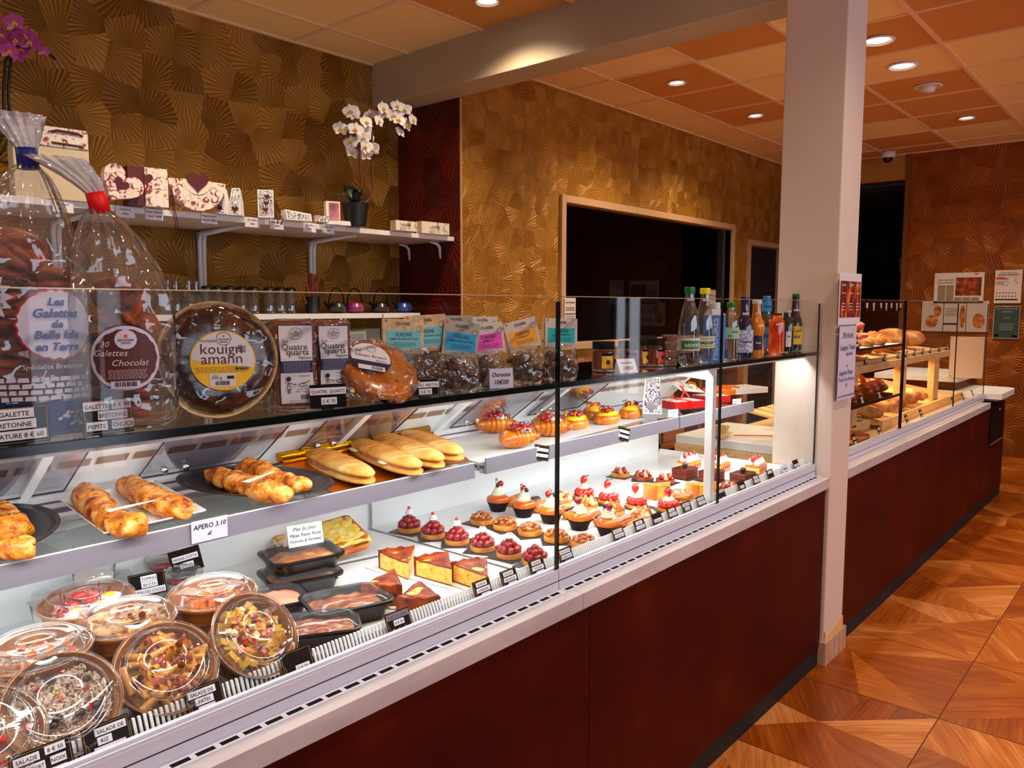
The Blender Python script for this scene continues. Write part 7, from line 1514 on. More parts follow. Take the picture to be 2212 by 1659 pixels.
for l_, u, v, a, hh in (('small cream box printed with a world map, nearer the orchid', 880, 499, .075, .055), ('larger cream box printed with a world map at the shelf end', 943, 506, .105, .068)):
    t = thing('chocolate_box', l_, 'chocolate box', onshelf(u, v)+Vector((0, .025, 0)), -.05, 'world map chocolate boxes'); g = MB(); g.box(-a, a, -.02, .03, 0, hh); obj('box_body', g, beige_c, t); g = MB(); g.box(-a*.98, a*.98, -.0208, -.0202, .002, hh-.002); f = obj('map_front', g, mapm, t); g = MB(); g.text('CLUIZEL', .016, (0, -.0215, hh*.5), bold=.03); g.text('TABLETTES', .006, (0, -.0215, hh*.3)); obj('lettering', g, ink, f)
for k, (u, v, l_, a, b_) in enumerate(((135, 424, 'beside the beige gift bag', 'Chambord', ''), (270, 447, 'under the heart box', 'Chambord', '19€50'), (333, 456, 'under the half-heart box', 'Boitage Chambord', '"Carré" 39€00'), (452, 472, 'under the fan box', 'Boitage Chambord', '"Éventail" 48€50'), (545, 478, 'beside the slim house boxes', 'Étui Solfeno', '3€60'), (598, 484, 'under the triple-heart box', 'Boitage Solfeno', '24€50'), (669, 489, 'under the triangular box', 'Étui Solfeno', '9€50'), (709, 492, 'under the tiny cube box', 'Boitage Solfeno', '7€80'))):
    p = onY(u, v, 3.39); note_card('small white price card on the wall shelf edge ' + l_, (p.x, 3.390, 1.842 if k > 2 else 1.838), [(a, .030, .0105), (b_, .012, .0105)] if b_ else [(a, .028, .010)], .076, .046, 0, 0, shear=.35, group='price cards on the wall shelf edge')
# orchids
petal_w = M('white_petal', C(246, 242, 244), .5, sss=.1); petal_y = M('yellow_lip', C(240, 190, 50), .5); petal_p = M('magenta_petal', C(170, 40, 120), .5, stops=[(.3, C(130, 14, 84)), (.55, C(196, 80, 160)), (.8, C(240, 214, 236))], nscale=18)
stem_b = M('brown_stem', C(96, 34, 16), .5); stem_k = M('dark_stem', C(16, 22, 16), .5)
def petal(mb, ang, L_, W_, cup_=.15, mi=0):
    n, m = 6, 5; vs = []
    for i in range(n+1):
        q = i/n; wd = W_*math.sin(PI*min(1, q*.93+.07))**.7
        for j in range(m+1): s_ = (j/m-.5)*2; x = s_*wd/2; z = L_*q; y = cup_*L_*(q*q*.6-.3*s_*s_*.5); vs.append((x*math.cos(ang)+z*math.sin(ang), -y-.002, z*math.cos(ang)-x*math.sin(ang)))
    mb.add(vs, [(i*(m+1)+j, i*(m+1)+j+1, (i+1)*(m+1)+j+1, (i+1)*(m+1)+j) for i in range(n) for j in range(m)], mi)
def bloom(t, loc, rz, rx, s_, pm, lip, proto=[None, None]):
    key = pm.name
    if not hasattr(bloom, 'cache'): bloom.cache = {}
    if key not in bloom.cache:
        g = MB()
        for a, L_, W_ in ((0, .036, .024), (2.3, .036, .022), (-2.3, .036, .022)): petal(g, a, L_, W_)
        for a in (1.25, -1.25): petal(g, a, .040, .044, .1)
        f = obj('flower', g, pm, t, smooth=True, solid=.0006); g = MB(); g.ball((0, -.006, 0), .006, .006, .006, 8, 6); petal(g, PI, .016, .012, -.5); g.ball((.006, -.008, -.006), .005, .004, .005, 8, 6); g.ball((-.006, -.008, -.006), .005, .004, .005, 8, 6); l_ = obj('flower_lip', g, lip, f, smooth=True); bloom.cache[key] = f; fl = f
    else:
        src = bloom.cache[key]; fl = src.copy(); COL.objects.link(fl); fl.parent = t
        for ch in src.children: c = ch.copy(); COL.objects.link(c); c.parent = fl
    fl.location = loc; fl.rotation_euler = (rx, R.uniform(-.3, .3), rz); fl.scale = (s_, s_, s_)
def orchid(label, base, stems, blooms, pm, lip, sm, pot=True, leaves=True):
    t = thing('potted_orchid', label, 'orchid', base)
    if pot:
        g = MB(); g.lathe([(.050, 0), (.054, .004), (.070, .118), (.072, .120), (.066, .121), (.001, .112)], 32); obj('pot', g, M('black_pot', C(14, 10, 12), .4), t, smooth=True, smooth_angle=.6)
    for a, L_, ly in ((2.8, .15, .05), (.35, .17, .04), (1.5, .10, .10), (4.4, .08, .07)):
        g = MB(); petal(g, 0, L_, .055, 0); g.v = [((z)*math.cos(a)-x*math.sin(a), (z)*math.sin(a)+x*math.cos(a), .118+ly*math.sin(min(z/L_, 1)*2.4)) for x, y, z in g.v]; obj('orchid_leaf', g, M('dark_leaf', C(12, 24, 14), .35), t, smooth=True, solid=.002)
    for P_ in stems: g = MB(); g.tube(interp(P_, 14), .006, 7); obj('flower_stem', g, sm, t, smooth=True)
    for loc, rz, rx, s_ in blooms: bloom(t, loc, rz, rx, s_, pm, lip)
pb = onshelf(788, 488)+Vector((0, .075, 0)); rr = random.Random(12)
def rel(u, v, y=None):
    q = onY(u, v, pb.y if y is None else y); return Vector((q.x-pb.x, q.y-pb.y, q.z-pb.z))
bl = []
for u, v in ((763, 248), (745, 245), (738, 278), (758, 283), (779, 268), (784, 285), (806, 265), (808, 292), (776, 300), (762, 308), (786, 318), (800, 325), (770, 328), (792, 335), (826, 247), (815, 238), (843, 252), (850, 262), (862, 242), (846, 233), (875, 270), (882, 262), (868, 285), (806, 248)):
    q = rel(u, v); q.y = rr.uniform(-.05, .04); bl.append((q, rr.uniform(-1.1, .3), rr.uniform(-.35, .25), rr.uniform(.95, 1.2)))
orchid('white orchid with arching blossoms in a black pot on the wall shelf', pb, [[(-.02, 0, .10), rel(779, 420), rel(778, 350), rel(775, 300), rel(758, 262)], [(.02, 0, .10), rel(803, 420), rel(803, 340), rel(806, 280), rel(830, 244), rel(880, 262)]], bl, petal_w, petal_y, stem_b)
pb = Vector((.99, 3.60, ZW)); bl = []
for u, v in ((18, 55), (32, 90), (5, 75), (48, 80), (50, 105), (12, 115), (36, 122), (-8, 95), (60, 95), (92, 112)):
    q = rel(u, v); q.y = rr.uniform(-.06, .03); bl.append((q, rr.uniform(-.8, .1), rr.uniform(-.3, .3), (1.0 if u < 85 else .6)*rr.uniform(.85, 1.05)))
orchid('magenta orchid rising behind the tied biscuit bags at the wall shelf end', pb, [[(-.01, 0, .10), rel(4, 300), rel(8, 200), rel(18, 110), rel(60, 88), rel(120, 128)], [(.02, 0, .10), rel(20, 300), rel(18, 200), rel(26, 110)]], bl, petal_p, petal_y, stem_k)
# second shelf below with bottles, jars, straws, handled bags
ts = thing('wall_shelf', 'lower white wall shelf holding empty bottles and jars behind the case', 'shelf', (0, 0, 0))
g = MB(); g.box(-.9, 3.20, 3.50, 3.895, 1.405, 1.432); obj('shelf_board', g, shelf_w, ts, bevel=.001)
for x in (1.2, 2.3): bracket(ts, x, 3.895, 1.405, .3, .3)
ZB = 1.4325; bottle_g = film('empty_bottle_glass', (.80, .84, .84, 1), 3.2, .03, .03)
first = None
for k, (u, w_) in enumerate(((362, 'first'), (383, 'second'), (408, 'third'), (426, 'fourth'))):
    p = onY(u, 650, 3.62+.05*(k % 2)); l_ = 'clear empty bottle with grey cap, %s along the lower wall shelf' % w_
    if first is None:
        t = first = thing('glass_bottle', l_, 'bottle', (p.x, 3.62, ZB), group='empty bottles on the lower shelf'); lathe_part('bottle_body', [(.030, 0), (.035, .004), (.035, .085), (.030, .10), (.015, .115), (.014, .145)], bottle_g, t); lathe_part('bottle_cap', [(.0155, .142), (.0155, .158), (.014, .160)], M('grey_cap', C(150, 146, 144), .35, .6), t)
    else: dup(first, (p.x, 3.62+.06*(k % 2), ZB), 0, l_)
first = None
for k, (u, w_) in enumerate(((448, 'first'), (470, 'second'), (496, 'third'), (522, 'fourth'), (548, 'fifth'), (582, 'sixth'), (606, 'seventh'), (628, 'eighth'))):
    p = onY(u, 650, 3.66); l_ = 'clear glass swing-top jar, %s of the eight along the lower shelf' % w_
    if first is None:
        t = first = thing('glass_jar', l_, 'jar', (p.x, 3.66, ZB), group='glass jars on the lower shelf'); lathe_part('jar_body', [(.026, 0), (.030, .004), (.030, .100), (.026, .108), (.026, .122)], bottle_g, t); lathe_part('jar_lid', [(.028, .123), (.028, .132), (.02, .138)], M('dark_lid', C(30, 30, 32), .3), t)
        g = MB(); g.tube([(0, -.031, .11), (.006, -.036, .08), (0, -.034, .06), (-.006, -.036, .08), (0, -.031, .11)], .0013, 5); obj('wire_clasp', g, chrome, t)
    else: dup(first, (p.x, 3.66, ZB), 0, l_)
p = onY(675, 650, 3.62); t = thing('straw_pot', 'dark glass pot of brown paper straws on the lower shelf', 'straw pot', (p.x, 3.62, ZB)); lathe_part('pot_body', [(.03, 0), (.036, .004), (.038, .09)], M('dark_pot', C(20, 14, 14), .3), t)
straw = M('brown_straw', C(170, 96, 50), .5); rr = random.Random(3); g = MB(); g.tube([(0, 0, .01), (0, 0, .20)], .0035, 6); f = obj('paper_straw', g, straw, t)
for k in range(16): c = child(t, f, (rr.uniform(-.02, .02), rr.uniform(-.02, .02), rr.uniform(0, .02)), (rr.uniform(-.12, .12), rr.uniform(-.25, .22), 0))
f.rotation_euler = (0, -.42, 0); f.location = (-.012, 0, 0)
first = None
for k, (u, m_, w_) in enumerate(((727, C(20, 30, 26), 'dark green'), (771, C(130, 30, 90), 'magenta'), (822, C(20, 16, 20), 'black'), (876, C(30, 60, 140), 'blue'))):
    p = onY(u, 660, 3.62); t = thing('teapot', w_ + ' teapot with tall hoop handle on the lower shelf', 'teapot', (p.x, 3.62+.02*(k % 2), ZB), group='hoop-handled teapots')
    lathe_part('teapot_body', [(.03, 0), (.050, .012), (.056, .035), (.045, .055), (.02, .064), (.001, .066)], M('teapot_'+w_.replace(' ', '_'), m_, .35, coat=.4), t); g = MB(); g.tube([(.052*math.cos(a), 0, .045+.095*math.sin(a)) for a in [PI*i/14 for i in range(15)]], .0035, 6); obj('hoop_handle', g, black_m, t, smooth=True); g = MB(); g.tube([(-.045, 0, .03), (-.07, 0, .05), (-.08, 0, .062)], [.012, .008, .006], 8); obj('spout', g, black_m, t, smooth=True)
t = thing('back_counter', 'dark work counter along the wall below the shelves', 'counter', (0, 0, 0)); g = MB(); g.box(-.9, 3.2, 3.3, 3.89, 0, 1.02); obj('carcass', g, dark_room, t); g = MB(); g.box(-.92, 3.22, 3.27, 3.89, 1.021, 1.05); obj('top', g, black_m, t)
for l_, u, v, w_, h_, wd in (('black glossy chocolate bag standing on the back counter, lettered', 780, 800, .30, .30, .09), ('second black display bag beside the lettered one', 868, 800, .22, .29, .09)):
    p = onY(u, v, 3.5); t = thing('display_bag', l_, 'bag', (p.x, 3.55, 1.051), group='black display bags'); g = MB(); g.box(-w_/2, w_/2, -wd/2, wd/2, 0, h_); b_ = obj('bag_body', g, M('navy_gloss', C(14, 14, 30), .15, coat=.8), t, bevel=.006)
    g = MB(); g.text('CLUIZEL', .028, (0, -wd/2-.001, h_*.72), bold=.01); obj('lettering', g, M('silver_ink', C(150, 156, 190), .4), b_)
p = onY(790, 740, 3.4); t = thing('leaflet', 'pale green and white leaflet standing against the black bags', 'leaflet', (p.x, 3.46, 1.0515), rot=(-.03, 0, -.05)); g = MB(); g.box(-.055, .055, 0, .001, 0, .285); obj('leaflet_sheet', g, M('pale_paper', C(170, 166, 170), .6), t); g = MB(); g.box(-.055, .055, -.001, 0, .276, .285); obj('green_band', g, M('green_band', C(120, 160, 70), .5), t); g = MB(); small_print(g, -.045, .045, .266, 9, .008, -.001, h=.003); obj('small_print', g, ink, t)
# brush and rule on the service slab between pillar and bread
t = thing('service_slab', 'grey-white service slab seen through the end glass', 'worktop', (0, 0, 0)); g = MB(); g.box(3.425, 3.98, 1.33, 1.90, .8015, .842); obj('slab', g, white_s, t, bevel=.002)
p = onZ(1540, 935, .86); t = thing('bench_brush', 'bristly bench brush with wooden handle on the service slab', 'brush', (p.x, 1.70, .8425), .25); rr = random.Random(2); g = MB()
for k in range(420):
    a, b_ = rr.uniform(-1, 1), rr.uniform(-1, 1); 
    if a*a+b_*b_ > 1: continue
    x, y = a*.085, b_*.028; g.tube([(x, y, .030), (x*1.14+rr.uniform(-.003, .003), y*1.5+rr.uniform(-.004, .004), .058-.028*(a*a+b_*b_)*.6+rr.uniform(-.002, .002))], [.0022, .0008], 4, cap=False)
    if b_ < .2: g.tube([(x, y, .026), (x*1.18, y*1.4-.022, .010+.012*(1-a*a))], [.0022, .001], 4, cap=False)
o = obj('bristles', g, M('straw_bristle', C(206, 178, 120), .6), t); o['kind'] = 'stuff'
g = MB(); blob(g, (0, 0, .020), .082, .026, .018, 1, .05, 2); g.tube([(.07, 0, .022), (.12, 0, .024), (.19, 0, .024), (.20, 0, .024)], [.010, .008, .011, .006], 10); obj('wooden_back', g, M('brush_wood', C(190, 130, 76), .4), t, smooth=True)
p = onZ(1560, 925, .85); t = thing('red_rule', 'red plastic scraper rule across the service slab', 'ruler', (3.62, 1.55, .848), .0, rot=(0, 0, -.95)); g = MB(); g.box(-.13, .13, -.004, .004, 0, .004); obj('rule_bar', g, M('red_plastic', C(206, 10, 36), .35), t)
g = MB(); g.prism([(.06, .0), (.10, .0), (.08, .018)], .004, .006); obj('rule_marker', g, M('red_plastic', C(206, 10, 36), .35), t)
# wooden rack behind, seen through the end glass
t = thing('wooden_rack', 'brown wooden rack with crates behind the bread counter', 'rack', (4.6, 2.75, 0)); g = MB()
for x in (-.9, -.3, .3, .9): g.box(x, x+.05, -.2, .2, 0, 1.12)
obj('rack_upright', g, M('brown_rack_wood', C(126, 72, 34), .6), t)
for k, z in enumerate((.25, .55, .82, 1.10)): g = MB(); g.box(-.95, 1.0, -.22, .22, z, z+.025); obj('rack_shelf', g, M('brown_rack_wood', C(126, 72, 34), .6), t)
for k, (x, z, c, w_) in enumerate(((-.6, .575, C(60, 56, 60), 'grey plastic crate low on the wooden rack'), (.05, .575, C(150, 90, 44), 'small brown box low on the wooden rack'), (-.1, .845, C(180, 150, 110), 'kraft packet on the wooden rack'), (.6, .845, C(50, 46, 52), 'dark crate higher on the wooden rack'))):
    t = thing('storage_box', w_, 'box', (4.6+x, 2.72, z+.0005), group='boxes on the wooden rack'); g = MB(); g.box(-.14, .14, -.13, .13, 0, .15); obj('box_shell', g, M('crate_%d' % k, c, .5), t, bevel=.01)
# ================================================================ bread showcase contents
loaf_c = baked('bread_crust', C(112, 44, 14), C(196, 110, 46), C(232, 180, 118), 9, .6, .1, .6); flour = baked('floured_crust', C(120, 54, 20), C(192, 122, 62), C(230, 190, 140), 11, .5, .0, .75); dark_croi = baked('dark_croissant', C(84, 24, 8), C(150, 60, 20), C(206, 112, 50), 10, .4, .5, .3)
def loaf(name, label, a, b_, r, m_, group, seed, cat='bread', z=0, flat=.75, ends=.3):
    A_, B_ = Vector(a), Vector(b_); g = MB(); loaf_tube(g, [A_, A_.lerp(B_, .5)+Vector((0, 0, r*.12)), B_], r, 26, 16, flat, ends, .10, seed)
    for k in range(5): c = A_.lerp(B_, .16+.17*k); d = (B_-A_).normalized(); n_ = Vector((-d.y, d.x, 0)); g.tube([c-n_*r*.5+d*r*.5+Vector((0, 0, r*flat*.80)), c+Vector((0, 0, r*flat*1.02)), c+n_*r*.5-d*r*.5+Vector((0, 0, r*flat*.80))], [r*.06, r*.13, r*.06], 5)
    o = obj(name, g, m_, smooth=True); tag(o, label, cat, group); return o
# boules and loaves on the upper tier
for k, (x, l_) in enumerate(((4.60, 'golden country loaf on the upper beech tier, nearest the pillar'), (4.92, 'golden country loaf on the upper beech tier, second along'))):
    loaf('country_loaf', l_, (x, 1.38, 1.245), (x+.16, 1.52, 1.255), .075, loaf_c, 'loaves on the upper beech tier', 60+k)
g = MB(); blob(g, (5.32, 1.44, 1.262), .115, .10, .072, 3, .12, 2, 28, 16); o = obj('round_loaf', g, flour, smooth=True); tag(o, 'large floury scored round loaf behind the black corner strip', 'bread', 'loaves on the upper beech tier')
g = MB(); blob(g, (5.82, 1.46, 1.255), .11, .09, .055, 5, .08, 2, 28, 16); o = obj('round_loaf', g, flour, smooth=True); tag(o, 'flatter floury round loaf near the end of the upper tier', 'bread', 'loaves on the upper beech tier')
# baguettes on the lower trays, laid front to back
for k, (x, y0, z, r, mt_, l_) in enumerate(((4.62, 1.28, .872, .042, loaf_c, 'dark baguette lying lowest at the tray front corner'), (4.80, 1.27, .885, .040, flour, 'pale floured baguette beside the dark corner one'), (4.98, 1.29, .895, .042, flour, 'floured baguette, third from the corner strip'), (5.10, 1.28, .880, .040, loaf_c, 'brown crusted baguette, fourth from the corner strip'), (5.22, 1.28, .905, .040, flour, 'floured baguette, fifth from the corner strip'), (5.34, 1.28, .885, .040, loaf_c, 'brown crusted baguette, sixth from the corner strip'), (5.46, 1.29, .900, .040, flour, 'floured baguette, seventh from the corner strip'), (5.58, 1.28, .885, .038, loaf_c, 'brown baguette beside the empty part of the tray'))):
    loaf('baguette', l_, (x+.02, y0, z), (x-.10, y0+.46, z+.065), r, mt_, 'baguettes on the lower beech trays', 70+k, flat=.8, ends=.15)
for k in range(4): loaf('baguette', 'back-row baguette across the lower tray, %s from the corner strip' % ('first', 'second', 'third', 'fourth')[k], (5.0+.16*k, 1.50, .950+.004*k), (4.9+.16*k, 1.72, .975), .036, flour, 'short loaves behind the baguettes', 80+k, ends=.2)
# croissants on the lower glass tier
def bcroi(label, x, y, z, rz, L_, r):
    g = MB(); croissant(g, L_, r, 40, 14, .55); g.v = [(a, b_+.02, max(c, 0)) for a, b_, c in g.v]; o = obj('croissant', g, dark_croi, smooth=True, loc=(x, y, z), rz=rz); tag(o, label, 'croissant', 'dark croissants on the glass tier')
for k, (x, y, z, rz) in enumerate(((4.02, 1.27, .990, .4), (4.16, 1.29, .990, .5), (4.32, 1.28, .990, .4), (4.48, 1.29, .990, .3), (4.62, 1.30, .990, .5), (4.10, 1.36, 1.03, .3), (4.30, 1.38, 1.03, .6), (4.52, 1.38, 1.025, .4), (4.05, 1.42, 1.075, .5))):
    bcroi('glossy dark croissant on the glass tier, ' + ('closest to the pillar', 'second in the front row', 'third in the front row, carrying a tag', 'fourth in the front row', 'last in the front row at the tier end', 'upper layer near the pillar', 'upper layer, middle', 'upper layer at the tier end', 'single one piled on the very top')[k], x, y, z, rz, .19, .050)
# small cakes on the upper glass tier
t = thing('paper_sheet', 'white paper under the small cakes on the upper glass tier', 'paper', (4.3, 1.36, 1.2660)); g = MB(); g.box(-.35, .40, -.13, .13, 0, .001); obj('sheet', g, paper_w, t)
can = None
for k, (x, y, z) in enumerate(((4.00, 1.36, 1.268), (4.14, 1.40, 1.268), (4.28, 1.38, 1.268), (4.42, 1.36, 1.268), (4.10, 1.42, 1.325), (4.26, 1.43, 1.325), (4.48, 1.40, 1.325))):
    l_ = 'fluted dark red-brown cake on the upper glass tier, ' + ('bottom layer first', 'bottom layer second', 'bottom layer third', 'bottom layer fourth', 'top layer first', 'top layer second', 'top layer last')[k]
    if can is None: can = thing('fluted_cake', l_, 'cake', (x, y, z), group='fluted cakes'); g = MB(); g.lathe([(.034, 0), (.042, .05), (.036, .055), (.001, .050)], 36, twist=lambda a, h: .05*math.sin(a*12)); obj('cake_body', g, M('deep_red_cake', C(110, 24, 12), .35, coat=.4), can, smooth=True); g = MB(); [blob(g, (.026*math.cos(a), .026*math.sin(a), .056), .008, .008, .005, k) for a in [i*.7 for i in range(9)]]; obj('sugar_pearls', g, shell_m, can, smooth=True)
    else: dup(can, (x, y, z), k, l_)
for k, (x, y, w_) in enumerate(((3.99, 1.255, 'nearest the pillar'), (4.22, 1.26, 'in the middle of the paper'), (4.40, 1.255, 'near the paper end'))): g = MB(); blob(g, (0, 0, .02), .055, .035, .024, k, .3, 2); o = obj('sugar_bun', g, flour, smooth=True, loc=(x, y, 1.267)); tag(o, 'pale sugared bun on the upper glass tier ' + w_, 'bun', 'pale buns on the glass tier')
# flaky pastries on the deck front
for k, (x, y) in enumerate(((3.66, 1.24), (3.80, 1.26), (3.94, 1.24), (3.86, 1.34), (4.08, 1.26), (4.02, 1.36))):
    g = MB(); blob(g, (0, 0, .018), .075, .055, .024, k, .35, 4, 22, 12); [g.tube([(-.06, -.03+.012*j, .034), (0, -.034+.012*j, .043), (.06, -.028+.012*j, .034)], .003, 5) for j in range(6)]; o = obj('apple_lattice_pastry', g, loaf_c, smooth=True, loc=(x, y, .8435 if y > 1.33 and x < 3.98 else .802), rz=.3*k); tag(o, 'flaky golden pastry at the bread case front, ' + ('first from the pillar', 'second from the pillar', 'third from the pillar', 'behind the second one', 'fourth along the rail', 'behind the fourth one')[k], 'pastry', 'flaky pastries behind the front rail')
def btag(x, y, z, label, lean=-.3, rz=0, w_=.05, h_=.06, ):
    price_tag(label, (x, y, z), [('PAIN', 0, h_*.62, w_*.62), ('1 € 20', 0, h_*.25, w_*.62)], w_, h_, rz, lean, 0, False, 'bread price tags', ts=.009)
for k, x in enumerate((4.33, 4.66, 4.93, 5.10, 5.28, 5.47, 5.66, 5.90, 6.10)): btag(x, 1.293, 1.168, 'small black tag on the upper beech tray front, %s from the pillar' % ('first', 'second', 'third', 'fourth', 'fifth', 'sixth', 'seventh', 'eighth', 'ninth')[k], 0, w_=.042, h_=.038)
for k, x in enumerate((3.56, 3.78, 4.16, 4.66, 4.96, 5.75, 6.05, 6.35)): btag(x, 1.1533, .820, 'small black tag along the bread case rail, %s from the pillar' % ('first', 'second', 'third', 'fourth', 'fifth', 'sixth', 'seventh', 'eighth')[k], -.385)
for k, x in enumerate((3.80, 4.02, 4.30)): btag(x, 1.206, .991, 'small black tag on the croissant tier edge, ' + ('first', 'second', 'third')[k] + ' from the pillar', -.3, w_=.045, h_=.045)
btag(3.90, 1.206, 1.268, 'small black tag on the upper glass tier edge beside the pillar', -.2)
# tickets hanging in the dark doorway cabinet
t = thing('ticket_rail', 'thin dark rail holding white price tickets before the dark doorway', 'rail', (0, 0, 0)); g = MB(); g.box(4.88, 5.86, 1.50, 1.506, 1.497, 1.502); g.box(4.88, 4.89, 1.50, 1.51, 1.17, 1.50); g.box(5.85, 5.86, 1.50, 1.51, 1.17, 1.50); obj('rail_bar', g, black_m, t)
for k, x in enumerate((4.98, 5.11, 5.255, 5.37, 5.48, 5.60, 5.69, 5.79)):
    price_tag('white and black ticket on the dark rail, %s from the pillar' % ('first', 'second', 'third', 'fourth', 'fifth', 'sixth', 'seventh', 'eighth')[k], (x, 1.497, 1.441), [('PAIN', 0, .040, .034), ('2 € 10', .002*(k % 3), .024, .030), ('0', 0, .008, .018)][:2+k % 2], .044, .055, 0, 0, 0, False, 'tickets on the dark rail', ts=.009)
t = thing('notice_board', 'blank translucent white notice panel fixed inside the bread case end glass', 'notice board', (6.541, 1.255, .947)); g = MB(); g.box(-.002, .002, -.11, .11, 0, .303); obj('panel_sheet', g, M('translucent_white', C(222, 204, 184), .5), t); g = MB(); [g.ball((-.004, y, z), .003, .005, .005, 8, 6) for y in (-.10, .10) for z in (.012, .29)]; obj('fixing_screw', g, chrome, t, smooth=True)
# ================================================================ papers
def poster(name, label, origin, rz, w_, h_, sheet, draw, tape=False, cat='poster', group=None):
    t = thing(name, label, cat, origin, rz, group); g = MB(); g.box(0, w_, -.0008, 0, 0, h_); obj('poster_sheet', g, sheet, t)
    def part(nm, m_, fn): g = MB(); fn(g); obj(nm, g, m_, t)
    draw(part, w_, h_); return t
whp = M('white_poster', C(226, 214, 206), .6); RZB = -PI/2
def P0(y, z): return (8.342, y, z)
def dr1(part, w, h):
    part('photo_field', M('bakery_photo', C(110, 44, 20), .5, stops=[(.35, C(40, 14, 8)), (.55, C(150, 60, 24)), (.75, C(214, 140, 80))], nscale=14, ndetail=5), lambda g: g.box(w*.44, w*.95, -.002, -.001, h*.25, h*.84))
    part('headline', ink, lambda g: (g.text('« Pour la commune,', .017, (w*.24, -.002, h*.75), maxw=w*.38, bold=.03), g.text('c\'est un événement »', .017, (w*.24, -.002, h*.66), maxw=w*.38, bold=.03)))
    part('news_columns', M('newsprint_grey', C(150, 134, 110), .6), lambda g: [g.box(w*(.08+.17*k), w*(.235+.17*k), -.0018, -.001, h*(.04+.0*k), h*(.60 if k < 2 else .20)) for k in range(5)])
    part('red_mark', M('poster_red', C(190, 30, 40), .5), lambda g: g.box(w*.80, w*.88, -.0018, -.001, h*.93, h*.97))
poster('newspaper_page', 'framed newspaper page with bakery photo on the back wall', P0(1.905, 1.50), RZB, .415, .285, whp, dr1)
def dr2(part, w, h):
    part('headline', ink, lambda g: (g.text('Votre sécurité', .022, (w*.5, -.002, h*.90), maxw=w*.66, shear=.3), g.text('NOTRE PRIORITÉ !', .020, (w*.5, -.002, h*.83), maxw=w*.8, bold=.03), g.box(w*.04, w*.88, -.002, -.001, h*.09, h*.13)))
    part('red_mark', M('poster_red', C(190, 30, 40), .5), lambda g: (g.box(w*.04, w*.38, -.002, -.001, h*.755, h*.785), g.box(w*.04, w*.50, -.002, -.001, h*.72, h*.75)))
    part('small_print', ink, lambda g: (small_print(g, w*.05, w*.32, h*.66, 5, .008, -.002, h=.003), g.tube([(w*.42+.018*math.cos(a), -.002, h*.60+.02*math.sin(a)) for a in [i*.5 for i in range(13)]], .0015, 4)))
    part('icon_dots', M('icon_red', C(140, 50, 50), .5), lambda g: [g.ball((w*(.10+.115*k), -.002, h*(.31-.10*j)), .006, .001, .007, 10, 4) for k in range(7) for j in range(2)])
    part('gold_swirl', gold_line, lambda g: g.tube(interp([(w*.78, -.002, h*.56), (w*.84, -.002, h*.62), (w*.72, -.002, h*.68), (w*.80, -.002, h*.74), (w*.74, -.002, h*.78)], 20), .002, 4))
poster('safety_poster', 'white safety notice with round icons high on the back wall', P0(1.406, 1.50), RZB, .21, .298, whp, dr2)
def dr3(part, w, h):
    part('lettering', M('mint_ink', C(170, 200, 190), .5), lambda g: (g.text('SAC A PAIN POUR', .020, (w*.5, -.002, h*.90), maxw=w*.84), g.text('ANIMAUX', .020, (w*.5, -.002, h*.81), maxw=w*.5), g.text('5€ 50', .018, (w*.5, -.002, h*.62)), small_print(g, w*.25, w*.75, h*.44, 4, .016, -.002, h=.004)))
    part('animal_silhouettes', black_m, lambda g: (blob(g, (w*.14, -.002, h*.10), .018, .001, .011, 1, .2), g.box(w*.08, w*.10, -.002, -.001, h*.03, h*.09), g.box(w*.18, w*.20, -.002, -.001, h*.03, h*.09), blob(g, (w*.80, -.002, h*.08), .016, .001, .009, 2, .3), blob(g, (w*.90, -.002, h*.07), .008, .001, .010, 3, .3)))
    part('white_border', whp, lambda g: [g.box(*b_) for b_ in ((0, w, -.0018, -.001, 0, h*.012), (0, w, -.0018, -.001, h*.988, h), (0, w*.016, -.0018, -.001, 0, h), (w*.984, w, -.0018, -.001, 0, h))])
poster('chalk_poster', 'dark green notice lettered in pale ink below the safety poster', P0(1.400, 1.18), RZB, .205, .292, M('slate_green', C(52, 72, 66), .6), dr3)
food_ph = M('food_photo', C(206, 130, 60), .5, stops=[(.3, C(120, 50, 20)), (.5, C(206, 120, 50)), (.7, C(236, 186, 120))], nscale=22, ndetail=3)
def dr4(part, w, h):
    part('food_photo', food_ph, lambda g: (g.plate([(w*.16+.055*math.cos(a), h*.33+.06*math.sin(a)) for a in [i*.45 for i in range(14)]], -.002, -.001), g.plate([(w*.24+.035*math.cos(a), h*.68+.055*math.sin(a)) for a in [i*.45 for i in range(14)]], -.002, -.001), g.plate([(w*.62+.024*math.cos(a), h*.5+.11*math.sin(a)) for a in [i*.45 for i in range(14)]], -.002, -.001), g.plate([(w*.86+.05*math.cos(a), h*.36+.07*math.sin(a)) for a in [i*.45 for i in range(14)]], -.002, -.001)))
    part('dark_bands', ink, lambda g: (g.box(w*.33, w*.34, -.002, -.001, 0, h), g.box(w*.34, w*.56, -.002, -.001, h*.22, h*.28), g.box(w*.67, w*.68, -.002, -.001, 0, h), small_print(g, w*.36, w*.54, h*.75, 5, .016, -.002, h=.005), g.text('menu', .02, (w*.18, -.002, h*.88), shear=.3)))
poster('food_banner', 'row of three food photo panels behind the bread case glass', P0(2.0, 1.235), RZB, .56, .285, whp, dr4)
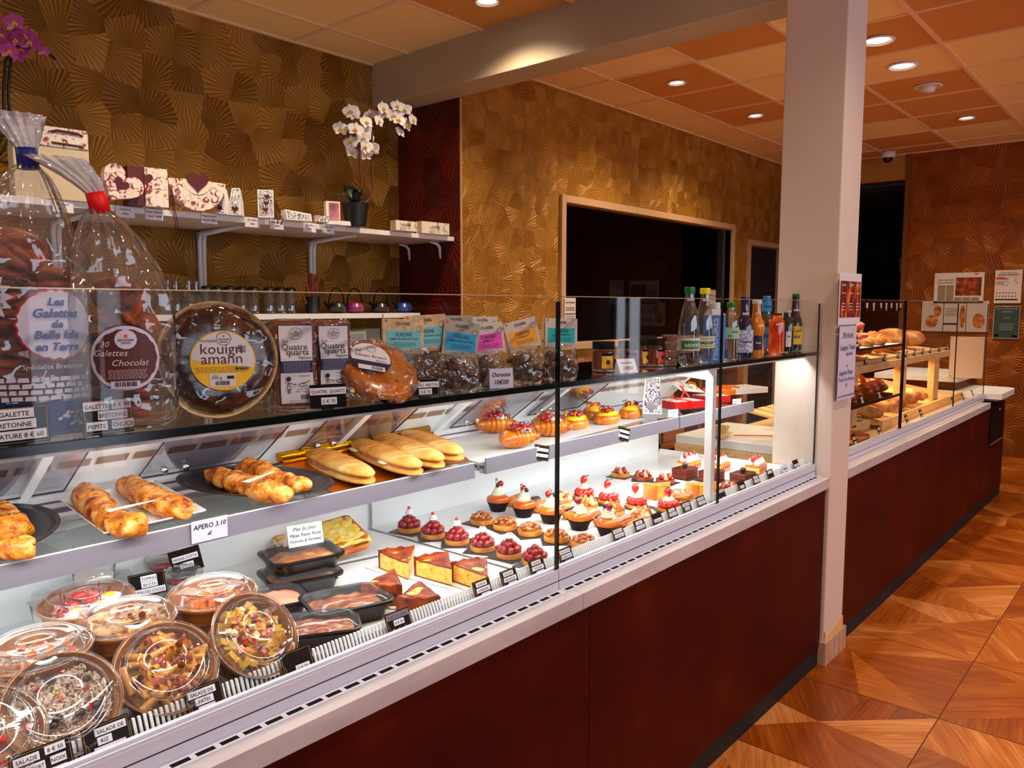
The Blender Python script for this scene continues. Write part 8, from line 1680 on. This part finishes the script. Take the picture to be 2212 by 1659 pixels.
t = poster('drinks_poster', 'curling drinks poster with dark red photo taped to the pillar edge', (3.150, 1.052, 1.398), 0, .262, .205, M('white_poster_bright', C(232, 224, 232), .5), lambda part, w, h: (part('drinks_photo', M('drinks_photo', C(120, 24, 12), .4, stops=[(.35, C(40, 8, 6)), (.5, C(140, 30, 14)), (.62, C(210, 90, 20)), (.75, C(240, 190, 70))], nscale=20, ndetail=4, ndist=1, stretch=(2, 1, .6)), lambda g: g.box(w*.04, w*.97, -.002, -.001, h*.14, h*.84)), part('poster_words', whp, lambda g: [g.text(s_, .014, (w*x_, -.0028, h*.74), maxw=w*.24, bold=.02) for s_, x_ in (('RELAX', .18), ('ENERGY', .52), ('DETOX', .84))]+[g.box(w*(x_-.07), w*(x_+.07), -.0026, -.002, h*z, h*(z+.015)) for x_ in (.18, .52, .84) for z in (.28, .34, .40, .60)])))
t = poster('daily_menu_sheet', 'long white handwritten plat du jour sheet below the drinks poster', (3.172, 1.052, 1.098), 0, .205, .293, M('lilac_sheet', C(214, 208, 228), .5), lambda part, w, h: (part('title', ink, lambda g: (g.text('Plat du jour', .026, (w*.5, -.002, h*.86), shear=.3, maxw=w*.74), g.box(w*.15, w*.85, -.002, -.001, h*.845, h*.85))), part('handwriting', ink_blue, lambda g: [g.text(s_, z_, (w*x_, -.002, h*y_), maxw=w*.88, shear=.2) for s_, z_, x_, y_ in (('Lasagnes Truites', .030, .5, .68), ('épinards', .024, .6, .60), ('ou', .020, .5, .44), ('Spaghetti Pesto', .026, .45, .34), ('Poulet Citron Parmesan', .024, .5, .25), ('7€', .020, .5, .16))]), part('footer', ink, lambda g: g.text('LE PLAT DU JOUR AVEC LA BOULANGERIE', .010, (w*.5, -.002, h*.035), maxw=w*.94, bold=.02))))
def dr5(part, w, h): part('headline', ink, lambda g: (g.text('POUR VOTRE SÉCURITÉ', .014, (w*.5, -.002, h*.88), maxw=w*.8, bold=.03), small_print(g, w*.1, w*.9, h*.78, 3, .010, -.002, h=.004), g.box(w*.05, w*.95, -.002, -.001, h*.63, h*.65), small_print(g, w*.1, w*.9, h*.58, 10, .014, -.002, h=.004)))
poster('hygiene_notice', 'tall narrow white notice stuck on the near edge of the hatch window', (4.385, 3.320, 1.22), 0, .13, .31, whp, dr5)
poster('price_notice', 'small pale notice inside the hatch window behind the sparkling water', (6.58, 3.36, 1.48), 0, .16, .14, whp, dr5)
